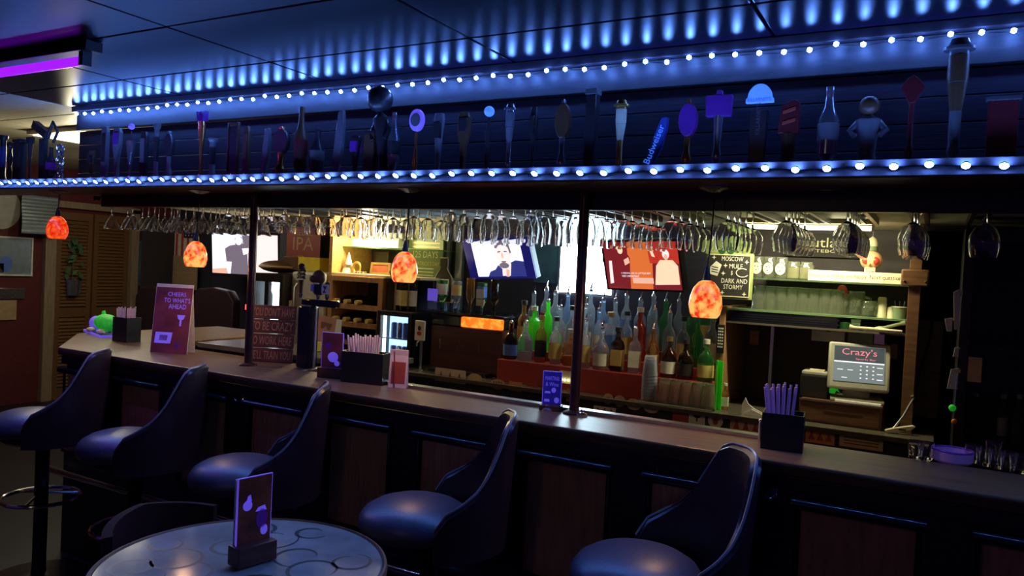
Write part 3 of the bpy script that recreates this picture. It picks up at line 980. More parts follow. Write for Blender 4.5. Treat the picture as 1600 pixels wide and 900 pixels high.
# ---------------------------------------------------------------- round table and foreground chairs
tb = thing('round_table', 'round glass-topped pub table with green scrollwork, in the foreground', 'table', (-1.645, 1.51, 0))
obj('table_top', MB().lathe([(0.0005, 0.715), (0.375, 0.715), (0.382, 0.720), (0.382, 0.735), (0.378, 0.740), (0.0005, 0.740)], 64), 'table_glass', tb, True)
obj('rim', MB().lathe([(0.383, 0.712), (0.394, 0.716), (0.3955, 0.728), (0.392, 0.742), (0.386, 0.744), (0.383, 0.738), (0.383, 0.712)], 64), 'table_rim', tb, True)
obj('pedestal', MB().lathe([(0.0005, 0.03), (0.05, 0.03), (0.035, 0.08), (0.035, 0.66), (0.10, 0.70), (0.14, 0.714), (0.0005, 0.714)], 20), 'dark_metal', tb, True)
obj('base', MB().lathe([(0.0005, 0), (0.17, 0), (0.17, 0.015), (0.06, 0.04), (0.0005, 0.04)], 32), 'dark_metal', tb, True)


def scroll(cx, cy, r, a0, a1, grow, w=0.004):
    n = 28
    p = []
    for i in range(n + 1):
        a = R(a0 + (a1 - a0) * i / n)
        rr = r * (1 + grow * i / n)
        p.append(Vector((cx + rr * math.cos(a), cy + 1.0 * rr * math.sin(a), 0.7403)))
    m = MB()
    for i, q in enumerate(p):
        t_ = (p[min(i + 1, n)] - p[max(i - 1, 0)]).normalized()
        s_ = Vector((-t_.y, t_.x, 0)) * (w * (0.4 + 1.2 * math.sin(math.pi * i / n)))
        m.v += [tuple(q - s_), tuple(q + s_)]
    for i in range(n):
        m.f.append([2 * i, 2 * i + 2, 2 * i + 3, 2 * i + 1])
    obj('scroll', m, 'table_ink', tb)


for a in (0, 90, 180, 270):
    c, s = math.cos(R(a + 20)), math.sin(R(a + 20))
    for (u, v, r_, a0, a1, g) in ((0.20, 0.02, 0.055, 0, 330, 0.5), (0.27, 0.10, 0.04, 120, 470, 0.6), (0.12, 0.10, 0.045, 40, 300, 0.8), (0.29, -0.07, 0.035, -30, 280, 0.5)):
        scroll(u * c - v * s, u * s + v * c, r_, a0 + a, a1 + a, g)


def chair(name, label, loc, rz):
    t = thing(name, label, 'chair', loc, rz)
    obj('seat', MB().lathe([(0.0005, 0.41), (0.20, 0.41), (0.215, 0.43), (0.20, 0.46), (0.0005, 0.465)], 28), 'vinyl_black', t, True)
    m = MB()
    n = 20
    for i in range(n + 1):
        a = R(-62 + 124 * i / n)
        zt = 0.775 - 0.03 * abs(i / n - 0.5) * 2
        for rr, z in ((0.235, 0.50), (0.235, zt), (0.205, zt + 0.004), (0.205, 0.50)):
            m.v.append((rr * math.cos(a), rr * math.sin(a), z))
    for i in range(n):
        for k in range(4):
            m.f.append([i * 4 + k, (i + 1) * 4 + k, (i + 1) * 4 + (k + 1) % 4, i * 4 + (k + 1) % 4])
    m.f.append([0, 1, 2, 3])
    m.f.append([n * 4 + k for k in range(4)])
    obj('backrest', m, 'chair_dark', t, True)
    for sx, sy in ((1, 1), (1, -1), (-1, 1), (-1, -1)):
        obj('leg', MB().tube([(sx * 0.14, sy * 0.14, 0.42), (sx * 0.19, sy * 0.19, 0.0)], 0.014), 'dark_metal', t, True)
    for s in (-1, 1):
        obj('back_post', MB().tube([(0.15, s * 0.15, 0.43), (0.17, s * 0.16, 0.52)], 0.012), 'dark_metal', t, True)
    return t


chair('low_chair', 'dark maroon low chair pulled up behind the round table', (-2.00, 1.60, 0), R(180))

# ---------------------------------------------------------------- hanging glass racks and glasses
rack = thing('glass_rack', 'black overhead rack of rails holding hanging stemware behind the bar', 'glass rack', (-2.0, 3.2, 1.88))
ROWS = [0.12 - 0.2 * k for k in range(23)]
for X in ROWS:
    for s in (-1, 1):
        wobj('rail', MB().box(X + s * 0.024 - 0.008, X + s * 0.024 + 0.008, 2.72, 3.80, 1.876, 1.884).box(X + s * 0.030 - 0.003, X + s * 0.030 + 0.003, 2.72, 3.80, 1.884, 1.904), 'black_plastic', rack)


def stem_mesh(name, bowl, foot=0.033, stem=0.07):
    p = [(0.0005, 0.004), (foot * 0.5, 0.004), (foot, 0.001), (foot, -0.001), (foot * 0.4, -0.004), (0.0042, -0.012), (0.0036, -stem * 0.6), (0.005, -stem)]
    out = [(r, -stem - z) for r, z in bowl]
    inn = [(max(r - 0.0016, 0.0006), -stem - z + (0.002 if i == 0 else 0)) for i, (r, z) in enumerate(bowl)][::-1]
    me = MB().lathe(p + out + inn + [(0.0005, inn[-1][1])], 20).mesh(name, True)
    me.materials.append(MATS['stem_glass'])
    return me


GL = {
    'balloon': (stem_mesh('wine_glass', [(0.012, 0.004), (0.030, 0.016), (0.042, 0.04), (0.045, 0.062), (0.042, 0.088), (0.037, 0.108)]), 'balloon wine glass'),
    'tulip': (stem_mesh('beer_glass', [(0.010, 0.003), (0.026, 0.016), (0.037, 0.045), (0.040, 0.075), (0.036, 0.11), (0.034, 0.125)], 0.034, 0.05), 'tulip beer glass'),
    'wine': (stem_mesh('wine_glass', [(0.010, 0.004), (0.026, 0.014), (0.036, 0.034), (0.038, 0.055), (0.035, 0.08), (0.032, 0.098)]), 'small wine glass'),
    'marg': (stem_mesh('margarita_glass', [(0.010, 0.002), (0.022, 0.010), (0.028, 0.028), (0.032, 0.036), (0.044, 0.044), (0.047, 0.062), (0.048, 0.078)]), 'stepped margarita glass'),
    'martini': (stem_mesh('martini_glass', [(0.006, 0.002), (0.026, 0.034), (0.042, 0.068), (0.048, 0.082)], 0.035, 0.085), 'martini glass'),
}
for k, X in enumerate(ROWS):
    kd = 'balloon' if k < 7 else 'tulip' if k < 11 else 'wine' if k < 15 else 'marg' if k < 18 else 'martini'
    n = 1 if k == 0 else 5
    for j in range(n):
        me, nm = GL[kd]
        o = obj(me.name.split('.')[0], me, None, None, loc=(X + random.uniform(-0.004, 0.004), 2.81 + 0.105 * j + random.uniform(-0.006, 0.006), 1.886), rot=(0, 0, random.uniform(0, 3)))
        tag(o, 'clear %s hanging %s from front in rack row %s from the dark cooler' % (nm, ORD[j], ORD[k]), 'glass', 'glasses hanging from the rack')

# ---------------------------------------------------------------- generic flat panels and boxes


def panel(name, label, cat, x0, y0, x1, y1, Y, m, depth=0.01, frame=None, fw=0.012, group=None, turn=0.0, bev=0.002):
    X, Z, W, H = rect(x0, y0, x1, y1, Y)
    t = thing(name, label, cat, (X, Y, Z), turn, group)
    t['w'], t['h'] = W, H
    if frame:
        obj('frame', MB().box(-W / 2, W / 2, -depth, 0, 0, fw).box(-W / 2, W / 2, -depth, 0, H - fw, H)
            .box(-W / 2, -W / 2 + fw, -depth, 0, fw, H - fw).box(W / 2 - fw, W / 2, -depth, 0, fw, H - fw), frame, t)
        obj('face', MB().box(-W / 2 + fw, W / 2 - fw, -depth * 0.6, 0, fw, H - fw), m, t)
    else:
        obj('face', MB().box(-W / 2, W / 2, -depth, 0, 0, H), m, t, bev=bev)
    return t, W, H


def flatpoly(parent, pts, m, y, name='picture_shape', th=0.0008):
    return obj(name, MB().prism(pts, y - th, y), m, parent)


def tv(label, c, w, yaw, tilt, roll, shapes, bg, bez_l, bez, bezm, wall_y):
    h = w * 9 / 16
    t = thing('television', label, 'television', c, rot=None)
    t.rotation_mode = 'XYZ'
    t.rotation_euler = (Matrix.Rotation(yaw, 3, 'Z') @ Matrix.Rotation(tilt, 3, 'X') @ Matrix.Rotation(roll, 3, 'Y')).to_euler()
    obj('case', MB().box(-w / 2 - bez_l, w / 2 + bez_l, 0.0015, 0.045, -h / 2 - bez, h / 2 + bez), 'black_plastic', t, bev=0.004)
    obj('bezel', MB().box(-w / 2 - bez_l, -w / 2, -0.004, 0.001, -h / 2 - bez, h / 2 + bez).box(w / 2, w / 2 + bez_l, -0.004, 0.001, -h / 2 - bez, h / 2 + bez)
        .box(-w / 2, w / 2, -0.004, 0.001, h / 2, h / 2 + bez).box(-w / 2, w / 2, -0.004, 0.001, -h / 2 - bez, -h / 2), bezm, t)
    s = obj('screen', MB().box(-w / 2, w / 2, -0.001, 0.001, -h / 2, h / 2), bg, t)
    for i, (pts, m) in enumerate(shapes):
        flatpoly(s, [(x * w - w / 2, z * h - h / 2) for x, z in pts], m, -0.0014 - 0.0004 * i, 'screen_picture', 0.0003)
    obj('bracket', MB().box(-0.03, 0.03, 0.045, max(0.08, wall_y - c[1]), -0.03, 0.03), 'black_plastic', t)
    return t, s, w, h


MAN = [(0.28, 0), (0.30, 0.3), (0.22, 0.30), (0.20, 0.62), (0.27, 0.70), (0.36, 0.73), (0.35, 0.88), (0.40, 0.95), (0.46, 0.92), (0.47, 0.76), (0.56, 0.70), (0.62, 0.60), (0.58, 0.48), (0.54, 0.52), (0.55, 0.0)]
FACE = ellipse(0.11, 0.22, 14, 0.41, 0.83)
tvL, s_, w_, h_ = tv('wall television at the far end showing a pale picture of a standing man', (-6.30, 5.62, 1.612), 0.745, R(18), R(6), 0,
   [([(0.55, 0), (1, 0), (1, 1), (0.55, 1)], 'screen_pink'), ([(0.50, 0.5), (0.66, 0.55), (0.70, 0.95), (0.46, 0.98)], 'screen_shade'), (MAN, 'screen_shade'), (FACE, 'screen_white'),
    ([(0.48, 0.48), (0.58, 0.54), (0.56, 0.66), (0.46, 0.64)], 'screen_white'), ([(0.0, 0.0), (0.24, 0.0), (0.22, 0.14), (0.0, 0.10)], 'screen_skin')], 'screen_white', 0.03, 0.03, 'black_plastic', 6.1)
tvM, s_, w_, h_ = tv('tilted television above the bottles showing a bright profile of a face', (-2.496, 4.3, 1.662), 0.434, R(-12.5), R(19.6), R(-3),
   [([(0.22, 0), (0.28, 0.14), (0.40, 0.20), (0.47, 0.32), (0.60, 0.12), (0.70, 0.36), (0.84, 0.44), (1, 0.40), (1, 0)], 'screen_navy'),
    ([(0.52, 0.02), (0.68, 0.02), (0.74, 0.34), (0.72, 0.5), (0.56, 0.4)], 'screen_pink'),
    (ellipse(0.30, 0.72, 28, 0.62, 0.62), 'screen_pink'),
    ([(0.47, 0.80), (0.50, 0.92), (0.57, 1.0), (0.70, 1.0), (0.77, 0.90), (0.79, 0.66), (0.76, 0.62), (0.74, 0.80), (0.66, 0.88), (0.56, 0.86), (0.51, 0.78)], 'screen_shade'),
    ([(0.52, 0.66), (0.585, 0.68), (0.58, 0.71), (0.52, 0.70)], 'screen_shade'), ([(0.645, 0.68), (0.71, 0.665), (0.71, 0.70), (0.65, 0.71)], 'screen_shade'),
    ([(0.59, 0.66), (0.615, 0.66), (0.625, 0.52), (0.58, 0.52)], 'screen_skin'), ([(0.555, 0.43), (0.66, 0.43), (0.645, 0.39), (0.57, 0.39)], 'screen_shade'),
    (ellipse(0.20, 0.16, 14, 0.60, 0.31), 'screen_shade'), ([(0.60, 0.0), (0.66, 0.0), (0.69, 0.18), (0.63, 0.22)], 'screen_skin')], 'screen_white', 0.075, 0.014, 'screen_bezel_blue', 4.55)
tvR, s_, w_, h_ = tv('tilted television beside the lit sign showing two people in orange and red', (-1.497, 4.22, 1.656), 0.50, R(-13), R(17), R(-1.5),
   [([(0.30, 0.0), (0.62, 0.0), (0.68, 1), (0.34, 1)], 'screen_orange'), ([(0.62, 0.55), (1, 0.55), (1, 1), (0.60, 1)], 'screen_red'), ([(0.36, 0.12), (0.64, 0.12), (0.64, 0.24), (0.36, 0.24)], 'screen_skin'),
    ([(0.05, 0), (0.08, 0.5), (0.14, 0.66), (0.22, 0.74), (0.20, 0.9), (0.27, 0.94), (0.31, 0.80), (0.36, 0.66), (0.34, 0.4), (0.32, 0)], 'screen_maroon'),
    (ellipse(0.075, 0.17, 12, 0.235, 0.83), 'screen_cream'), ([(0.28, 0.5), (0.35, 0.56), (0.34, 0.68), (0.27, 0.62)], 'screen_skin'),
    ([(0.04, 0.10), (0.09, 0.12), (0.10, 0.6), (0.06, 0.6)], 'screen_pink'),
    ([(0.66, 0.1), (0.70, 0.5), (0.76, 0.62), (0.92, 0.62), (0.98, 0.5), (0.98, 0.12)], 'screen_cream'), (ellipse(0.09, 0.2, 12, 0.84, 0.74), 'screen_pink'), (ellipse(0.05, 0.13, 12, 0.84, 0.68), 'screen_skin'),
    ([(0.62, 0.92), (0.66, 0.7), (0.70, 0.68), (0.66, 0.9)], 'screen_cream')], 'screen_maroon', 0.012, 0.012, 'black_plastic', 4.55)
for i, s2 in enumerate(('I MEAN, AS A LITTLE BIT', 'VERY IMPORTANT')):
    text(s2, s_, 0.20 if i == 0 else 0.12, 0.011, (-0.04 - 0.04 * i, -0.0075, -0.045 - 0.018 * i), 'screen_white', name='caption')

# ---------------------------------------------------------------- back bar structure
bc = thing('back_counter', 'dark back bar counter covered with stickers below the bottles', 'counter', (-1.5, 4.1, 0))
wobj('counter_top', MB().box(-3.05, 0.02, 3.86, 4.548, 0.905, 0.93), 'counter_top', bc, bev=0.003)
wobj('counter_body', MB().box(-3.03, 0.0, 3.90, 4.545, 0.0, 0.904), 'counter_front', bc)
for k in range(6):
    wobj('cabinet_door', MB().box(-3.0 + 0.5 * k, -3.0 + 0.5 * k + 0.48, 3.888, 3.8995, 0.08, 0.60), 'counter_front', bc, bev=0.003)
rz_ = thing('bottle_riser', 'three-step red riser carrying the liquor bottles', 'riser', (-1.6, 4.2, 0.93))
TIERS = [(4.02, 1.06), (4.16, 1.115), (4.30, 1.17)]
wobj('step', MB().box(-2.27, -1.0, 3.96, 4.09, 0.9305, 1.06), 'red_riser', rz_, bev=0.003)
wobj('step', MB().box(-2.27, -1.0, 4.0901, 4.23, 0.9305, 1.115), 'red_riser', rz_, bev=0.003)
wobj('step', MB().box(-2.27, -1.0, 4.2301, 4.40, 0.9305, 1.17), 'red_riser', rz_, bev=0.003)

# stickers along the counter front
STK = [('long tan sticker with red figures', 678, 577, 726, 598, 'pale_sticker', 'rect', None), ('oval tan sticker', 729, 584, 752, 601, 'tan_sticker', 'oval', None),
       ('oval barred sticker', 764, 593, 788, 609, 'tan_sticker', 'bars', None), ('orange square sticker', 794, 597, 814, 612, 'orange_sticker', 'rect', 'mark'), ('dark orange square sticker', 821, 600, 838, 614, 'red_sticker', 'rect', None),
       ('small orange sticker behind the pipe post', 884, 608, 897, 628, 'orange_sticker', 'rect', None),
       ('round tan sticker with dark cap', 941, 615, 957, 632, 'tan_sticker', 'oval', 'mark'), ('plain round tan sticker', 958, 618, 976, 636, 'tan_sticker', 'oval', None), ('wide oval tan sticker', 977, 623, 1002, 641, 'tan_sticker', 'oval', 'mark'),
       ('oval sticker lettered NGB', 1004, 629, 1029, 646, 'pale_sticker', 'oval', 'NGB'), ('dark red square sticker', 1050, 637, 1074, 660, 'red_sticker', 'rect', None),
       ('white square sticker with a tree', 1075, 640, 1101, 667, 'label_white', 'tree', None), ('round white sticker with red hand', 1105, 645, 1129, 670, 'label_white', 'hand', None), ('wide plain sticker', 1140, 652, 1190, 678, 'tan_sticker', 'rect', None),
       ('brown block sticker below the cash drawer', 1258, 670, 1304, 694, 'orange_sticker', 'rect', None), ('wide brown printed sticker below the till', 1311, 676, 1380, 702, 'tan_sticker', 'lines', None),
       ('long grey sticker low by the post', 926, 636, 961, 646, 'pale_sticker', 'rect', None)]
for lb, x0, y0, x1, y1, m, kd, ex in STK:
    Y = 3.8875 if y0 > 640 and x0 > 1000 else 3.8875
    X, Z, W, H = rect(x0, y0, x1, y1, Y)
    t = thing('sticker', lb + ' on the back counter front', 'sticker', (X, 3.8995, Z), group='stickers on the back counter')
    if kd in ('oval', 'bars', 'hand'):
        flatpoly(t, ellipse(W, H, 24, 0, H / 2), m, 0, 'backing', 0.0012)
    else:
        flatpoly(t, [(-W / 2, 0), (W / 2, 0), (W / 2, H), (-W / 2, H)], m, 0, 'backing', 0.0012)
    if kd == 'bars':
        for q in (-0.28, -0.12, 0.04, 0.2):
            flatpoly(t, [(q * W, H * 0.2), ((q + 0.09) * W, H * 0.2), ((q + 0.09) * W, H * 0.8), (q * W, H * 0.8)], 'brown_ink', -0.0014, 'print', 0.0004)
    elif kd == 'tree':
        flatpoly(t, ellipse(W * 0.5, H * 0.4, 12, 0, H * 0.68), 'brown_ink', -0.0014, 'print', 0.0004)
        flatpoly(t, [(-W * 0.05, H * 0.3), (W * 0.05, H * 0.3), (W * 0.04, H * 0.55), (-W * 0.04, H * 0.55)], 'brown_ink', -0.0014, 'print', 0.0004)
    elif kd == 'hand':
        flatpoly(t, ellipse(W * 0.36, H * 0.36, 10, 0, H * 0.40), 'red_sticker', -0.0014, 'print', 0.0004)
        for q in range(5):
            a = R(40 + 25 * q)
            c, s = math.cos(a), math.sin(a)
            flatpoly(t, [(c * W * 0.1 - s * W * 0.04, H * 0.4 + s * H * 0.1 + c * H * 0.04), (c * W * 0.1 + s * W * 0.04, H * 0.4 + s * H * 0.1 - c * H * 0.04), (c * W * 0.36 + s * W * 0.03, H * 0.4 + s * H * 0.36 - c * H * 0.03), (c * W * 0.36 - s * W * 0.03, H * 0.4 + s * H * 0.36 + c * H * 0.03)], 'red_sticker', -0.0014, 'print', 0.0004)
    elif kd == 'lines':
        for q in range(4):
            flatpoly(t, [(-W * 0.4, H * (0.2 + 0.18 * q)), (W * 0.4, H * (0.2 + 0.18 * q)), (W * 0.4, H * (0.25 + 0.18 * q)), (-W * 0.4, H * (0.25 + 0.18 * q))], 'brown_ink', -0.0014, 'print', 0.0004)
    elif ex == 'mark':
        flatpoly(t, [(-W * 0.25, H * 0.3), (W * 0.25, H * 0.3), (0, H * 0.75)], 'brown_ink', -0.0014, 'print', 0.0004)
    elif ex:
        text(ex, t, W * 0.6, H * 0.4, (0, -0.0016, H * 0.5), 'brown_ink')
    elif kd == 'rect' and W > 0.12:
        for q in (-0.3, 0.0, 0.3):
            flatpoly(t, [(q * W - 0.015, H * 0.2), (q * W + 0.015, H * 0.2), (q * W, H * 0.8)], 'red_sticker', -0.0014, 'print', 0.0004)

# ---------------------------------------------------------------- bottles
BP = {
    'round': [(0.0006, 0.0), (0.034, 0.0), (0.037, 0.005), (0.037, 0.16), (0.033, 0.185), (0.018, 0.21), (0.0135, 0.225), (0.0135, 0.275), (0.0155, 0.277), (0.0155, 0.288), (0.0006, 0.288)],
    'slim': [(0.0006, 0.0), (0.028, 0.0), (0.031, 0.005), (0.031, 0.19), (0.027, 0.21), (0.014, 0.235), (0.012, 0.25), (0.012, 0.29), (0.014, 0.292), (0.014, 0.304), (0.0006, 0.304)],
    'squat': [(0.0006, 0.0), (0.042, 0.0), (0.046, 0.006), (0.046, 0.11), (0.040, 0.14), (0.020, 0.165), (0.014, 0.178), (0.014, 0.215), (0.016, 0.217), (0.016, 0.23), (0.0006, 0.23)],
    'square': [(0.0006, 0.0), (0.042, 0.0), (0.045, 0.005), (0.045, 0.15), (0.038, 0.172), (0.018, 0.19), (0.015, 0.20), (0.015, 0.24), (0.017, 0.242), (0.017, 0.254), (0.0006, 0.254)],
    'flare': [(0.0006, 0.0), (0.030, 0.0), (0.033, 0.005), (0.040, 0.15), (0.038, 0.17), (0.020, 0.20), (0.013, 0.215), (0.013, 0.265), (0.015, 0.267), (0.015, 0.279), (0.0006, 0.279)],
}
BM, LM = {}, {}
for k_, pf in BP.items():
    sq = k_ == 'square'
    BM[k_] = MB().lathe(pf, 4 if sq else 18, rot=R(45) if sq else 0)
    rr = pf[3][0]
    zt = pf[3][1]
    LM[k_] = MB().lathe([(rr + 0.0006, zt * 0.22), (rr + 0.0010, zt * 0.22), (rr + 0.0010, zt * 0.85), (rr + 0.0006, zt * 0.85), (rr + 0.0006, zt * 0.22)], 4 if sq else 18, rot=R(45) if sq else 0)
_bm = {}


def bottle_mesh(kind, m, dic, nm, bev=False):
    key = (kind, m, nm)
    if key not in _bm:
        mb = MB()
        mb.v, mb.f = list(dic[kind].v), list(dic[kind].f)
        me = mb.mesh(nm, True, 0.004 if (kind == 'square' and nm == 'glass_body') else 0.0)
        me.materials.append(MATS[m])
        _bm[key] = me
    return _bm[key]


pour_me = MB().lathe([(0.0006, 0), (0.012, 0), (0.011, 0.012), (0.007, 0.016), (0.0006, 0.016)], 12).tube([(0, 0, 0.014), (0, 0, 0.03), (0.006, 0, 0.052)], [0.005, 0.0045, 0.0035], 8).mesh('pour_spout', True)
pour_me.materials.append(MATS['chrome'])
capm = {}


def bottle(label, kind, m, lm, loc, cap='pour', scale=1.0, rz=0.0, group='liquor bottles on the red riser', cat='bottle'):
    t = thing('liquor_bottle', label, cat, loc, rz, group)
    t.scale = (scale, scale, scale)
    obj('glass_body', bottle_mesh(kind, m, BM, 'glass_body'), None, t)
    if lm:
        obj('label_band', bottle_mesh(kind, lm, LM, 'label_band'), None, t)
    zt = BP[kind][-1][1]
    if cap == 'pour':
        obj('pour_spout', pour_me, None, t, loc=(0, 0, zt))
    elif cap:
        if (kind, cap) not in capm:
            rr = BP[kind][-2][0]
            me = MB().lathe([(0.0006, zt + 0.001), (rr + 0.001, zt + 0.001), (rr + 0.001, zt - 0.02), (rr + 0.003, zt - 0.02), (rr + 0.003, zt + 0.006), (0.0006, zt + 0.006)], 14).mesh('cap', True)
            me.materials.append(MATS[cap])
            capm[(kind, cap)] = me
        obj('cap', capm[(kind, cap)], None, t)
    return t


GN = {'bottle_clear': 'clear', 'bottle_green': 'green', 'bottle_amber': 'amber', 'bottle_dark': 'dark brown', 'bottle_red': 'red', 'bottle_blue': 'pale blue', 'bottle_lime': 'bright lime green'}
LN = {None: 'unlabelled', 'label_white': 'white-labelled', 'label_yellow': 'yellow-labelled', 'label_black': 'black-labelled', 'label_blue': 'blue-labelled', 'label_red': 'red-labelled'}
TN = ['front', 'middle', 'back']
spec = [
    # front step, from the drink machine towards the till
    [('squat', 'bottle_dark', 'label_blue'), ('squat', 'bottle_clear', None), ('round', 'bottle_amber', 'label_black'), ('flare', 'bottle_clear', 'label_yellow'), ('squat', 'bottle_amber', None), ('round', 'bottle_clear', 'label_yellow'),
     ('squat', 'bottle_clear', 'label_white'), ('square', 'bottle_dark', 'label_yellow'), ('square', 'bottle_clear', 'label_white'), ('flare', 'bottle_amber', 'label_yellow'), ('squat', 'bottle_dark', 'label_white'), ('squat', 'bottle_dark', 'label_black'), ('squat', 'bottle_green', 'label_yellow')],
    [('round', 'bottle_amber', 'label_yellow'), ('square', 'bottle_lime', None), ('slim', 'bottle_lime', None), ('round', 'bottle_clear', 'label_white'), ('flare', 'bottle_clear', None), ('round', 'bottle_clear', 'label_white'),
     ('round', 'bottle_blue', 'label_white'), ('square', 'bottle_clear', 'label_blue'), ('round', 'bottle_clear', 'label_yellow'), ('round', 'bottle_red', None), ('slim', 'bottle_clear', 'label_white'), ('round', 'bottle_clear', None), ('flare', 'bottle_clear', 'label_yellow'), ('round', 'bottle_green', None), ('round', 'bottle_clear', 'label_white')],
    [('round', 'bottle_clear', 'label_white'), ('slim', 'bottle_clear', 'label_red'), ('round', 'bottle_clear', None), ('slim', 'bottle_blue', None), ('round', 'bottle_clear', 'label_black'), ('slim', 'bottle_clear', None),
     ('round', 'bottle_blue', 'label_white'), ('round', 'bottle_clear', None), ('slim', 'bottle_clear', 'label_blue'), ('round', 'bottle_clear', None), ('slim', 'bottle_clear', None), ('round', 'bottle_green', None), ('slim', 'bottle_clear', None), ('round', 'bottle_green', None), ('slim', 'bottle_green', 'label_yellow'), ('round', 'bottle_dark', None)],
]
caps = ['pour', 'label_black', 'pour', 'pour', 'label_white', 'label_black', 'gold', 'pour']
for ti, row in enumerate(spec):
    n = len(row)
    for i, (kd, m, lm) in enumerate(row):
        X = -2.22 + (2.22 - 1.05) * i / (n - 1)
        cap = 'pour' if ti == 2 else caps[(i * 3 + ti) % len(caps)]
        lb = '%s %s %s bottle, %s from the drink machine on the %s step' % (LN[lm], GN[m], {'round': 'round', 'slim': 'slim', 'squat': 'squat', 'square': 'square', 'flare': 'flared'}[kd], ORD[i], TN[ti])
        bottle(lb, kd, m, lm, (X + random.uniform(-0.006, 0.006), TIERS[ti][0] + random.uniform(-0.008, 0.012), TIERS[ti][1] + 0.0006), cap, random.uniform(0.93, 1.04) * (1.0 if ti else 0.95), random.uniform(-0.5, 0.5))

# ---------------------------------------------------------------- lit sign, posters, boards on the back wall
t, W, H = panel('lit_sign', 'glaring cool white lit sign box behind the bottles and pipe post', 'lit sign', 878, 348, 966, 462, 4.54, 'lightbox_cool', 0.05, 'steel', 0.014)
obj('inner_frame', MB().box(-W * 0.36, W * 0.30, -0.054, -0.0502, 0.05, 0.056).box(W * 0.30 - 0.006, W * 0.30, -0.054, -0.0502, 0.056, H * 0.7).box(-W * 0.36, -W * 0.36 + 0.006, -0.054, -0.0502, 0.056, H * 0.7), 'steel', t)
panel('teal_poster', 'dim teal poster between the profile television and the lit sign', 'poster', 836, 380, 874, 442, 4.545, 'teal_poster')
t, W, H = panel('beer_poster', 'dark red poster lettered REBEL IPA beside the first television', 'poster', 449, 352, 502, 416, 4.50, 'red_poster')
text('REBEL', t, W * 0.55, H * 0.14, (0, -0.011, H * 0.82), 'poster_ink')
text('IPA', t, W * 0.6, H * 0.32, (0, -0.011, H * 0.55), 'poster_ink')
p = [at(x, 400, Y=4.5).x for x in (690, 700, 714, 724)]
for (x0, x1, nm) in ((698, 703, 'thin blue-grey wall pipe behind the green board'), (712, 723, 'wide blue-grey wall strip beside the profile television')):
    X, Z, W, H = rect(x0, 340, x1, 560, 4.54)
    tag(obj('wall_conduit', MB().box(X - W / 2, X + W / 2, 4.515, 4.549, 0.95, 1.90), 'tin_plate', bev=0.004), nm, 'conduit', 'conduits on the back wall')

# green countdown board (rounded top, pointed foot)
X, Z, W, H = rect(640, 352, 694, 440, 4.42)
t = thing('countdown_board', 'green arched countdown board reading 125 DAYS beside the amber pendant', 'sign', (X, 4.42, Z))
obj('board', MB().prism([(-W / 2, H * 0.25), (-W * 0.3, 0), (W * 0.3, 0), (W / 2, H * 0.25), (W / 2, H * 0.66)] + ellipse(W, H * 0.68, 14, 0, H * 0.66, 0, 180)[1:], -0.012, 0), 'sage_green', t, bev=0.002)
text('ARE', t, W * 0.22, H * 0.08, (-W * 0.02, -0.013, H * 0.80), 'label_yellow')
for a_ in range(30, 151, 15):
    flatpoly(t, [(W * 0.40 * math.cos(R(a_ + b_)) * k_, H * 0.66 + H * 0.27 * math.sin(R(a_ + b_)) * k_) for b_, k_ in ((-5, 0.92), (5, 0.92), (5, 1.1), (-5, 1.1))], 'label_yellow', -0.0125, 'print')
text('125 DAYS', t, W * 0.72, H * 0.12, (0, -0.013, H * 0.48), 'chalk_white')
text("ST PATRICK'S DAY", t, W * 0.82, H * 0.07, (0, -0.013, H * 0.32), 'label_yellow')
for q in (0.60, 0.67):
    flatpoly(t, [(-W * 0.4, H * q), (W * 0.4, H * q), (W * 0.4, H * (q + 0.025)), (-W * 0.4, H * (q + 0.025))], 'label_yellow', -0.0125, 'print')
for q in (0.10, 0.16, 0.22):
    flatpoly(t, [(-W * 0.25, H * q), (W * 0.25, H * q), (W * 0.25, H * (q + 0.02)), (-W * 0.25, H * (q + 0.02))], 'chalk_white', -0.0125, 'print')

# flat bottle-shaped sign
X, Z, W, H = rect(664, 402, 712, 472, 4.36)
t = thing('bottle_sign', 'black bottle-shaped metal sign with pale outline and stag label', 'sign', (X, 4.36, Z))
bo = [(-0.5, 0), (0.5, 0), (0.5, 0.42), (0.46, 0.55), (0.2, 0.74), (0.16, 0.80), (0.2, 0.82), (0.2, 1.0), (-0.2, 1.0), (-0.2, 0.82), (-0.16, 0.80), (-0.2, 0.74), (-0.46, 0.55), (-0.5, 0.42)]
W2 = W * 0.62
obj('outline', MB().prism([(x * W2 + W * 0.12, z * H) for x, z in bo], -0.006, 0), 'chalk_white', t)
obj('board', MB().prism([(x * W2 * 0.88 + W * 0.12, z * H * 0.96 + H * 0.02) for x, z in bo], -0.012, -0.0062), 'chalk_black', t)
flatpoly(t, [(W * 0.12 - W2 * 0.32, H * 0.16), (W * 0.12 + W2 * 0.32, H * 0.16), (W * 0.12 + W2 * 0.32, H * 0.52), (W * 0.12 - W2 * 0.32, H * 0.52)], 'label_white', -0.0125, 'label_panel')
flatpoly(t, ellipse(W2 * 0.5, H * 0.22, 16, W * 0.12, H * 0.38), 'brown_ink', -0.0135, 'emblem')
flatpoly(t, [(W * 0.12 - W2 * 0.32, H * 0.18), (W * 0.12 + W2 * 0.32, H * 0.18), (W * 0.12 + W2 * 0.32, H * 0.25), (W * 0.12 - W2 * 0.32, H * 0.25)], 'red_sticker', -0.0135, 'label_stripe')

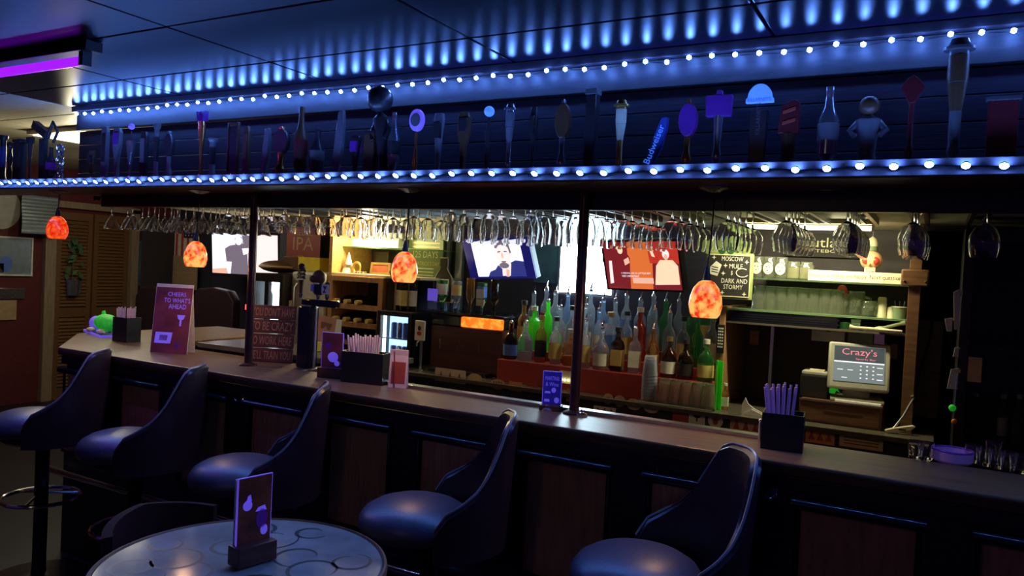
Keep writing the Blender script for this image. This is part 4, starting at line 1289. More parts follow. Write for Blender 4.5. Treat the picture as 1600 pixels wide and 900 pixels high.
# chalkboard in the green shamrock frame
X, Z, W, H = rect(1104, 373, 1177, 467, 4.02)
t = thing('chalk_sign', 'green shamrock-framed chalkboard reading MOSCOW MULE, DARK AND STORMY', 'sign', (X, 4.02, Z), R(6))
obj('backing', MB().prism([(-W / 2, 0), (W / 2, 0), (W / 2, H * 0.95), (W * 0.40, H * 0.96), (W * 0.28, H * 1.04), (-W * 0.28, H * 1.04), (-W * 0.4, H * 0.96), (-W / 2, H * 0.95)], -0.012, 0), 'green_board', t, bev=0.002)
obj('slate', MB().box(-W * 0.45, W * 0.43, -0.016, -0.0122, H * 0.05, H * 0.72), 'chalk_black', t)
obj('slate_border', MB().box(-W * 0.46, W * 0.44, -0.018, -0.0122, H * 0.035, H * 0.05).box(-W * 0.46, W * 0.44, -0.018, -0.0122, H * 0.72, H * 0.735).box(W * 0.43, W * 0.445, -0.018, -0.0122, H * 0.05, H * 0.72).box(-W * 0.465, -W * 0.45, -0.018, -0.0122, H * 0.05, H * 0.72), 'cream_paint', t)
for s_, zz, ww, xo in (('MOSCOW', 0.665, 0.45, 0.06), ('MULE', 0.545, 0.28, 0.14), ('$', 0.43, 0.04, 0.06), ('DARK AND', 0.30, 0.54, 0.12), ('STORMY', 0.20, 0.40, 0.10)):
    text(s_, t, W * ww, H * 0.075, (W * xo, -0.0168, H * zz), 'chalk_white')
text('RELAX', t, W * 0.22, H * 0.045, (-W * 0.36, -0.0128, H * 0.79), 'chalk_white')
text('ENJOY', t, W * 0.22, H * 0.045, (W * 0.30, -0.0128, H * 0.79), 'chalk_white')
for cx, cz, r in ((-0.08, 0.87, 0.09), (-0.17, 0.80, 0.08), (0.01, 0.80, 0.08), (0.36, 0.92, 0.045), (0.31, 0.88, 0.045), (0.41, 0.88, 0.045)):
    flatpoly(t, ellipse(W * r * 2, W * r * 2, 14, W * cx, H * cz), 'dark_green', -0.0126 - 0.0002 * abs(cx), 'shamrock_leaf', 0.0004)
flatpoly(t, [(-W * 0.40, H * 0.40), (-W * 0.24, H * 0.37), (-W * 0.16, H * 0.56), (-W * 0.28, H * 0.62), (-W * 0.40, H * 0.52)], 'chalk_white', -0.0166, 'chalk_mug', 0.0004)
for q in (0.44, 0.48, 0.52):
    flatpoly(t, [(-W * 0.37, H * q), (-W * 0.23, H * (q - 0.02)), (-W * 0.23, H * (q - 0.005)), (-W * 0.37, H * (q + 0.015))], 'chalk_black', -0.0172, 'chalk_mark', 0.0004)
for cx, cz in ((-0.33, 0.68), (0.36, 0.62), (-0.08, 0.55), (-0.12, 0.42), (-0.12, 0.10), (0.34, 0.09)):
    flatpoly(t, [(W * cx - 0.012, H * cz), (W * cx - 0.003, H * cz + 0.003), (W * cx, H * cz + 0.012), (W * cx + 0.003, H * cz + 0.003), (W * cx + 0.012, H * cz), (W * cx + 0.003, H * cz - 0.003), (W * cx, H * cz - 0.012), (W * cx - 0.003, H * cz - 0.003)], 'chalk_white', -0.0166, 'chalk_star', 0.0004)
obj('chalk_swirl', MB().tube([(W * (0.28 + 0.13 * math.cos(R(a))), -0.0168, H * (0.44 + 0.07 * math.sin(R(a)))) for a in range(50, 331, 20)], 0.0022, 5), 'chalk_white', t, True)
obj('hanging_bar', MB().box(-0.006, 0.006, 0.001, 0.012, H * 0.5, 1.904 - Z), 'dark_metal', t)

# ---------------------------------------------------------------- wooden display cabinet with wine rack
xl, xr = at(513, 430, Y=4.12).x, at(600, 470, Y=4.12).x
xr2 = at(668, 430, Y=4.2).x
cb = thing('display_cabinet', 'tan wooden cabinet with wine cubbies below a lit trinket shelf', 'cabinet', ((xl + xr) / 2, 4.3, 0))
zs = at(560, 428, Y=4.12).z
wobj('side_panel', MB().box(xl, xl + 0.03, 4.12, 4.548, 0.0, 1.90), 'pine', cb, bev=0.002)
wobj('trinket_shelf', MB().box(xl + 0.031, xr2, 4.12, 4.548, zs - 0.018, zs), 'cream_paint', cb, bev=0.002)
wobj('glass_shelf', MB().box(xl + 0.031, xr2, 4.22, 4.548, zs + 0.185, zs + 0.193), 'shelf_glass', cb)
wobj('rack_upright', MB().box(xr - 0.04, xr, 4.10, 4.50, 0.93, zs - 0.019), 'oak', cb, bev=0.002)
wobj('rack_upright', MB().box(xl + 0.031, xl + 0.06, 4.10, 4.50, 0.93, zs - 0.019), 'oak', cb, bev=0.002)
zr = [at(560, y, Y=4.10).z for y in (472, 500, 528)]
for z in zr:
    wobj('cubby_rail', MB().box(xl + 0.0605, xr - 0.0405, 4.10, 4.12, z - 0.055, z - 0.018), 'oak', cb, bev=0.002)
wobj('top_rail', MB().box(xl + 0.0605, xr - 0.0405, 4.10, 4.12, zs - 0.055, zs - 0.019), 'oak', cb, bev=0.002)
wobj('cabinet_base', MB().box(xl + 0.031, xr, 4.10, 4.545, 0.0, 0.929), 'counter_front', cb)
wobj('cubby_back', MB().box(xl + 0.0605, xr - 0.0405, 4.49, 4.50, 0.93, zs - 0.056), 'wall_dark', cb)
for r_ in range(3):
    for c_ in range(4):
        if r_ == 0 and c_ == 3:
            continue
        X = xl + 0.10 + c_ * (xr - xl - 0.17) / 3.4
        t = thing('wine_bottle', 'wine bottle lying in the %s row of the wooden rack, %s from the fridge side' % (('top', 'middle', 'bottom')[r_], ORD[c_]), 'wine bottle', (X, 4.08, zr[r_] - 0.002), group='wine bottles lying in the rack')
        obj('glass_body', MB().lathe([(0.0005, 0.0), (0.014, 0.0), (0.014, 0.085), (0.036, 0.13), (0.037, 0.29), (0.0005, 0.29)], 16).xf(Matrix.Rotation(R(-90), 4, 'X')), 'wine_glassware', t, True)
        obj('foil', MB().lathe([(0.0005, -0.002), (0.0155, -0.002), (0.0155, 0.05), (0.0142, 0.05)], 14).xf(Matrix.Rotation(R(-90), 4, 'X')), 'label_yellow' if r_ < 2 else 'silver_paint', t, True)

# trinkets on the lit shelf
zt = zs + 0.0005


def onshelf(px, Y=4.22):
    return at(px, 428, Y=Y).x


X = onshelf(527)
t = thing('figurine', 'small glass figurine at the wooden end of the trinket shelf', 'figurine', (X, 4.2, zt), group='trinkets on the lit shelf')
obj('body', MB().lathe([(0.0005, 0), (0.018, 0), (0.012, 0.02), (0.020, 0.04), (0.010, 0.055), (0.014, 0.07), (0.0005, 0.082)], 14), 'plastic_cup', t, True)
obj('base', MB().lathe([(0.0005, 0), (0.024, 0), (0.024, 0.008), (0.0005, 0.0081)], 14, c=(0, 0, -0.0002)), 'brown_resin', t, True)
X = onshelf(541)
t = thing('angel_figurine', 'cream winged figurine with tall cone hat on the trinket shelf', 'figurine', (X, 4.22, zt), group='trinkets on the lit shelf')
obj('body', MB().lathe([(0.0005, 0), (0.034, 0), (0.026, 0.03), (0.012, 0.055), (0.0005, 0.06)], 16), 'bone', t, True)
obj('head', MB().ball((0, 0, 0.068), 0.016), 'bone', t, True)
obj('hat', MB().lathe([(0.0005, 0), (0.028, 0), (0.003, 0.085), (0.0005, 0.086)], 14, c=(0.018, 0, 0.06)), 'bone', t, True)
for s in (-1, 1):
    obj('wing', MB().prism([(s * 0.008, 0.03), (s * 0.045, 0.05), (s * 0.04, 0.075), (s * 0.012, 0.055)], 0.004, 0.012), 'bone', t, bev=0.002)
X = onshelf(557)
t = thing('ring_ornament', 'gold ring-shaped number ornament beside the winged figurine', 'ornament', (X, 4.22, zt), group='trinkets on the lit shelf')
obj('ring', MB().tube([(0.032 * math.cos(R(a)), 0, 0.042 + 0.036 * math.sin(R(a))) for a in range(0, 361, 15)], 0.008, 8), 'gold', t, True)
X = onshelf(566)
t = thing('bead_string', 'short string of brown beads lying before the small frame', 'beads', (X, 4.17, zt), group='trinkets on the lit shelf')
for q in range(8):
    obj('bead', MB().ball((q * 0.014 - 0.03, 0.006 * math.sin(q), 0.0075 + 0.002 * (q % 2)), 0.0075, 8, 6), 'brown_resin' if q % 2 else 'skull_bone', t, True)
X, Z, W, H = rect(579, 413, 610, 427, 4.26)
t = thing('framed_photo', 'small gold framed photo on the trinket shelf beside the amber pendant', 'photo frame', (X, 4.26, zt), rot=(R(-8), 0, 0), group='trinkets on the lit shelf')
H = 0.085
obj('frame', MB().box(-W / 2, W / 2, -0.01, 0, 0, 0.016).box(-W / 2, W / 2, -0.01, 0, H - 0.016, H).box(-W / 2, -W / 2 + 0.02, -0.01, 0, 0.016, H - 0.016).box(W / 2 - 0.02, W / 2, -0.01, 0, 0.016, H - 0.016), 'gold', t)
obj('photo', MB().box(-W / 2 + 0.02, W / 2 - 0.02, -0.006, 0, 0.016, H - 0.016), 'printed_photo', t)
X, Z, W, H = rect(586, 394, 608, 425, 4.5)
t, W, H = panel('framed_picture', 'dim picture leaning behind the small gold photo frame', 'picture', 586, 394, 608, 426, 4.50, 'wall_dark', 0.012, 'brown_resin', 0.01)
# upper lit shelf things
za = zs + 0.1935
X = onshelf(543, 4.35)
t = thing('trucker_hat', 'dark blue cap on the upper glass shelf of the cabinet', 'cap', (X, 4.36, za), group='things on the upper glass shelf')
obj('crown', MB().lathe([(0.055, 0.0), (0.056, 0.02), (0.045, 0.06), (0.02, 0.08), (0.0005, 0.084)], 20), 'blue_paint', t, True)
obj('brim', MB().plan(ellipse(0.11, 0.10, 16, 0, -0.05), 0.0, 0.005), 'blue_paint', t)
x0, x1 = at(556, 380, Y=4.4).x, at(588, 380, Y=4.4).x
t = thing('gift_box', 'pale boxed set on the upper glass shelf in the glare', 'box', ((x0 + x1) / 2, 4.36, za), group='things on the upper glass shelf')
obj('carton', MB().box(-0.10, 0.09, -0.04, 0.04, 0, 0.10), 'label_white', t, bev=0.002)
obj('lid', MB().box(-0.102, 0.092, -0.042, 0.042, 0.1005, 0.112), 'cream_paint', t, bev=0.002)
t = thing('white_box', 'long white box on the upper glass shelf behind the amber pendant', 'box', (at(612, 380, Y=4.4).x, 4.36, za), group='things on the upper glass shelf')
obj('carton', MB().box(-0.14, 0.12, -0.04, 0.04, 0, 0.10), 'white_paper', t, bev=0.002)
obj('flap', MB().box(-0.14, 0.12, -0.041, 0.041, 0.1005, 0.104), 'white_paper', t)
# globe lamp over the cabinet
p = at(586, 363, Y=4.25)
t = thing('globe_lamp', 'blinding warm globe lamp under the low ceiling above the cabinet', 'lamp', (p.x, 4.25, 1.80))
obj('globe', MB().ball((0, 0, 0.01), 0.045, 18, 12), 'globe_warm', t, True)
obj('holder', MB().lathe([(0.0005, 0.052), (0.03, 0.052), (0.035, 0.103), (0.0005, 0.103)], 16), 'steel', t, True)
lamp('globe_lamp_light', 'POINT', (0, -0.07, 0.0), 26.0, (1.0, 0.80, 0.45), 0.05, parent=t)

# ---------------------------------------------------------------- mini fridge, wine bottles on it
X, Z, W, H = rect(588, 487, 642, 560, 4.02)
fr = thing('mini_fridge', 'small lit glass-door fridge full of cans below the wine bottles', 'fridge', (X, 4.02, 0.9305))
Ht = at(615, 487, Y=4.02).z - 0.9305
D = 0.34
obj('cabinet', MB().box(-W / 2, W / 2, 0.02, D, 0, 0.02).box(-W / 2, W / 2, 0.02, D, Ht - 0.02, Ht).box(-W / 2, -W / 2 + 0.018, 0.02, D, 0.02, Ht - 0.02).box(W / 2 - 0.018, W / 2, 0.02, D, 0.02, Ht - 0.02), 'black_plastic', fr)
obj('glow_panel', MB().box(-W / 2 + 0.019, W / 2 - 0.019, 0.115, 0.125, 0.021, Ht - 0.021), 'cooler_light', fr)  # glowing panel set well forward, stands in for the lit interior
obj('door_frame', MB().box(-W / 2, W / 2, 0, 0.018, 0, 0.03).box(-W / 2, W / 2, 0, 0.018, Ht - 0.03, Ht).box(-W / 2, -W / 2 + 0.028, 0, 0.018, 0.03, Ht - 0.03).box(W / 2 - 0.028, W / 2, 0, 0.018, 0.03, Ht - 0.03), 'dark_metal', fr)
obj('door_glass', MB().box(-W / 2 + 0.029, W / 2 - 0.029, 0.006, 0.010, 0.031, Ht - 0.031), 'window_pane', fr)
obj('light_tube', MB().box(-W / 2 + 0.03, -W / 2 + 0.042, 0.03, 0.05, 0.03, Ht - 0.03), 'cooler_bright', fr)
obj('wire_shelf', MB().box(-W / 2 + 0.019, W / 2 - 0.019, 0.025, 0.112, Ht * 0.48, Ht * 0.48 + 0.006), 'steel', fr)
ci = 0
for lv in (0.0205, Ht * 0.48 + 0.0065):
    for q in range(4):
        t = thing('drink_can', 'slim %s can, %s on the %s shelf of the mini fridge' % (('blue', 'silver')[q % 2], ORD[q], ('lower', 'upper')[lv > 0.03]), 'can', (X + W * (-0.20 + 0.17 * q), 4.10, 0.9305 + lv), group='cans in the mini fridge')
        obj('can_body', MB().lathe([(0.0005, 0), (0.018, 0), (0.021, 0.006), (0.021, 0.092), (0.017, 0.10), (0.0005, 0.0995)], 14), ('label_blue', 'silver_paint')[q % 2], t, True)
        obj('pull_tab', MB().box(-0.006, 0.006, -0.004, 0.004, 0.1, 0.102), 'chrome', t)
        ci += 1
for q, (px, lm, nm) in enumerate(((612, None, 'unlabelled dark wine bottle at the rack end on top of the mini fridge'), (623, 'label_white', 'white-labelled dark wine bottle, second on the mini fridge'), (633, 'label_yellow', 'yellow-labelled dark wine bottle, third on the mini fridge'), (643, 'label_white', 'white-labelled dark wine bottle beside the bottle-shaped sign'))):
    bottle(nm, 'slim', 'bottle_dark', lm, (at(px, 480, Y=4.15).x, 4.13 + 0.03 * (q % 2), 0.9305 + Ht + 0.0006), 'label_black', 0.86, group='wine bottles on the mini fridge', cat='wine bottle')

# wall mug / clock by the cabinet
t = thing('round_dial', 'round white dial on the dark wall beside the wine rack', 'dial', (at(600, 455, Y=4.3).x, 4.30, at(600, 455, Y=4.3).z), rot=(R(90), 0, 0))
obj('rim', MB().lathe([(0.0005, 0), (0.034, 0), (0.036, 0.015), (0.030, 0.02), (0.0005, 0.014)], 20), 'black_plastic', t, True)
obj('face', MB().lathe([(0.0005, 0.0146), (0.027, 0.0146), (0.0005, 0.0148)], 20), 'label_white', t, True)

# ---------------------------------------------------------------- drink chilling machine with upturned bottles
xa, xb = at(660, 530, Y=4.05).x, at(781, 530, Y=4.05).x
mc = thing('shot_chiller', 'dark shot chilling machine with orange lit band and upturned bottles', 'drink machine', ((xa + xb) / 2, 4.05, 0.9305))
zb = at(730, 512, Y=4.05).z - 0.9305
zt2 = at(730, 496, Y=4.05).z - 0.9305
Wm = (xb - xa) / 2
obj('body', MB().box(-Wm * 0.85, Wm, 0.03, 0.42, 0, zb - 0.002), 'maroon_board', mc, bev=0.008)
obj('lit_band', MB().box(-Wm * 0.05, Wm * 0.99, 0.022, 0.05, zb, zt2), 'orange_band', mc, bev=0.006)
obj('band_housing', MB().box(-Wm * 0.85, -Wm * 0.06, 0.02, 0.41, zb, zt2).box(-Wm * 0.06, Wm, 0.052, 0.41, zb, zt2), 'black_gloss', mc, bev=0.006)
obj('top_deck', MB().box(-Wm * 0.85, Wm, 0.03, 0.42, zt2 + 0.001, zt2 + 0.02), 'black_gloss', mc, bev=0.006)
for q in range(3):
    obj('dispensing_lever', MB().tube([(-Wm * 0.5 + q * Wm * 0.5, 0.03, zb * 0.75), (-Wm * 0.45 + q * Wm * 0.5, -0.03, zb * 0.7), (-Wm * 0.42 + q * Wm * 0.5, -0.04, zb * 0.5)], 0.006), 'chrome', mc, True)
obj('drip_tray', MB().box(-Wm * 0.7, Wm * 0.8, -0.06, 0.028, 0, 0.02), 'black_plastic', mc, bev=0.003)
ztop = 0.9305 + zt2 + 0.021
for px, kd, m, lm, nm in ((690, 'square', 'bottle_green', 'label_white', 'upturned dark green square bottle at the fridge side of the drink machine'), (712, 'square', 'bottle_clear', 'label_yellow', 'upturned clear bottle with tan label on the drink machine'),
                          (734, 'round', 'bottle_amber', None, 'upturned amber bottle in the middle of the drink machine'), (752, 'square', 'bottle_green', 'label_blue', 'upturned green bottle with blue label on the drink machine'),
                          (772, 'round', 'bottle_dark', None, 'upturned dark bottle at the bottle-shelf side of the drink machine')):
    t = bottle(nm, kd, m, lm, (at(px, 480, Y=4.22).x, 4.22, ztop + 0.246), None, 0.74, group='upturned bottles on the drink machine')
    t.rotation_euler = (R(180), 0, 0)
    obj('stopper', MB().lathe([(0.0005, BP[kd][-1][1] - 0.01), (0.018, BP[kd][-1][1] - 0.01), (0.012, BP[kd][-1][1] + 0.012), (0.0005, BP[kd][-1][1] + 0.012)], 12), 'black_plastic', t, True)
    t.location.z = ztop + (BP[kd][-1][1] + 0.013) * 0.74
# small brand cards on the machine
for x0, y0, x1, y1, m, nm in ((668, 451, 683, 470, 'uv_violet', 'pale violet card above the blue card by the drink machine'), (668, 471, 682, 483, 'label_blue', 'small blue emblem card by the upturned bottles'), (744, 452, 756, 466, 'tin_plate', 'pale blue card among the upturned bottles'), (744, 468, 756, 478, 'label_white', 'small white card below the pale blue card')):
    X, Z, W, H = rect(x0, y0, x1, y1, 4.06)
    t = thing('brand_card', nm, 'card', (X, 4.06, Z), group='cards on the drink machine')
    obj('card', MB().box(-W / 2, W / 2, 0, 0.004, 0, H), m, t)
    obj('card_stem', MB().box(-0.004, 0.004, 0.0045, 0.01, ztop - Z, H * 0.6), 'black_plastic', t)

# ---------------------------------------------------------------- right-hand shelves over the till
xs0, xs1 = at(1139, 460, Y=4.1).x, at(1420, 460, Y=4.1).x
hu = thing('shelf_hutch', 'dark hutch with two lit glass shelves above the till', 'shelf unit', ((xs0 + xs1) / 2, 4.3, 0.9305))
z1, z2 = 1.617, 1.452
wobj('side_panel', MB().box(xs0 - 0.03, xs0, 4.05, 4.548, 0.9305, 1.46), 'oak', hu, bev=0.002)
wobj('side_panel', MB().box(xs1, xs1 + 0.05, 4.0, 4.548, 0.9305, 1.90), 'drawer_wood', hu, bev=0.002)
wobj('back_panel', MB().box(xs0, xs1, 4.535, 4.548, 0.9305, 1.90), 'wall_dark', hu)
for z in (z1, z2):
    wobj('glass_shelf', MB().box(xs0 + 0.001 + (0.11 if z == z1 else 0), xs1 - 0.001, 4.06, 4.534, z - 0.008, z), 'shelf_glass', hu)
wobj('tray_shelf', MB().box(xs0 + 0.001, xs1 - 0.001, 4.06, 4.534, 1.375, 1.385), 'counter_top', hu)
for px in (1208,):
    wobj('support_rod', MB().box(at(px, 500, Y=4.3).x - 0.008, at(px, 500, Y=4.3).x + 0.008, 4.3, 4.316, 0.9305, 1.374), 'steel', hu)
p = at(1275, 350, Y=3.86)
t = thing('tube_lamp', 'bright warm fluorescent tube under the low ceiling above the glass shelves', 'tube lamp', (p.x, 3.86, 1.865))
obj('housing', MB().box(-0.34, 0.26, -0.03, 0.03, 0.018, 0.0395), 'cream_paint', t, bev=0.003)
obj('tube', MB().tube([(-0.32, 0, 0), (0.24, 0, 0)], 0.011, 10), 'tube_warm', t, True)
for s in (-0.325, 0.245):
    obj('tube_holder', MB().box(s - 0.006, s + 0.006, -0.013, 0.013, -0.013, 0.0175), 'white_paper', t)
lamp('tube_lamp_light', 'AREA', (-0.04, 0.02, -0.014), 8.5, (1.0, 0.93, 0.55), 0.55, 0.05, (R(30), 0, 0), parent=t)

pint = MB().lathe([(0.0005, 0.0), (0.028, 0.0), (0.030, 0.004), (0.040, 0.125), (0.0385, 0.125), (0.0285, 0.010), (0.0005, 0.010)], 20).mesh('pint_glass', True)
pint.materials.append(MATS['pint_glass'])
for r_ in range(2):
    for q in range(8):
        X = at(1186 + q * 17.4, 470, Y=4.14 + 0.10 * r_).x
        o = obj('pint_glass', pint, None, None, loc=(X, 4.14 + 0.10 * r_, z2 + 0.1256 if True else 0), rot=(R(180), 0, 0))
        tag(o, 'upturned pint glass, %s from the chalkboard in the %s row of the lower glass shelf' % (ORD[q], ('front', 'rear')[r_]), 'glass', 'pint glasses on the lower glass shelf')
mug_b = MB().lathe([(0.0005, 0.0), (0.036, 0.0), (0.038, 0.005), (0.038, 0.105), (0.036, 0.108), (0.033, 0.105), (0.033, 0.012), (0.0005, 0.012)], 18).mesh('mug_body', True)
mug_b.materials.append(MATS['pint_glass'])
for px, h, nm in ((1318, 1.0, 'thick glass mug beside the pint glasses on the lower shelf'), (1338, 1.12, 'tallest dimpled glass mug on the lower shelf'), (1358, 0.72, 'short dimpled glass mug beside the white shaker')):
    t = thing('beer_mug', nm, 'mug', (at(px, 475, Y=4.16).x, 4.16, z2 + 0.0005), group='mugs on the lower glass shelf')
    t.scale = (1, 1, h)
    obj('mug_body', mug_b, None, t)
    obj('mug_handle', MB().tube([(0.036, 0, 0.085), (0.062, 0, 0.08), (0.066, 0, 0.05), (0.055, 0, 0.026), (0.036, 0, 0.024)], 0.006, 8), 'pint_glass', t, True)
    for q in range(8):
        a = R(45 * q + 20)
        obj('dimple', MB().ball((0.0375 * math.cos(a), 0.0375 * math.sin(a), 0.055), 0.011, 8, 6, (0.35 + 0.65 * abs(math.sin(a)), 0.35 + 0.65 * abs(math.cos(a)), 1.5)), 'pint_glass', t, True)
t = thing('red_ornament', 'small glossy red ornament poking up behind the glass mugs', 'ornament', (at(1316, 452, Y=4.3).x, 4.30, z2 + 0.0005))
obj('body', MB().lathe([(0.0005, 0), (0.02, 0), (0.03, 0.06), (0.028, 0.12), (0.015, 0.145), (0.0005, 0.15)], 16), 'red_eye', t, True)
obj('base', MB().lathe([(0.0005, 0), (0.03, 0), (0.03, 0.006), (0.0005, 0.0061)], 16, c=(0, 0, -0.0002)), 'black_plastic', t, True)
for px, r, h, m, nm in ((1378, 0.022, 0.10, 'cream_paint', 'white shaker with ribbed cap on the lower glass shelf'), (1393, 0.019, 0.055, 'bone', 'short tan jar beside the white shaker')):
    t = thing('shaker' if h > 0.08 else 'small_jar', nm, 'shaker' if h > 0.08 else 'jar', (at(px, 480, Y=4.16).x, 4.16, z2 + 0.0005))
    obj('body', MB().lathe([(0.0005, 0), (r, 0), (r * 0.95, h * 0.7), (r * 0.8, h * 0.75), (0.0005, h * 0.75)], 16), m, t, True)
    obj('lid', MB().lathe([(0.0005, h * 0.752), (r * 0.92, h * 0.752), (r * 0.92, h * 0.92), (r * 0.7, h), (0.0005, h)], 16), m, t, True)
t = thing('wire_basket', 'small greenish basket of oddments at the shelf end', 'basket', (at(1409, 480, Y=4.16).x - 0.01, 4.16, z2 + 0.0005))
obj('bowl', MB().lathe([(0.0005, 0), (0.028, 0), (0.036, 0.055), (0.034, 0.055), (0.026, 0.006), (0.0005, 0.006)], 12), 'sage_green', t, True)
obj('rim', MB().tube([(0.036 * math.cos(R(a)), 0.036 * math.sin(R(a)), 0.056) for a in range(0, 361, 20)], 0.003, 6), 'bone', t, True)
for q in range(3):
    obj('stick', MB().tube([(0.01 * q - 0.01, 0, 0.007), (0.022 * q - 0.022, 0.01, 0.085)], 0.0025, 6), 'steel', t, True)

jar_b = MB().lathe([(0.0005, 0.0), (0.034, 0.0), (0.037, 0.006), (0.037, 0.085), (0.029, 0.10), (0.029, 0.112), (0.027, 0.112), (0.027, 0.1), (0.035, 0.085), (0.035, 0.008), (0.0005, 0.008)], 18).mesh('jar_body', True)
jar_b.materials.append(MATS['pint_glass'])
for q, px in enumerate((1184, 1202, 1221, 1240, 1260)):
    t = thing('mason_jar', ('cream-labelled mason jar, %s from the chalkboard on the upper glass shelf' % ORD[q]) if q < 3 else ('squat clear jar with cream filling, %s in line on the upper glass shelf' % ORD[q]), 'jar', (at(px, 425, Y=4.14).x, 4.14, z1 + 0.0005), group='jars on the upper glass shelf')
    t.scale = (1, 1, 1.0 if q < 3 else 0.82)
    obj('jar_body', jar_b, None, t)
    if q < 3:
        obj('label_disc', MB().prism(ellipse(0.05, 0.06, 18, 0, 0.05), -0.0395, -0.0385), 'cream_paint', t)
        for a, b in ((-0.008, 0.06), (0.006, 0.058), (-0.002, 0.04)):
            obj('print', MB().prism(ellipse(0.010, 0.006, 8, a, b), -0.0400, -0.0396), 'brown_ink', t)
    else:
        obj('filling', MB().lathe([(0.0005, 0.010), (0.033, 0.010), (0.033, 0.075), (0.0005, 0.075)], 16), 'cream_paint', t, True)
X0, X1 = at(1262, 430, Y=4.055).x, at(1412, 430, Y=4.055).x
Zs = z1 + 0.0005
t = thing('saying_board', 'cream strip board reading Because it makes me happy. Next question', 'sign', ((X0 + X1) / 2, 4.075, Zs))
obj('board', MB().box(-(X1 - X0) / 2, (X1 - X0) / 2 + 0.02, -0.008, 0.008, 0, 0.052), 'cream_paint', t, bev=0.002)
text('Because it makes me happy. Next question.', t, (X1 - X0) * 0.98, 0.026, (0, -0.0086, 0.026), 'brown_ink')
# skull, bullet, banner
X = at(1361, 412, Y=4.2).x
t = thing('toy_skull', 'tan toy skull with big red eye sockets on the upper glass shelf', 'skull', (X, 4.20, z1 + 0.0455))
obj('stand', MB().box(-0.03, 0.03, -0.03, 0.03, -0.045, -0.0005), 'brown_resin', t, bev=0.003)
obj('cranium', MB().ball((0, 0, 0.068), 0.052, 20, 14, (1, 1.1, 0.92)), 'skull_bone', t, True)
obj('jaw', MB().box(-0.026, 0.026, -0.05, -0.005, 0.0, 0.034), 'skull_bone', t, bev=0.007)
for s in (-1, 1):
    obj('eye_socket', MB().ball((s * 0.021, -0.045, 0.066), 0.0175, 14, 10, (1, 0.6, 1.1)), 'red_eye', t, True)
obj('nose_hole', MB().prism([(-0.006, 0.036), (0.006, 0.036), (0, 0.052)], -0.057, -0.05), 'brown_ink', t)
for q in range(5):
    obj('tooth', MB().box(-0.022 + q * 0.0095, -0.0145 + q * 0.0095, -0.053, -0.0485, 0.012, 0.024), 'bone', t)
X, Z, W, H = rect(1355, 369, 1372, 392, 4.3)
t = thing('bullet_ornament', 'cream bullet-shaped ornament hanging above the skull', 'ornament', (X, 4.3, Z))
obj('tip', MB().lathe([(0.0005, H * 0.3), (W / 2, H * 0.3), (W / 2, H * 0.55), (W * 0.36, H * 0.82), (0.0005, H)], 16), 'cream_paint', t, True)
obj('casing', MB().lathe([(0.0005, 0), (W / 2 * 1.02, 0), (W / 2 * 1.02, H * 0.299), (0.0005, H * 0.299)], 16), 'sage_green', t, True)
obj('hanger', MB().tube([(0, 0, H - 0.002), (0, 0, 1.904 - Z)], 0.002, 5), 'dark_metal', t)
t, W, H = panel('skate_banner', 'black banner lettered Outlaw Skateboards behind the hanging glasses', 'banner', 1226, 366, 1350, 402, 4.50, 'chalk_black', 0.004)
text('Outlaw', t, W * 0.66, H * 0.42, (0.0, -0.0048, H * 0.64), 'cream_paint')
text('SKATEBOARDS', t, W * 0.72, H * 0.13, (0.03, -0.0048, H * 0.27), 'cream_paint')
# folded menu trays
for q in range(5):
    xq0, xq1 = at(1143, 500, Y=4.1).x, at(1308, 500, Y=4.1).x
    t = thing('serving_tray', 'black rectangular tray, %s from the top of the stack above the till' % ORD[4 - q], 'tray', ((xq0 + xq1) / 2 + 0.006 * (q % 2), 4.2, 1.3855 + 0.0115 * q), group='stacked trays under the glass shelves')
    w_ = (xq1 - xq0) / 2
    obj('base', MB().box(-w_, w_, -0.13, 0.14, 0, 0.004), 'black_gloss', t, bev=0.001)
    obj('rim', MB().box(-w_ - 0.006, -w_, -0.136, 0.146, 0.001, 0.0105).box(w_, w_ + 0.006, -0.136, 0.146, 0.001, 0.0105).box(-w_, w_, -0.136, -0.13, 0.001, 0.0105).box(-w_, w_, 0.14, 0.146, 0.001, 0.0105), 'black_gloss', t)
t = thing('tape_roll', 'dark roll of tape beside the stacked trays', 'tape', (at(1320, 503, Y=4.14).x, 4.14, 1.3856))
obj('roll', MB().lathe([(0.012, 0), (0.03, 0), (0.03, 0.03), (0.012, 0.03), (0.012, 0)], 20), 'dark_green', t, True)
obj('core', MB().lathe([(0.0118, 0.0), (0.010, 0.0), (0.010, 0.032), (0.0118, 0.032)], 16), 'cardboard', t, True)
t = thing('small_tumbler', 'small clear tumbler beside the tape roll', 'glass', (at(1338, 503, Y=4.14).x, 4.12, 1.3856))
obj('cup', MB().lathe([(0.0005, 0.0), (0.02, 0.0), (0.023, 0.05), (0.0215, 0.05), (0.018, 0.006), (0.0005, 0.006)], 16), 'pint_glass', t, True)
obj('liquid', MB().lathe([(0.0005, 0.0065), (0.0178, 0.0065), (0.0195, 0.03), (0.0005, 0.03)], 14), 'plastic_cup', t, True)
t = thing('bone_prop', 'pale skeleton arm prop lying at the end of the tray shelf', 'prop', (at(1385, 508, Y=4.1).x - 0.03, 4.08, 1.3856))
obj('long_bone', MB().tube([(-0.13, 0, 0.014), (-0.11, 0, 0.012), (-0.02, 0.0, 0.012), (0.0, 0, 0.015)], [0.014, 0.008, 0.008, 0.013], 10), 'bone', t, True)
obj('long_bone', MB().tube([(0.0, 0.012, 0.015), (0.02, 0.012, 0.02), (0.09, 0.02, 0.045), (0.11, 0.02, 0.052)], [0.013, 0.008, 0.008, 0.013], 10), 'bone', t, True)
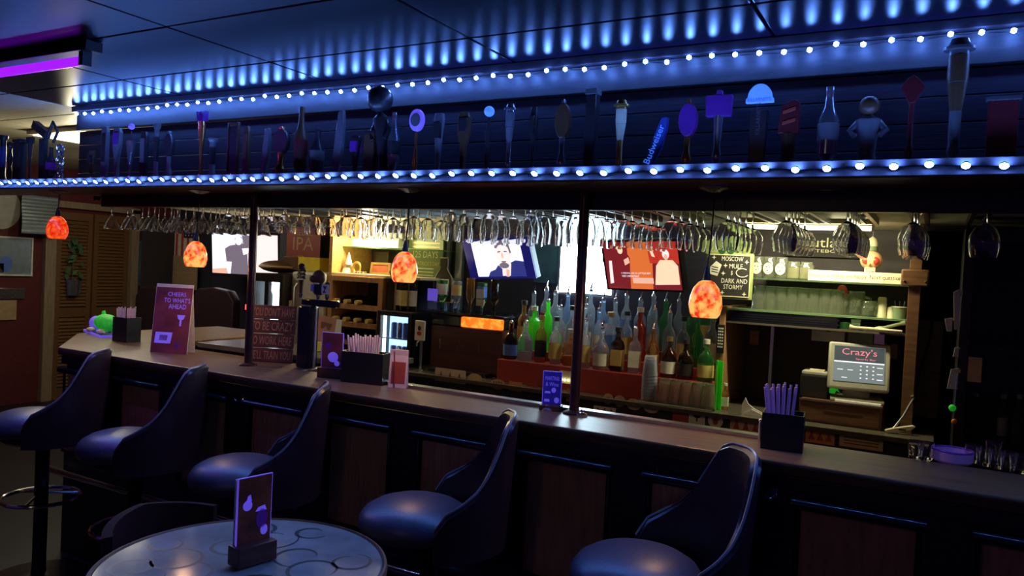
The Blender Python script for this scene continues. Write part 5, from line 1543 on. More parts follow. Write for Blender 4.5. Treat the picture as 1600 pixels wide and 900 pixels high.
obj('hand_bone', MB().tube([(0.0, -0.02, 0.012), (0.04, -0.03, 0.012), (0.1, -0.025, 0.012)], [0.012, 0.007, 0.005], 8), 'bone', t, True)

# ---------------------------------------------------------------- till
X, Z, W, H = rect(1247, 630, 1377, 666, 3.95)
t = thing('cash_drawer', 'brown wooden cash drawer under the touch screen till', 'cash drawer', (X, 3.97, 0.9305))
obj('case', MB().box(-W / 2, W / 2, 0, 0.42, 0, 0.105), 'drawer_wood', t, bev=0.003)
obj('drawer_front', MB().box(-W / 2 + 0.008, W / 2 - 0.008, -0.008, -0.0005, 0.012, 0.092), 'drawer_wood', t, bev=0.002)
obj('slot', MB().box(-0.07, 0.10, -0.0095, -0.0082, 0.060, 0.064), 'brown_ink', t)
obj('top_rail', MB().box(-W / 2, W / 2, -0.012, -0.0005, 0.106, 0.112), 'steel', t)
zd = 0.9305 + 0.106
t = thing('paper_strip', 'long white paper strip lying on the cash drawer edge', 'paper', (at(1340, 630, Y=3.98).x, 3.985, zd + 0.0065))
obj('sheet', MB().box(-0.10, 0.10, -0.014, 0.014, 0, 0.006), 'white_paper', t, bev=0.001)
obj('fold', MB().box(-0.10, 0.10, -0.013, 0.012, 0.0062, 0.009), 'white_paper', t)
X, Z, W, H = rect(1296, 541, 1386, 604, 4.0)
po = thing('touch_till', 'olive touch screen till on the cash drawer showing a pink script logo', 'till', (X, 4.06, zd + 0.0008), R(8))
zc = Z - zd + H / 2
sl = Matrix.Translation((0, 0.0, zc)) @ Matrix.Rotation(R(-14), 4, 'X')
obj('shell', MB().box(-W / 2 - 0.012, W / 2 + 0.012, 0, 0.06, -H / 2 - 0.025, H / 2 + 0.012).xf(sl), 'pos_shell', po, bev=0.010)
scn = obj('screen', MB().box(-W / 2 + 0.012, W / 2 - 0.012, -0.0025, -0.0005, -H / 2 + 0.012, H / 2 - 0.006).xf(sl), 'pos_screen', po)
scr_e = (R(-14), 0, 0)


def on_screen(name, x0, x1, z0, z1, m, y=-0.0034):
    obj(name, MB().box(x0, x1, y, y + 0.0008, z0, z1).xf(sl), m, po)


on_screen('screen_picture', -W / 2 + 0.014, W / 2 - 0.014, H * 0.08, H / 2 - 0.008, 'pos_dark')
on_screen('screen_picture', -W / 2 + 0.014, W / 2 - 0.014, H * 0.045, H * 0.075, 'screen_white')
q = sl @ Vector((0.0, -0.005, H * 0.30))
text("Crazy's", po, W * 0.62, H * 0.22, q, 'pos_pink', (R(90 - 14), 0, 0))
q = sl @ Vector((W * 0.12, -0.005, H * 0.14))
text('Sports Bar', po, W * 0.36, H * 0.06, q, 'pos_pink', (R(90 - 14), 0, 0))
for r_ in range(4):
    for c_ in range(3):
        on_screen('screen_key', W * (0.02 + 0.11 * c_), W * (0.05 + 0.11 * c_), H * (-0.04 - 0.10 * r_), H * (-0.015 - 0.10 * r_), 'screen_white')
for c_, r_ in ((-0.38, 1), (-0.2, 1), (0.32, 0), (0.32, 1.6), (0.32, 3), (-0.3, 3)):
    on_screen('screen_key', W * c_, W * (c_ + 0.10), H * (-0.05 - 0.10 * r_), H * (-0.033 - 0.10 * r_), 'screen_white')
obj('stand', MB().box(-0.06, 0.06, 0.05, 0.13, 0, zc), 'pos_shell', po, bev=0.006)
obj('foot', MB().box(-0.12, 0.12, -0.02, 0.17, 0, 0.018), 'pos_shell', po, bev=0.006)
X, Z, W, H = rect(1250, 578, 1293, 622, 4.05)
t = thing('receipt_printer', 'dark receipt printer with paper slot beside the till screen', 'printer', (X, 4.05, zd + 0.0008))
obj('case', MB().box(-W / 2, W / 2, 0, 0.18, 0, 0.11), 'black_plastic', t, bev=0.006)
obj('lid', MB().box(-W / 2 + 0.004, W / 2 - 0.004, 0.01, 0.17, 0.1105, 0.128), 'pos_shell', t, bev=0.004)
obj('receipt', MB().box(-0.03, 0.04, 0.05, 0.09, 0.1285, 0.1345), 'cream_paint', t)
t = thing('green_clip', 'small bright green clip on the front of the printer', 'clip', (at(1301, 611, Y=4.0).x, 4.03, at(1301, 616, Y=4.0).z))
obj('jaw', MB().prism([(-0.018, 0), (0.006, 0), (0.014, 0.02), (-0.004, 0.03), (-0.02, 0.02)], 0, 0.012), 'uv_green', t, bev=0.002)
obj('lever', MB().prism([(0.006, 0.018), (0.03, 0.006), (0.016, 0.026)], 0.002, 0.010), 'uv_green', t, bev=0.002)
for (x0, y0, x1, y1, m, nm) in ((1268, 517, 1320, 534, 'pos_shell', 'grey note card hung under the tray shelf'), (1325, 517, 1364, 538, 'sage_green', 'olive note card hung above the till screen'), (1366, 520, 1382, 538, 'straw_purple', 'pale violet paper hung above the till'), (1376, 537, 1402, 560, 'cardboard', 'brown note card pinned behind the till')):
    t, W, H = panel('note_card', nm, 'note', x0, y0, x1, y1, 4.1 if x0 < 1370 else 4.3, m, 0.003, group='notes around the till', bev=0)
    obj('clip', MB().box(-0.01, 0.01, -0.006, 0.003, H - 0.004, H + 0.012), 'black_plastic', t)
t, W, H = panel('photo_print', 'small dark portrait print leaning behind the straws under the shelf', 'photo', 1170, 515, 1187, 540, 4.35, 'printed_photo', 0.004, 'black_plastic', 0.006)
# putter shaped bottle opener
p = at(1405, 655, Y=4.0)
t = thing('golf_putter', 'short golf putter with pale blade head leaning by the till', 'putter', (p.x, 3.955, 0.9305), R(10))
obj('blade_head', MB().prism([(-0.05, 0.0), (0.05, 0.022), (0.07, 0.040), (0.06, 0.046), (-0.02, 0.026), (-0.056, 0.012)], -0.012, 0.012), 'bone', t, bev=0.003)
obj('shaft', MB().tube([(-0.02, 0, 0.022), (0.02, 0.02, 0.08), (0.055, 0.03, 0.155), (0.062, 0.03, 0.165), (0.058, 0.03, 0.176), (0.048, 0.03, 0.172)], 0.005, 8), 'steel', t, True)
obj('grip_tape', MB().box(0.0, 0.03, -0.0135, -0.0122, 0.018, 0.026), 'brown_ink', t)

# ---------------------------------------------------------------- counter things: cups, pints on mat, menu, remote
p = at(1016, 615, Y=3.93)
t = thing('bar_mat', 'flat rubber bar mat under the upturned pint glasses', 'mat', (at(1062, 615, Y=3.93).x, 3.935, 0.9305))
xm0, xm1 = at(998, 612, Y=3.93).x - t.location.x, at(1118, 622, Y=3.93).x - t.location.x
obj('pad', MB().box(xm0, xm1, -0.065, 0.024, 0, 0.008), 'black_plastic', t, bev=0.002)
obj('edge_strip', MB().box(xm0, xm1, -0.067, -0.0652, 0.002, 0.008), 'mat_cream', t)
zm = 0.9305 + 0.0085
cup = MB().lathe([(0.030, 0.0), (0.0405, 0.1), (0.042, 0.1), (0.042, 0.104), (0.039, 0.104), (0.0285, 0.004), (0.0005, 0.004), (0.0005, 0.0), (0.030, 0.0)], 18).mesh('plastic_cup', True)
cup.materials.append(MATS['plastic_cup'])
for q in range(9):
    o = obj('plastic_cup', cup, None, None, loc=(at(1016, 600, Y=3.94).x, 3.925, zm + 0.104 + 0.0165 * q + 0.0005), rot=(R(180), 0, 0))
    tag(o, 'upturned clear plastic cup, %s from the bottom of the tall stack' % ORD[q], 'cup', 'stacked plastic cups')
ti = 0
for r_ in range(2):
    for q in range(5):
        X = at(1038 + q * 17.0, 605, Y=3.90 + 0.0 * r_).x + 0.01 * r_
        if r_ == 1:
            continue
        o = obj('pint_glass', pint, None, None, loc=(X, 3.912, zm + 0.1256), rot=(R(180), 0, 0))
        tag(o, 'upturned pint glass, %s from the plastic cups on the bar mat' % ORD[q], 'glass', 'pint glasses on the bar mat')
X, Z, W, H = rect(1114, 553, 1124, 625, 3.95)
t = thing('green_menu', 'tall narrow bright green folded menu on the back counter', 'menu', (X, 3.97, 0.9305), R(20))
obj('front_leaf', MB().box(-0.004, 0.0, -0.035, 0.035, 0, 0.25), 'lime_plastic', t)
obj('back_leaf', MB().box(-0.004, 0.0, -0.035, 0.035, 0, 0.25).xf(Matrix.Rotation(R(25), 4, 'Z') @ Matrix.Translation((0.012, 0, 0))), 'lime_plastic', t)
bottle('small square bottle with white cap and tan label beside the green menu', 'square', 'bottle_amber', 'label_white', (at(1130, 620, Y=3.96).x, 4.0, 0.9306), 'label_white', 0.52, group='counter bottles')
t = thing('remote_control', 'black remote control hanging on the wooden shelf end', 'remote', (xs0 - 0.016, 4.049, at(1130, 552, Y=4.05).z))
obj('case', MB().box(-0.019, 0.019, -0.016, -0.0005, 0, 0.15), 'black_plastic', t, bev=0.004)
for r_ in range(7):
    for c_ in range(3):
        obj('button', MB().box(-0.012 + 0.010 * c_, -0.006 + 0.010 * c_, -0.0185, -0.0163, 0.03 + 0.016 * r_, 0.038 + 0.016 * r_), 'chalk_white', t)
p = at(1178, 645, Y=3.93)
t = thing('paper_napkin', 'curved white paper napkin standing on the counter by the straws', 'napkin', (p.x, 3.93, 0.9305))
obj('sheet', MB().prism([(-0.06, 0), (0.07, 0), (0.05, 0.015), (0.0, 0.035), (-0.03, 0.055), (-0.045, 0.085), (-0.06, 0.05)], -0.004, 0.004), 'white_paper', t)
obj('fold', MB().prism([(-0.05, 0), (0.07, 0), (0.04, 0.012), (-0.01, 0.03)], -0.010, -0.0045), 'white_paper', t)
# small lights under the riser
t = thing('light_strand', 'short strand of tiny warm lights by the blue table tent', 'string lights', (at(886, 594, Y=3.95).x, 3.945, at(886, 594, Y=3.95).z))
obj('holder', MB().box(-0.05, 0.05, 0.005, 0.0148, -0.02, 0.05), 'cream_paint', t)
for q in range(4):
    obj('bulb', MB().ball((-0.034 + 0.021 * q, 0, 0), 0.005, 8, 6), 'tiny_warm', t, True)

# ---------------------------------------------------------------- things on the bar
BT = 1.0705


def onbar(px, py):
    p = at(px, py, Z=1.07)
    return p.x * (min(max(p.y, 2.42), 2.635) / p.y if p.x > -2.6 else 1.0), min(max(p.y, 2.42), 2.635 if p.x > -2.6 else 2.80)


# green plush toy on a blue tray
x, y = at(172, 521, Z=1.07).x, 2.93
t = thing('blue_tray', 'flat dark blue tray under the green toy at the bar end', 'tray', (x + 0.03, y, BT), R(-20))
obj('base', MB().box(-0.20, 0.20, -0.07, 0.07, 0, 0.006), 'blue_paint', t, bev=0.002)
obj('rim', MB().box(-0.20, 0.20, -0.075, -0.07, 0, 0.014).box(-0.20, 0.20, 0.07, 0.075, 0, 0.014).box(-0.205, -0.20, -0.075, 0.075, 0, 0.014).box(0.20, 0.205, -0.075, 0.075, 0, 0.014), 'uv_violet', t)
t = thing('plush_turtle', 'bright green plush turtle with violet head lying on the bar end', 'plush toy', (x + 0.02, y, BT + 0.0065), R(-12))
obj('body', MB().ball((0.04, 0, 0.068), 0.1, 20, 12, (1.25, 0.6, 0.52)), 'uv_green', t, True)
obj('head', MB().ball((-0.10, 0, 0.055), 0.055, 16, 10, (1.25, 0.8, 0.8)), 'uv_violet', t, True)
obj('snout', MB().lathe([(0.0005, 0), (0.022, 0), (0.014, 0.05), (0.0005, 0.07)], 12).xf(Matrix.Translation((-0.15, 0, 0.035)) @ Matrix.Rotation(R(-100), 4, 'Y')), 'bone', t, True)
obj('fin', MB().prism([(-0.03, 0.09), (0.02, 0.10), (0.0, 0.14), (-0.02, 0.135)], -0.008, 0.008), 'uv_green', t, bev=0.003)
for a, b in ((-0.05, -0.055), (0.1, -0.055), (-0.05, 0.055), (0.1, 0.055)):
    obj('flipper', MB().ball((a, b, 0.018), 0.03, 12, 8, (1.3, 0.8, 0.55)), 'bone', t, True)
obj('tail', MB().lathe([(0.0005, 0), (0.025, 0), (0.0005, 0.07)], 10).xf(Matrix.Translation((0.15, 0, 0.07)) @ Matrix.Rotation(R(95), 4, 'Y')), 'uv_green', t, True)


def straw_caddy(label, sl, x, y, w, d, h, n, m, sh, rz=0.0, fan=0.01, txt=None):
    t = thing('bar_caddy', label, 'caddy', (x, y, BT), rz, 'straw caddies on the bar')
    obj('shell', MB().box(-w / 2, w / 2, -d / 2, -d / 2 + 0.004, 0, h).box(-w / 2, w / 2, d / 2 - 0.004, d / 2, 0, h).box(-w / 2, -w / 2 + 0.004, -d / 2 + 0.004, d / 2 - 0.004, 0, h).box(w / 2 - 0.004, w / 2, -d / 2 + 0.004, d / 2 - 0.004, 0, h)
        .box(-w / 2 + 0.004, w / 2 - 0.004, -d / 2 + 0.004, d / 2 - 0.004, 0, 0.004), 'black_plastic', t)
    obj('divider', MB().box(-0.002, 0.002, -d / 2 + 0.004, d / 2 - 0.004, 0.004, h - 0.01).xf(Matrix.Translation((w * 0.22, 0, 0))), 'black_plastic', t)
    if txt:
        text(txt, t, w * 0.7, h * 0.14, (0, -d / 2 - 0.0006, h * 0.5), 'grey_resin')
    for q in range(n):
        ux = (q % 6) / 5 - 0.5
        uy = (q // 6) / max(1, (n - 1) // 6) - 0.5
        bx, by = -w * 0.08 + ux * w * 0.52, uy * d * 0.7
        L = sh * random.uniform(0.93, 1.03)
        s = obj('straw', MB().tube([(bx * 0.8, by * 0.9, 0.0045), (bx * (1 + fan * 8), by * (1 + fan * 4), L)], 0.0042, 6), m, None, True)
        s.location = (x, y, BT)
        s.rotation_euler = (0, 0, rz)
        s.name = 'drinking_straw'
        tag(s, sl, 'straw', sl.replace('straw in', 'straws in'))
    return t


straw_caddy('black caddy of wrapped straws behind the green toy', 'pale pink wrapped straw in the caddy by the green toy', *onbar(220, 532), 0.13, 0.09, 0.14, 12, 'straw_pink', 0.20)
straw_caddy('black caddy with flared pale straws in the middle of the bar', 'pale pink straw in the middle bar caddy', *onbar(572, 590), 0.20, 0.09, 0.135, 24, 'straw_pink', 0.205, R(12), 0.02)
straw_caddy('black caddy with fanned purple straws nearest the till', 'purple straw in the caddy nearest the till', *onbar(1222, 700), 0.125, 0.10, 0.115, 18, 'straw_purple', 0.20, R(6), 0.05)


def tent(label, px, py, w, h, m, rz, base=None, texts=(), shapes=(), edge='white_paper', lean=8):
    x, y = onbar(px, py)
    t = thing('table_tent', label, 'table tent', (x, y, BT), rz, 'table tents')
    return tent_parts(t, w, h, m, base, texts, shapes, edge, lean)


def tent_parts(t, w, h, m, base, texts, shapes, edge, lean):
    b0 = 0.0
    if base:
        obj('base', MB().box(-w / 2 - 0.008, w / 2 + 0.008, -0.028, 0.028, 0, base), 'mahogany', t, bev=0.003)
        b0 = base + 0.0005
    Mx = Matrix.Translation((0, 0, b0)) @ Matrix.Rotation(R(-lean), 4, 'X')
    off = 0.0 if base else -0.03
    Mx = Matrix.Translation((0, off, 0)) @ Mx
    obj('front_card', MB().box(-w / 2, w / 2, -0.002, 0, 0, h).xf(Mx), m, t)
    obj('back_card', MB().box(-w / 2, w / 2, 0.004 if base else 0.002, 0.006 if base else 0.004, 0, h).xf(Mx if base else Matrix.Translation((0, 0.03 + 0.02, b0)) @ Matrix.Rotation(R(lean), 4, 'X')), edge, t)
    for s_ in (-1, 1):
        obj('card_edge', MB().box(s_ * w / 2 - 0.0012, s_ * w / 2 + 0.0012, -0.002, 0.002, 0, h + 0.002).xf(Mx), edge, t)
    obj('card_edge', MB().box(-w / 2, w / 2, -0.002, 0.002, h + 0.0002, h + 0.0022).xf(Mx), edge, t)
    rot = (R(90 - lean), 0, 0)
    for s, ww, hh, cx, cz, mm in texts:
        text(s, t, w * ww, h * hh, Mx @ Vector((w * cx, -0.0026, h * cz)), mm, rot)
    for pts, mm in shapes:
        obj('print', MB().prism([(x_ * w, z_ * h) for x_, z_ in pts], -0.0026, -0.0021).xf(Mx), mm, t)
    return t


tent('tall plum table tent lettered CHEERS TO WHATS AHEAD', 268, 551, 0.20, 0.36, 'card_plum', R(24), None,
     (('CHEERS', 0.5, 0.06, 0.08, 0.86, 'uv_violet'), ("TO WHAT'S", 0.72, 0.07, 0.10, 0.77, 'uv_violet'), ('AHEAD', 0.48, 0.07, 0.12, 0.68, 'uv_violet')),
     (([(0.14, 0.56), (0.36, 0.56), (0.32, 0.50), (0.27, 0.49), (0.27, 0.40), (0.22, 0.40), (0.22, 0.49), (0.17, 0.5)], 'uv_violet'), ([(-0.42, 0.14), (0.02, 0.14), (0.06, 0.30), (-0.40, 0.30)], 'uv_violet'),
      (ellipse(0.1, 0.09, 12, 0.2, 0.12), 'uv_purple'), ([(-0.30, 0.18), (-0.08, 0.18), (-0.06, 0.26), (-0.28, 0.26)], 'card_plum')), lean=7)
t = tent('small dark table tent with violet drink picture by the beer taps', 518, 580, 0.10, 0.155, 'card_plum', R(18), 0.045, (),
         ((ellipse(0.5, 0.3, 14, 0.05, 0.3), 'uv_violet'), (ellipse(0.3, 0.2, 12, -0.2, 0.62), 'uv_purple'), (ellipse(0.25, 0.16, 12, 0.25, 0.12), 'uv_violet')), 'uv_violet', lean=0)
t = tent('glowing blue table tent with drinks list beside the second pipe post', 861, 637, 0.070, 0.125, 'card_blue', R(20), 0.02, (('MARTINIS', 0.75, 0.12, 0, 0.80, 'uv_violet'), ('& Wine', 0.7, 0.12, 0.0, 0.62, 'uv_violet')),
         (([(-0.4, 0.34), (-0.05, 0.34), (-0.1, 0.40), (-0.35, 0.40)], 'uv_violet'), (ellipse(0.25, 0.16, 12, 0.1, 0.44), 'uv_violet'), (ellipse(0.28, 0.18, 12, 0.28, 0.14), 'uv_violet'), ([(-0.4, 0.08), (-0.1, 0.08), (-0.12, 0.16), (-0.38, 0.16)], 'uv_violet')), 'uv_violet', lean=0)
# on the round table
p = at(394, 880, Z=0.74)
t = thing('table_tent', 'table tent with drink photos in a wooden foot on the round table', 'table tent', (p.x, p.y, 0.7447), R(80), 'table tents')
tent_parts(t, 0.105, 0.185, 'printed_photo', 0.055, (), ((ellipse(0.34, 0.30, 14, 0.22, 0.34), 'uv_purple'), (ellipse(0.28, 0.16, 12, -0.22, 0.58), 'uv_violet'), (ellipse(0.22, 0.16, 12, 0.3, 0.16), 'uv_violet'), ([(-0.26, 0.64), (-0.10, 0.64), (-0.14, 0.74), (-0.22, 0.72)], 'uv_violet'),
           ([(0.02, 0.46), (0.36, 0.46), (0.30, 0.54), (0.1, 0.52)], 'uv_violet')), 'uv_violet', 0)
for q in range(2):
    obj('inner_card', MB().box(-0.0525, 0.0525, 0.009 + 0.006 * q, 0.011 + 0.006 * q, 0.056, 0.238), 'white_paper', t)

# wooden joke sign
x, y = onbar(430, 566)
t = thing('joke_sign', 'leaning dark wooden sign reading YOU DONT HAVE TO BE CRAZY', 'sign', (x - 0.02, 2.78, BT), R(26))
SW, SH = 0.24, 0.29
Mx = Matrix.Rotation(R(-10), 4, 'X')
for q, s in enumerate(("WE'LL TRAIN YOU", 'TO WORK HERE', 'TO BE CRAZY', "YOU DON'T HAVE")):
    obj('plank', MB().box(-SW / 2, SW / 2, 0, 0.012, q * SH / 4 + 0.001, (q + 1) * SH / 4 - 0.002).xf(Mx), 'mahogany', t, bev=0.002)
    text(s, t, SW * 0.9, SH * 0.15, Mx @ Vector((0, -0.0008, (q + 0.5) * SH / 4)), 'poster_ink', (R(80), 0, 0))
obj('back_leg', MB().tube([(0.06, 0.055, 0.27), (0.08, 0.11, 0.0)], 0.006, 6), 'mahogany', t, True)
# beer tap tower behind the bar
x = at(482, 555, Y=2.80).x + 0.02
tw = thing('beer_tower', 'dark beer tap tower with steel pipe behind the joke sign', 'beer tower', (x, 2.78, BT))
obj('column', MB().box(-0.055, 0.02, -0.03, 0.04, 0, 0.30), 'black_gloss', tw, bev=0.008)
obj('pipe', MB().tube([(0.035, 0.0, 0.0), (0.035, 0.0, 0.29)], 0.007, 10), 'steel', tw, True)
obj('spout_bar', MB().box(-0.055, 0.16, -0.01, 0.03, 0.301, 0.335), 'black_gloss', tw, bev=0.006)
for px, topy, boty, m, m2, w_, nm, kd in ((470, 414, 495, 'brown_resin', 'dark_resin', 0.05, 'tall tap handle with black gothic carved top, on the beer tower', 'lattice'), (497, 425, 505, 'brown_resin', 'dark_resin', 0.085, 'dark brown dog-headed tap handle on the beer tower', 'dog'), (511, 440, 505, 'brown_resin', 'label_white', 0.05, 'brown tap handle with white plaque on the beer tower', 'plate')):
    Y = 2.80
    X, Z, W, H = rect(px - 5, topy, px + 5, boty, Y)
    t = thing('tap_handle', nm, 'tap handle', (X, Y, 1.4065), group='tap handles on the beer tower')
    H = at(px, topy, Y=Y).z - 1.407
    obj('ferrule', MB().lathe([(0.0005, 0), (0.008, 0), (0.012, 0.02), (0.0005, 0.02)], 12), 'chrome', t, True)
    if kd == 'lattice':
        obj('grip', MB().lathe([(0.0005, 0.02), (0.008, 0.02), (0.014, H * 0.55), (0.0005, H * 0.55)], 12), m, t, True)
        for q in range(3):
            obj('carving', MB().prism([(-0.024, 0), (-0.008, 0.006), (0, 0.0), (0.010, 0.006), (0.024, -0.002), (0.014, 0.016), (0, 0.010), (-0.014, 0.018)], -0.01, 0.01).xf(Matrix.Translation((0, 0, H * (0.58 + 0.11 * q)))), m2, t, bev=0.002)
        obj('finial', MB().ball((0, 0, H * 0.95), 0.017), m2, t, True)
    elif kd == 'dog':
        obj('grip', MB().lathe([(0.0005, 0.02), (0.02, 0.02), (0.034, H * 0.3), (0.028, H * 0.6), (0.0005, H * 0.6)], 14, sy=0.7), m2, t, True)
        obj('head', MB().ball((0, 0, H * 0.8), 0.034, 16, 10, (1, 0.8, 1.1)), m, t, True)
        obj('muzzle', MB().ball((-0.014, -0.024, H * 0.74), 0.018, 12, 8), m, t, True)
        obj('collar', MB().box(0.0, 0.026, -0.03, -0.024, H * 0.56, H * 0.61), 'label_white', t)
        obj('vest', MB().prism([(-0.026, H * 0.3), (-0.008, H * 0.28), (-0.006, H * 0.52), (-0.022, H * 0.55)], -0.028, -0.022), 'label_blue', t)
    else:
        obj('grip', MB().lathe([(0.0005, 0.02), (0.010, 0.02), (0.013, H * 0.95), (0.0005, H)], 12), m, t, True)
        obj('plaque', MB().box(-0.022, 0.022, -0.020, -0.014, H * 0.30, H * 0.85), m2, t, bev=0.003)
        obj('emblem', MB().prism([(-0.012, H * 0.4), (0.012, H * 0.4), (0.0, H * 0.5), (0.014, H * 0.75), (-0.014, H * 0.75), (0, H * 0.6)], -0.0215, -0.0205), 'brown_ink', t)
# colourful taster pack near the taps
for px, py, m, nm, hh in ((489, 536, 'orange_paint', 'orange-red carton beside the beer tower', 0.07), (490, 555, 'yellow_card', 'small yellow packet below the orange carton', 0.05)):
    X, Z, W, H = rect(px - 8, py - 15, px + 8, py, 3.1)
    t = thing('snack_packet', nm, 'packet', (X, 3.1, Z))
    obj('packet', MB().box(-W / 2, W / 2, -0.02, 0.02, 0, H), m, t, bev=0.003)
    obj('stripe', MB().box(-W / 2, W / 2, -0.0215, -0.0203, H * 0.7, H * 0.85), 'white_paper', t)
X, Z, W, H = rect(491, 495, 523, 546, 3.2)
t = thing('paper_bag', 'crumpled brown paper bag behind the beer taps', 'bag', (X, 3.2, Z), rot=(R(-8), R(8), R(10)))
obj('bag', MB().lathe([(0.0005, 0), (W * 0.62, 0), (W * 0.66, H * 0.1), (W * 0.6, H * 0.5), (W * 0.50, H), (W * 0.48, H), (W * 0.56, H * 0.5), (W * 0.6, 0.01), (0.0005, 0.01)], 4, sy=0.55, rot=R(45)), 'kraft', t)
obj('print', MB().prism([(-0.03, H * 0.62), (-0.015, H * 0.62), (0.0, H * 0.72), (0.015, H * 0.62), (0.03, H * 0.62), (0.035, H * 0.82), (-0.035, H * 0.82)], -W * 0.235, -W * 0.23), 'drawer_wood', t)
ib = thing('inner_bar', 'low dark service counter along the back of the bar', 'counter', (-2.6, 3.1, 0))
wobj('counter_top', MB().box(-3.6, -2.4, 2.9, 3.3, at(507, 546, Y=3.2).z - 0.03, at(507, 546, Y=3.2).z - 0.001), 'counter_top', ib, bev=0.004)
wobj('counter_body', MB().box(-3.58, -2.42, 2.92, 3.28, 0, at(507, 546, Y=3.2).z - 0.0305), 'counter_front', ib)
zi = at(507, 546, Y=3.2).z
for o in bpy.data.objects:
    if o.name.startswith('snack_packet') or o.name.startswith('paper_bag'):
        o.location.z = zi
# folded menus beside the caddy
x, y = onbar(625, 597)
t = thing('menu_stand', 'upright bundle of worn pink menus in the middle of the bar', 'menus', (x, y - 0.02, BT), R(20))
for q in range(3):
    obj('menu_leaf', MB().box(-0.04, 0.04, 0.012 * q, 0.012 * q + 0.005, 0, 0.16).xf(Matrix.Rotation(R(-6 + 5 * q), 4, 'X')), 'straw_pink', t)
obj('print', MB().box(-0.03, 0.032, -0.0014, -0.0002, 0.02, 0.11).xf(Matrix.Rotation(R(-6), 4, 'X')), 'red_sticker', t)
obj('binder', MB().tube([(-0.012, -0.002, 0.0), (-0.012, -0.018, 0.158)], 0.003, 6), 'red_sticker', t)
# rail post of the drip rail end
p = at(1186, 672, Y=2.70)
t = thing('rail_post', 'short chrome post at the end of the steel drip rail', 'post', (at(1187, 690, Z=1.07).x, 2.62, BT))
obj('post', MB().lathe([(0.0005, 0), (0.006, 0), (0.006, 0.065), (0.0005, 0.065)], 10), 'chrome', t, True)
obj('knob', MB().ball((0, 0, 0.070), 0.008), 'chrome', t, True)
# coasters by the post
for q, px in enumerate((887, 899)):
    x, y = at(px, 640, Z=1.07).x, 2.69 + 0.0 * q
    t = thing('steel_cap', ('shiny steel disc on the bar just before', 'shiny steel disc on the bar just past')[q] + ' the second pipe post', 'disc', (x + (-0.05, 0.07)[q], 2.61, BT))
    obj('disc', MB().lathe([(0.0005, 0), (0.022, 0), (0.022, 0.006), (0.016, 0.011), (0.0005, 0.012)], 18), 'chrome', t, True)
    obj('knob', MB().ball((0, 0, 0.017), 0.006), 'chrome', t, True)
# right end: shot glasses and dish
shot = MB().lathe([(0.0005, 0.0), (0.018, 0.0), (0.020, 0.003), (0.024, 0.055), (0.0225, 0.055), (0.018, 0.010), (0.0005, 0.009)], 14).mesh('shot_glass', True)
shot.materials.append(MATS['clear_glass'])
SG = [(1430, 716, 'faceted shot glass standing apart before the violet dish'), (1446, 718, 'second shot glass standing apart before the violet dish'), (1519, 722, 'shot glass touching the violet dish'), (1537, 727, 'shot glass second past the violet dish'), (1556, 731, 'shot glass third past the violet dish'), (1575, 735, 'shot glass fourth past the violet dish'), (1552, 716, 'shot glass in the rear line past the violet dish'), (1590, 738, 'last shot glass at the frame edge')]
for px, py, nm in SG:
    p = at(px, py, Z=1.0705)
    o = obj('shot_glass', shot, None, None, loc=(p.x, p.y, BT))
    tag(o, nm, 'shot glass', 'shot glasses on the bar')
p = at(1488, 722, Z=1.0705)
t = thing('violet_dish', 'round violet plastic dish on the bar among the shot glasses', 'dish', (p.x, p.y + 0.01, BT))
obj('dish', MB().lathe([(0.0005, 0), (0.050, 0), (0.056, 0.006), (0.058, 0.032), (0.055, 0.034), (0.052, 0.010), (0.0005, 0.009)], 28), 'straw_purple', t, True)
obj('rim', MB().tube([(0.0565 * math.cos(R(a)), 0.0565 * math.sin(R(a)), 0.036) for a in range(0, 361, 15)], 0.003, 6), 'uv_purple', t, True)

# ---------------------------------------------------------------- far end: wall things
XW = -7.99


def wrect(x0, y0, x1, y1, X=XW):
    xm, ym = (x0 + x1) / 2, (y0 + y1) / 2
    a, b = at(x0, ym, X=X).y, at(x1, ym, X=X).y
    return (a + b) / 2, at(xm, y1, X=X).z, b - a, at(xm, y0, X=X).z - at(xm, y1, X=X).z


def wallpanel(name, label, cat, x0, y0, x1, y1, m, frame=None, fw=0.02, group=None):
    Yc, Z, W, H = wrect(x0, y0, x1, y1)
    t = thing(name, label, cat, (XW, Yc, Z), R(90), group)
    if frame:
        obj('frame', MB().box(-W / 2, W / 2, -0.02, 0, 0, fw).box(-W / 2, W / 2, -0.02, 0, H - fw, H).box(-W / 2, -W / 2 + fw, -0.02, 0, fw, H - fw).box(W / 2 - fw, W / 2, -0.02, 0, fw, H - fw), frame, t)
        obj('face', MB().box(-W / 2 + fw, W / 2 - fw, -0.010, 0, fw, H - fw), m, t)
    else:
        obj('face', MB().box(-W / 2, W / 2, -0.010, 0, 0, H), m, t, bev=0.002)
    return t, W, H


t, W, H = wallpanel('framed_poster', 'pale glossy framed poster on the red far wall', 'picture', -6, 370, 50, 431, 'tin_plate', 'white_paper', 0.015)
flatpoly(t, ellipse(0.12, 0.16, 12, -0.08, H * 0.3), 'label_blue', -0.0105, 'print')
flatpoly(t, [(-0.16, 0.03), (-0.10, 0.03), (-0.10, 0.12), (-0.16, 0.12)], 'brown_ink', -0.0105, 'print')
t, W, H = wallpanel('parking_sign', 'small rounded sign reading RESERVED PARKING on the red far wall', 'sign', -14, 450, 38, 467, 'silver_paint')
text('RESERVED', t, W * 0.8, H * 0.3, (0.0, -0.0108, H * 0.68), 'brown_ink')
text('PARKING', t, W * 0.7, H * 0.3, (0.0, -0.0108, H * 0.28), 'brown_ink')
wallpanel('tan_notice', 'plain tan notice board under the parking sign', 'notice', -10, 469, 25, 500, 'cardboard')
Yc, Z, W, H = wrect(-34, 292, 32, 358)
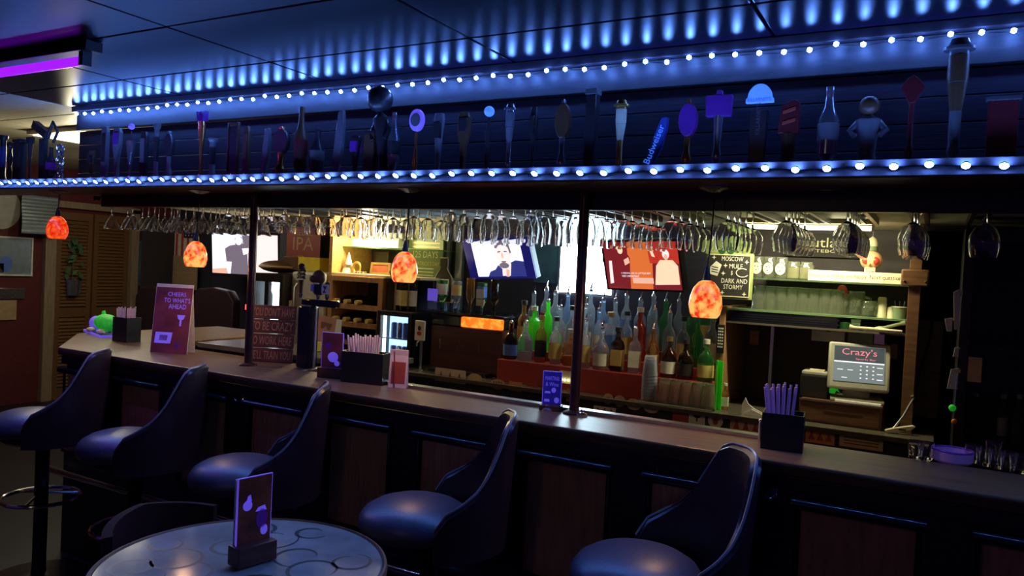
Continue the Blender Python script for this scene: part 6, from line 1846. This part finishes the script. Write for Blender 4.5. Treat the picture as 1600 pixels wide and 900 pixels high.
t = thing('round_sign', 'large round pale sign high on the red far wall', 'sign', (XW, Yc, Z), R(90))
obj('disc', MB().prism(ellipse(W, H, 32, 0, H / 2), -0.015, 0), 'pos_shell', t)
obj('inner_disc', MB().prism(ellipse(W * 0.8, H * 0.8, 32, 0, H / 2), -0.018, -0.0152), 'grey_enamel', t)
# curled tin plate stack
Yc, Z, W, H = wrect(34, 306, 93, 366, -7.85)
t = thing('tin_banner', 'curled ribbed tin sign hanging high on the red far wall', 'sign', (-7.96, Yc, Z), R(90))
m = MB()
n = 22
for i in range(n + 1):
    u = i / n
    sx = -0.10 * W * math.sin(math.pi * (1 - u) * 0.5) * 1.2 + 0.06 * W
    for xx in (-W / 2, W / 2):
        m.v.append((xx * (1 - 0.05 * u) - (1 - u) * 0.12 * W + 0.06 * W, -0.10 - 0.05 * math.cos(u * 3) - 0.004 * (i % 2), u * H))
for i in range(n):
    m.f.append([2 * i, 2 * i + 1, 2 * i + 3, 2 * i + 2])
sheet = obj('ribbed_sheet', m, 'tin_plate', t)
sheet.modifiers.new('thickness', 'SOLIDIFY').thickness = 0.004
obj('hanger', MB().tube([(-0.1, -0.06, H), (-0.1, 0.03, H)], 0.006).tube([(0.1, -0.06, H), (0.1, 0.03, H)], 0.006), 'dark_metal', t)
# hanging greenery on the louvered doors
Yc, Z, W, H = wrect(103, 374, 131, 462, -7.9)
t = thing('hanging_greenery', 'bunch of dark greenery in a pale wrap hanging on the louvered doors', 'greenery', (-7.93, Yc, Z), R(90))
obj('wrap', MB().lathe([(0.0005, 0), (W * 0.28, 0), (W * 0.36, H * 0.28), (W * 0.34, H * 0.28), (0.0005, 0.02)], 12, sy=0.4), 'silver_paint', t, True)
obj('wrap_tail', MB().prism([(W * 0.30, 0.02), (W * 0.42, 0.03), (W * 0.45, H * 0.26), (W * 0.34, H * 0.26)], -0.02, -0.012), 'silver_paint', t)
for q in range(26):
    a, b = random.uniform(-0.5, 0.5), random.uniform(0.3, 1.0)
    r_ = random.uniform(-70, 70)
    L = random.uniform(0.07, 0.12)
    obj('leaf', MB().prism([(0, -L / 2), (L * 0.22, 0), (0, L / 2), (-L * 0.22, 0)], -0.002, 0.002).xf(Matrix.Translation((a * W * (1.1 - 0.4 * b), random.uniform(-0.05, 0.02), b * H)) @ Matrix.Rotation(R(r_), 4, 'Y') @ Matrix.Rotation(R(random.uniform(-30, 30)), 4, 'Z')), 'leaf', t)
obj('stem_tie', MB().tube([(0, 0.0, H * 0.2), (0.0, 0.01, H * 1.02)], 0.006), 'leaf', t)
wallpanel('door_poster', 'dim blue-grey poster on the dark door by the flag', 'poster', 216, 378, 258, 446, 'teal_poster')
# flag
X, Z, W, H = rect(267, 346, 306, 403, 6.06)
t = thing('striped_flag', 'red and white striped flag hung upright beside the orange pendant', 'flag', (X, 6.06, Z), 0)
for q in range(9):
    u0, u1 = -W / 2 + q * W / 9, -W / 2 + (q + 1) * W / 9
    obj('stripe', MB().prism([(u0, -0.03 + 0.02 * math.sin(q)), (u1, -0.03 + 0.02 * math.sin(q + 1)), (u1, H), (u0, H)], -0.008 - 0.006 * (q % 2), 0), 'flag_red' if q % 2 == 0 else 'flag_white', t)
obj('canton', MB().box(W * 0.08, W / 2, -0.022, -0.0145, H * 0.55, H), 'flag_blue', t)
for r_ in range(4):
    for c_ in range(3):
        flatpoly(t, ellipse(0.018, 0.018, 6, W * (0.16 + 0.12 * c_), H * (0.62 + 0.09 * r_)), 'flag_white', -0.0222, 'star')
t, W, H = panel('cardboard_sheet', 'plain tan cardboard sheet leaning below the striped flag', 'cardboard', 272, 400, 309, 452, 6.0, 'cardboard', 0.02)
obj('crease', MB().box(-W / 2, W / 2, -0.0215, -0.0202, H * 0.5, H * 0.51), 'kraft', t)
# big dark speakers / seats at the far end
for (x0, y0, x1, y1, Y, nm) in ((216, 447, 268, 545, 5.2, 'black high-backed chair at the far end nearest the louvered doors'), (304, 449, 370, 545, 5.2, 'black rounded high-backed chair below the far television')):
    X, Z, W, H = rect(x0, y0, x1, y1, Y)
    zt_ = Z + H
    t = thing('high_back_chair', nm, 'chair', (X, Y, 0), group='dark chairs at the far end')
    W = max(W, 0.4)
    obj('backrest', MB().prism([(-W / 2, 0.5), (W / 2, 0.5), (W / 2, zt_ - 0.12), (W * 0.36, zt_ - 0.02), (0, zt_), (-W * 0.36, zt_ - 0.02), (-W / 2, zt_ - 0.12)], -0.05, 0.05), 'vinyl_black', t, bev=0.02)
    obj('seat', MB().box(-W / 2, W / 2, 0.06, 0.5, 0.66, 0.76), 'vinyl_black', t, bev=0.02)
    for sx in (-1, 1):
        for sy in (0.05, 0.45):
            obj('leg', MB().tube([(sx * W * 0.4, sy, 0.0), (sx * W * 0.4, sy, 0.66)], 0.016), 'chrome', t, True)
p = at(306, 545, Y=4.4)
t = thing('chrome_stool', 'small stool with pale round seat and chrome leg at the far end', 'stool', (p.x, 4.45, 0))
zz = at(310, 522, Y=4.4).z
obj('seat', MB().lathe([(0.0005, zz - 0.05), (0.14, zz - 0.05), (0.15, zz - 0.03), (0.14, zz), (0.0005, zz + 0.005)], 24), 'tin_plate', t, True)
obj('column', MB().lathe([(0.0005, 0.03), (0.02, 0.03), (0.02, zz - 0.05), (0.0005, zz - 0.05)], 14), 'chrome', t, True)
obj('base', MB().lathe([(0.0005, 0), (0.2, 0), (0.19, 0.02), (0.0005, 0.035)], 24), 'chrome', t, True)
obj('foot_ring', MB().tube([(0.13 * math.cos(R(a)), 0.13 * math.sin(R(a)), 0.75) for a in range(0, 361, 15)], 0.007, 8), 'chrome', t, True)
for q in range(3):
    obj('spoke', MB().tube([(0.018 * math.cos(R(120 * q)), 0.018 * math.sin(R(120 * q)), 0.76), (0.13 * math.cos(R(120 * q)), 0.13 * math.sin(R(120 * q)), 0.75)], 0.005, 6), 'chrome', t, True)
# red standby light on the wall below the television
X, Z, W, H = rect(383, 473, 390, 484, 6.09)
t = thing('exit_light', 'tiny glowing red digit display on the dark far wall', 'display', (X, 6.099, Z))
obj('case', MB().box(-0.04, 0.04, -0.02, 0, -0.02, 0.09), 'black_plastic', t, bev=0.003)
obj('digit', MB().box(-0.02, 0.02, -0.022, -0.0205, 0.0, 0.06), 'red_led', t)

# ---------------------------------------------------------------- tall cooler, grey fridge, boxes
X, Z, W, H = rect(396, 436, 436, 500, 4.02)
zt_ = at(423, 434, Y=4.02).z
t = thing('glass_cooler', 'brightly lit glass-door cooler beside the grey fridge', 'cooler', (X, 4.02, 0))
obj('cabinet', MB().box(-W / 2 - 0.03, W / 2 + 0.03, 0.03, 0.5, 0, 0.06).box(-W / 2 - 0.03, W / 2 + 0.03, 0.03, 0.5, zt_ - 0.03, zt_ + 0.03).box(-W / 2 - 0.03, -W / 2, 0.03, 0.5, 0.06, zt_ - 0.03).box(W / 2, W / 2 + 0.03, 0.03, 0.5, 0.06, zt_ - 0.03), 'black_plastic', t)
obj('glow_panel', MB().box(-W / 2, W / 2, 0.15, 0.16, 0.06, zt_ - 0.031), 'cooler_bright', t)  # glowing panel partway in, replaces light on the white inner walls
obj('door_frame', MB().box(-W / 2 - 0.03, W / 2 + 0.03, 0, 0.028, 0, 0.06).box(-W / 2 - 0.03, W / 2 + 0.03, 0, 0.028, zt_ - 0.03, zt_ + 0.03).box(-W / 2 - 0.03, -W / 2, 0, 0.028, 0.06, zt_ - 0.03).box(W / 2, W / 2 + 0.03, 0, 0.028, 0.06, zt_ - 0.03).box(-0.02, 0.02, 0, 0.028, 0.06, zt_ - 0.03), 'dark_metal', t)
obj('door_glass', MB().box(-W / 2, W / 2, 0.010, 0.015, 0.061, zt_ - 0.031), 'window_pane', t)
for z in (0.5, 0.85, 1.17):
    obj('wire_shelf', MB().box(-W / 2, W / 2, 0.05, 0.148, z - 0.01, z), 'steel', t)
cl = t.location
for q, (dx, m, nm) in enumerate(((-0.06, 'bottle_dark', 'dark bottle inside the bright glass cooler beside the door bar'), (0.10, 'bottle_amber', 'amber bottle inside the bright glass cooler, middle of shelf'), (0.16, 'bottle_red', 'red bottle inside the bright glass cooler at the fridge side'))):
    bottle(nm, 'slim', m, 'label_white' if q else None, (cl.x + dx, cl.y + 0.09, 1.1706), 'label_black', 0.75, group='bottles in the bright cooler')
X, Z, W, H = rect(454, 425, 507, 500, 4.10)
zt2_ = at(482, 424, Y=4.10).z
t = thing('grey_fridge', 'grey rounded-corner fridge behind the beer taps', 'fridge', (X, 4.12, 0))
obj('body', MB().box(-W / 2, W / 2, 0.03, 0.42, 0.03, zt2_), 'grey_enamel', t, bev=0.025)
obj('door', MB().box(-W / 2, W / 2, -0.02, 0.028, 0.05, zt2_ - 0.006), 'grey_enamel', t, bev=0.018)
obj('handle', MB().tube([(-W * 0.32, -0.022, zt2_ - 0.45), (-W * 0.32, -0.05, zt2_ - 0.42), (-W * 0.32, -0.05, zt2_ - 0.12), (-W * 0.32, -0.022, zt2_ - 0.09)], 0.008), 'steel', t, True)
for sx in (-1, 1):
    obj('foot', MB().lathe([(0.0005, 0), (0.02, 0), (0.02, 0.03), (0.0005, 0.03)], 10, c=(sx * W * 0.4, 0.2, 0)), 'black_plastic', t)
X, Z, W, H = rect(424, 400, 486, 424, 4.2)
t = thing('beer_carton', 'yellow and dark brown beer carton on top of the grey fridge', 'carton', (at(476, 420, Y=4.25).x, 4.3, zt2_ + 0.0005), R(8))
obj('carton', MB().box(-0.03, 0.16, -0.10, 0.12, 0, 0.10), 'yellow_card', t, bev=0.002)
obj('dark_end', MB().box(-0.16, -0.0305, -0.10, 0.12, 0, 0.098), 'brown_resin', t, bev=0.002)
for q in range(5):
    obj('bottle_top', MB().lathe([(0.0005, 0.0985), (0.012, 0.0985), (0.012, 0.108), (0.0005, 0.109)], 10, c=(-0.145 + 0.025 * q, -0.03, 0)), 'gold', t, True)
t = thing('coiled_cushion', 'dark brown cushion lump on top of the lit cooler', 'cushion', (cl.x - 0.09, cl.y + 0.22, zt_ + 0.0305))
obj('cover', MB().ball((0, 0, 0.05), 0.16, 20, 10, (1.1, 0.9, 0.30)), 'brown_resin', t, True)
obj('band', MB().tube([(0.17 * math.cos(R(a)), 0.14 * math.sin(R(a)), 0.048) for a in range(0, 361, 15)], 0.010, 6), 'cardboard', t, True)

# ---------------------------------------------------------------- dark cooler and wall clutter at the till end
xc = 0.085
t = thing('dark_cooler', 'tall dark unlit glass-door cooler past the till', 'cooler', (xc + 0.45, 3.62, 0))
obj('cabinet', MB().box(-0.45, 0.45, 0.03, 0.9, 0, 0.05).box(-0.45, 0.45, 0.03, 0.9, 1.80, 1.86).box(-0.45, -0.42, 0.03, 0.9, 0.05, 1.80).box(0.42, 0.45, 0.03, 0.9, 0.05, 1.80).box(-0.42, 0.42, 0.87, 0.9, 0.05, 1.80), 'black_plastic', t)
obj('door_frame', MB().box(-0.45, 0.45, 0, 0.028, 0, 0.05).box(-0.45, 0.45, 0, 0.028, 1.80, 1.86).box(-0.45, -0.415, 0, 0.028, 0.05, 1.80).box(0.42, 0.45, 0, 0.028, 0.05, 1.80), 'dark_metal', t)
obj('door_glass', MB().box(-0.415, 0.42, 0.010, 0.015, 0.051, 1.799), 'cooler_glass', t)
for z in (0.6, 0.98, 1.38):
    obj('wire_shelf', MB().box(-0.42, 0.42, 0.06, 0.86, z - 0.012, z), 'dark_metal', t)
for q, (px, m, nm) in enumerate(((1526, 'bottle_dark', 'dark bottle behind the glass of the unlit cooler'), (1570, 'bottle_blue', 'pale blue bottle catching light in the unlit cooler'), (1595, 'bottle_clear', 'clear bottle at the frame edge in the unlit cooler'))):
    X = at(px, 600, Y=3.80).x
    bottle(nm, 'slim', m, 'label_white' if q == 1 else None, (X, 3.80, 0.9806 if True else 0), 'label_white', 0.62 + 0.02 * q, group='bottles in the unlit cooler')
t, W, H = panel('cooler_notice', 'dim brown notice taped inside the unlit cooler door', 'notice', 1512, 558, 1534, 597, 3.619, 'tan_sticker', 0.002)
for nm, x0, y0, x1, y1, m in (('cream paper strip taped to the edge of the unlit cooler', 1488, 450, 1500, 515, 'white_paper'), ('striped slip of paper pinned beside the unlit cooler', 1475, 496, 1488, 518, 'flag_white'), ('small pale tag on the unlit cooler edge', 1489, 542, 1498, 558, 'white_paper'), ('curling paper triangle taped low on the unlit cooler edge', 1480, 575, 1497, 608, 'white_paper')):
    X, Z, W, H = rect(x0, y0, x1, y1, 3.60)
    t = thing('taped_paper', nm, 'paper', (X, 3.60, Z), R(15), 'papers taped to the unlit cooler')
    obj('sheet', MB().prism([(-W / 2, 0), (W / 2, 0.0), (W / 2, H), (-W * 0.2, H * 0.95)] if 'strip' not in nm else [(-W * 0.1, 0), (W / 2, 0), (W / 2, H), (-W / 2, H * 0.9)], -0.001, 0.001), m, t)
    obj('tape', MB().box(W * 0.1, W * 0.7, -0.0025, -0.0012, H * 0.8, H * 0.95), 'cream_paint', t)
t = thing('hanging_charm', 'hanging cord with a green and an orange ball beside the unlit cooler', 'cord', (at(1490, 640, Y=3.55).x, 3.58, at(1490, 665, Y=3.55).z))
obj('cord', MB().tube([(0.002, 0, 0.0), (0.006, 0, 0.20)], 0.002, 5), 'label_blue', t)
obj('green_ball', MB().ball((-0.004, 0, 0.066), 0.014), 'uv_green', t, True)
obj('orange_ball', MB().ball((0.006, 0, 0.012), 0.012), 'orange_paint', t, True)
t, W, H = panel('brown_door_sign', 'brown rounded wooden plaque at the end of the saying board', 'plaque', 1408, 421, 1452, 448, 4.00, 'drawer_wood', 0.02, bev=0.008)
for s in (-1, 1):
    obj('screw', MB().ball((s * W * 0.38, -0.021, H * 0.3), 0.005, 8, 6), 'brown_ink', t)
t, W, H = panel('wall_board', 'tall plain brown board on the wall between till and unlit cooler', 'board', 1426, 500, 1470, 652, 4.3, 'drawer_wood', 0.02)
obj('cable', MB().tube([(W * 0.1, -0.026, H), (W * 0.05, -0.03, H * 0.8), (-W * 0.2, -0.026, H * 0.5), (-W * 0.45, -0.026, 0.0)], 0.005, 6), 'black_plastic', t, True)

# ---------------------------------------------------------------- blacklight and far ceiling lamp
t = thing('blacklight', 'glowing violet blacklight tube fixture on the ceiling', 'blacklight', (-3.5, 1.8, 2.325))
obj('tube', MB().tube([(-0.62, 0, 0), (0.545, 0, 0)], 0.019, 14), 'blacklight_tube', t, True)
obj('housing', MB().box(-0.66, 0.60, -0.025, 0.045, 0.034, 0.0745), 'black_plastic', t, bev=0.003)
for s in (-0.635, 0.56):
    obj('tube_holder', MB().box(s - 0.012, s + 0.012, -0.02, 0.02, -0.022, 0.0335), 'black_plastic', t, bev=0.002)
lamp('blacklight_glow', 'AREA', (-0.04, 0, -0.022), 2.0, (0.30, 0.05, 1.0), 1.1, 0.04, (0, 0, 0), parent=t)
p = at(78, 184, Z=2.39)
t = thing('ceiling_lamp', 'pale square ceiling lamp in the far room behind the silhouetted handles', 'ceiling lamp', (p.x - 0.45, p.y + 0.5, 2.3985))
obj('frame', MB().box(-0.32, 0.32, -0.22, 0.22, -0.03, 0), 'cream_paint', t, bev=0.004)
obj('diffuser', MB().box(-0.29, 0.29, -0.19, 0.19, -0.034, -0.0305), 'lamp_far', t)
lamp('ceiling_lamp_light', 'POINT', (0, 0, -0.14), 22.0, (1.0, 0.90, 0.6), 0.1, parent=t)
t = thing('ceiling_lamp', 'dim warm round ceiling lamp over the tables behind the round table', 'ceiling lamp', (-1.2, -1.6, 2.3985))  # assumed lamp behind the camera, added to warm the bar front panels
obj('dish', MB().lathe([(0.0005, -0.07), (0.10, -0.06), (0.16, -0.02), (0.165, 0), (0.0005, 0)], 28), 'lamp_far', t, True)
obj('ring', MB().tube([(0.168 * math.cos(R(a)), 0.168 * math.sin(R(a)), -0.008) for a in range(0, 361, 15)], 0.008, 8), 'steel', t, True)
lamp('ceiling_lamp_light', 'POINT', (0, 0, -0.14), 1.5, (1.0, 0.6, 0.3), 0.12, parent=t)
# white dispensing tap at the fridge end of the drink machine
X, Z, W, H = rect(649, 501, 664, 532, 3.97)
t = thing('dispensing_tap', 'white plaque tap handle with red emblem at the end of the drink machine', 'tap handle', (X, 3.97, 0.9305))
h0 = Z - 0.9305
obj('stand', MB().lathe([(0.0005, 0), (0.03, 0), (0.03, 0.006), (0.009, 0.012), (0.009, h0 + 0.02), (0.0005, h0 + 0.02)], 14, c=(0, 0.02, 0)), 'chrome', t, True)
obj('plaque', MB().box(-W / 2, W / 2, -0.008, 0.008, h0, h0 + H), 'chalk_white', t, bev=0.004)
obj('emblem', MB().prism(ellipse(W * 0.5, H * 0.22, 14, 0, h0 + H * 0.36), -0.0095, -0.0085), 'red_eye', t)
obj('emblem_figure', MB().prism(ellipse(W * 0.36, H * 0.26, 12, 0, h0 + H * 0.62), -0.0095, -0.0085), 'brown_ink', t)
obj('spout', MB().tube([(0, -0.002, h0 + 0.002), (0.0, -0.03, h0 - 0.012), (0.0, -0.032, h0 - 0.035)], 0.006, 8), 'chrome', t, True)
t = thing('ceiling_lamp', 'square ceiling lamp in the far room over the high-backed chairs', 'ceiling lamp', (-6.4, 4.5, 2.3985))  # added lamp, hidden by the overhead shelf, brightens the flag and rear wall
obj('frame', MB().box(-0.32, 0.32, -0.22, 0.22, -0.03, 0), 'cream_paint', t, bev=0.004)
obj('diffuser', MB().box(-0.29, 0.29, -0.19, 0.19, -0.034, -0.0305), 'lamp_far', t)
lamp('ceiling_lamp_light', 'POINT', (0, 0, -0.14), 6.0, (1.0, 0.85, 0.6), 0.1, parent=t)
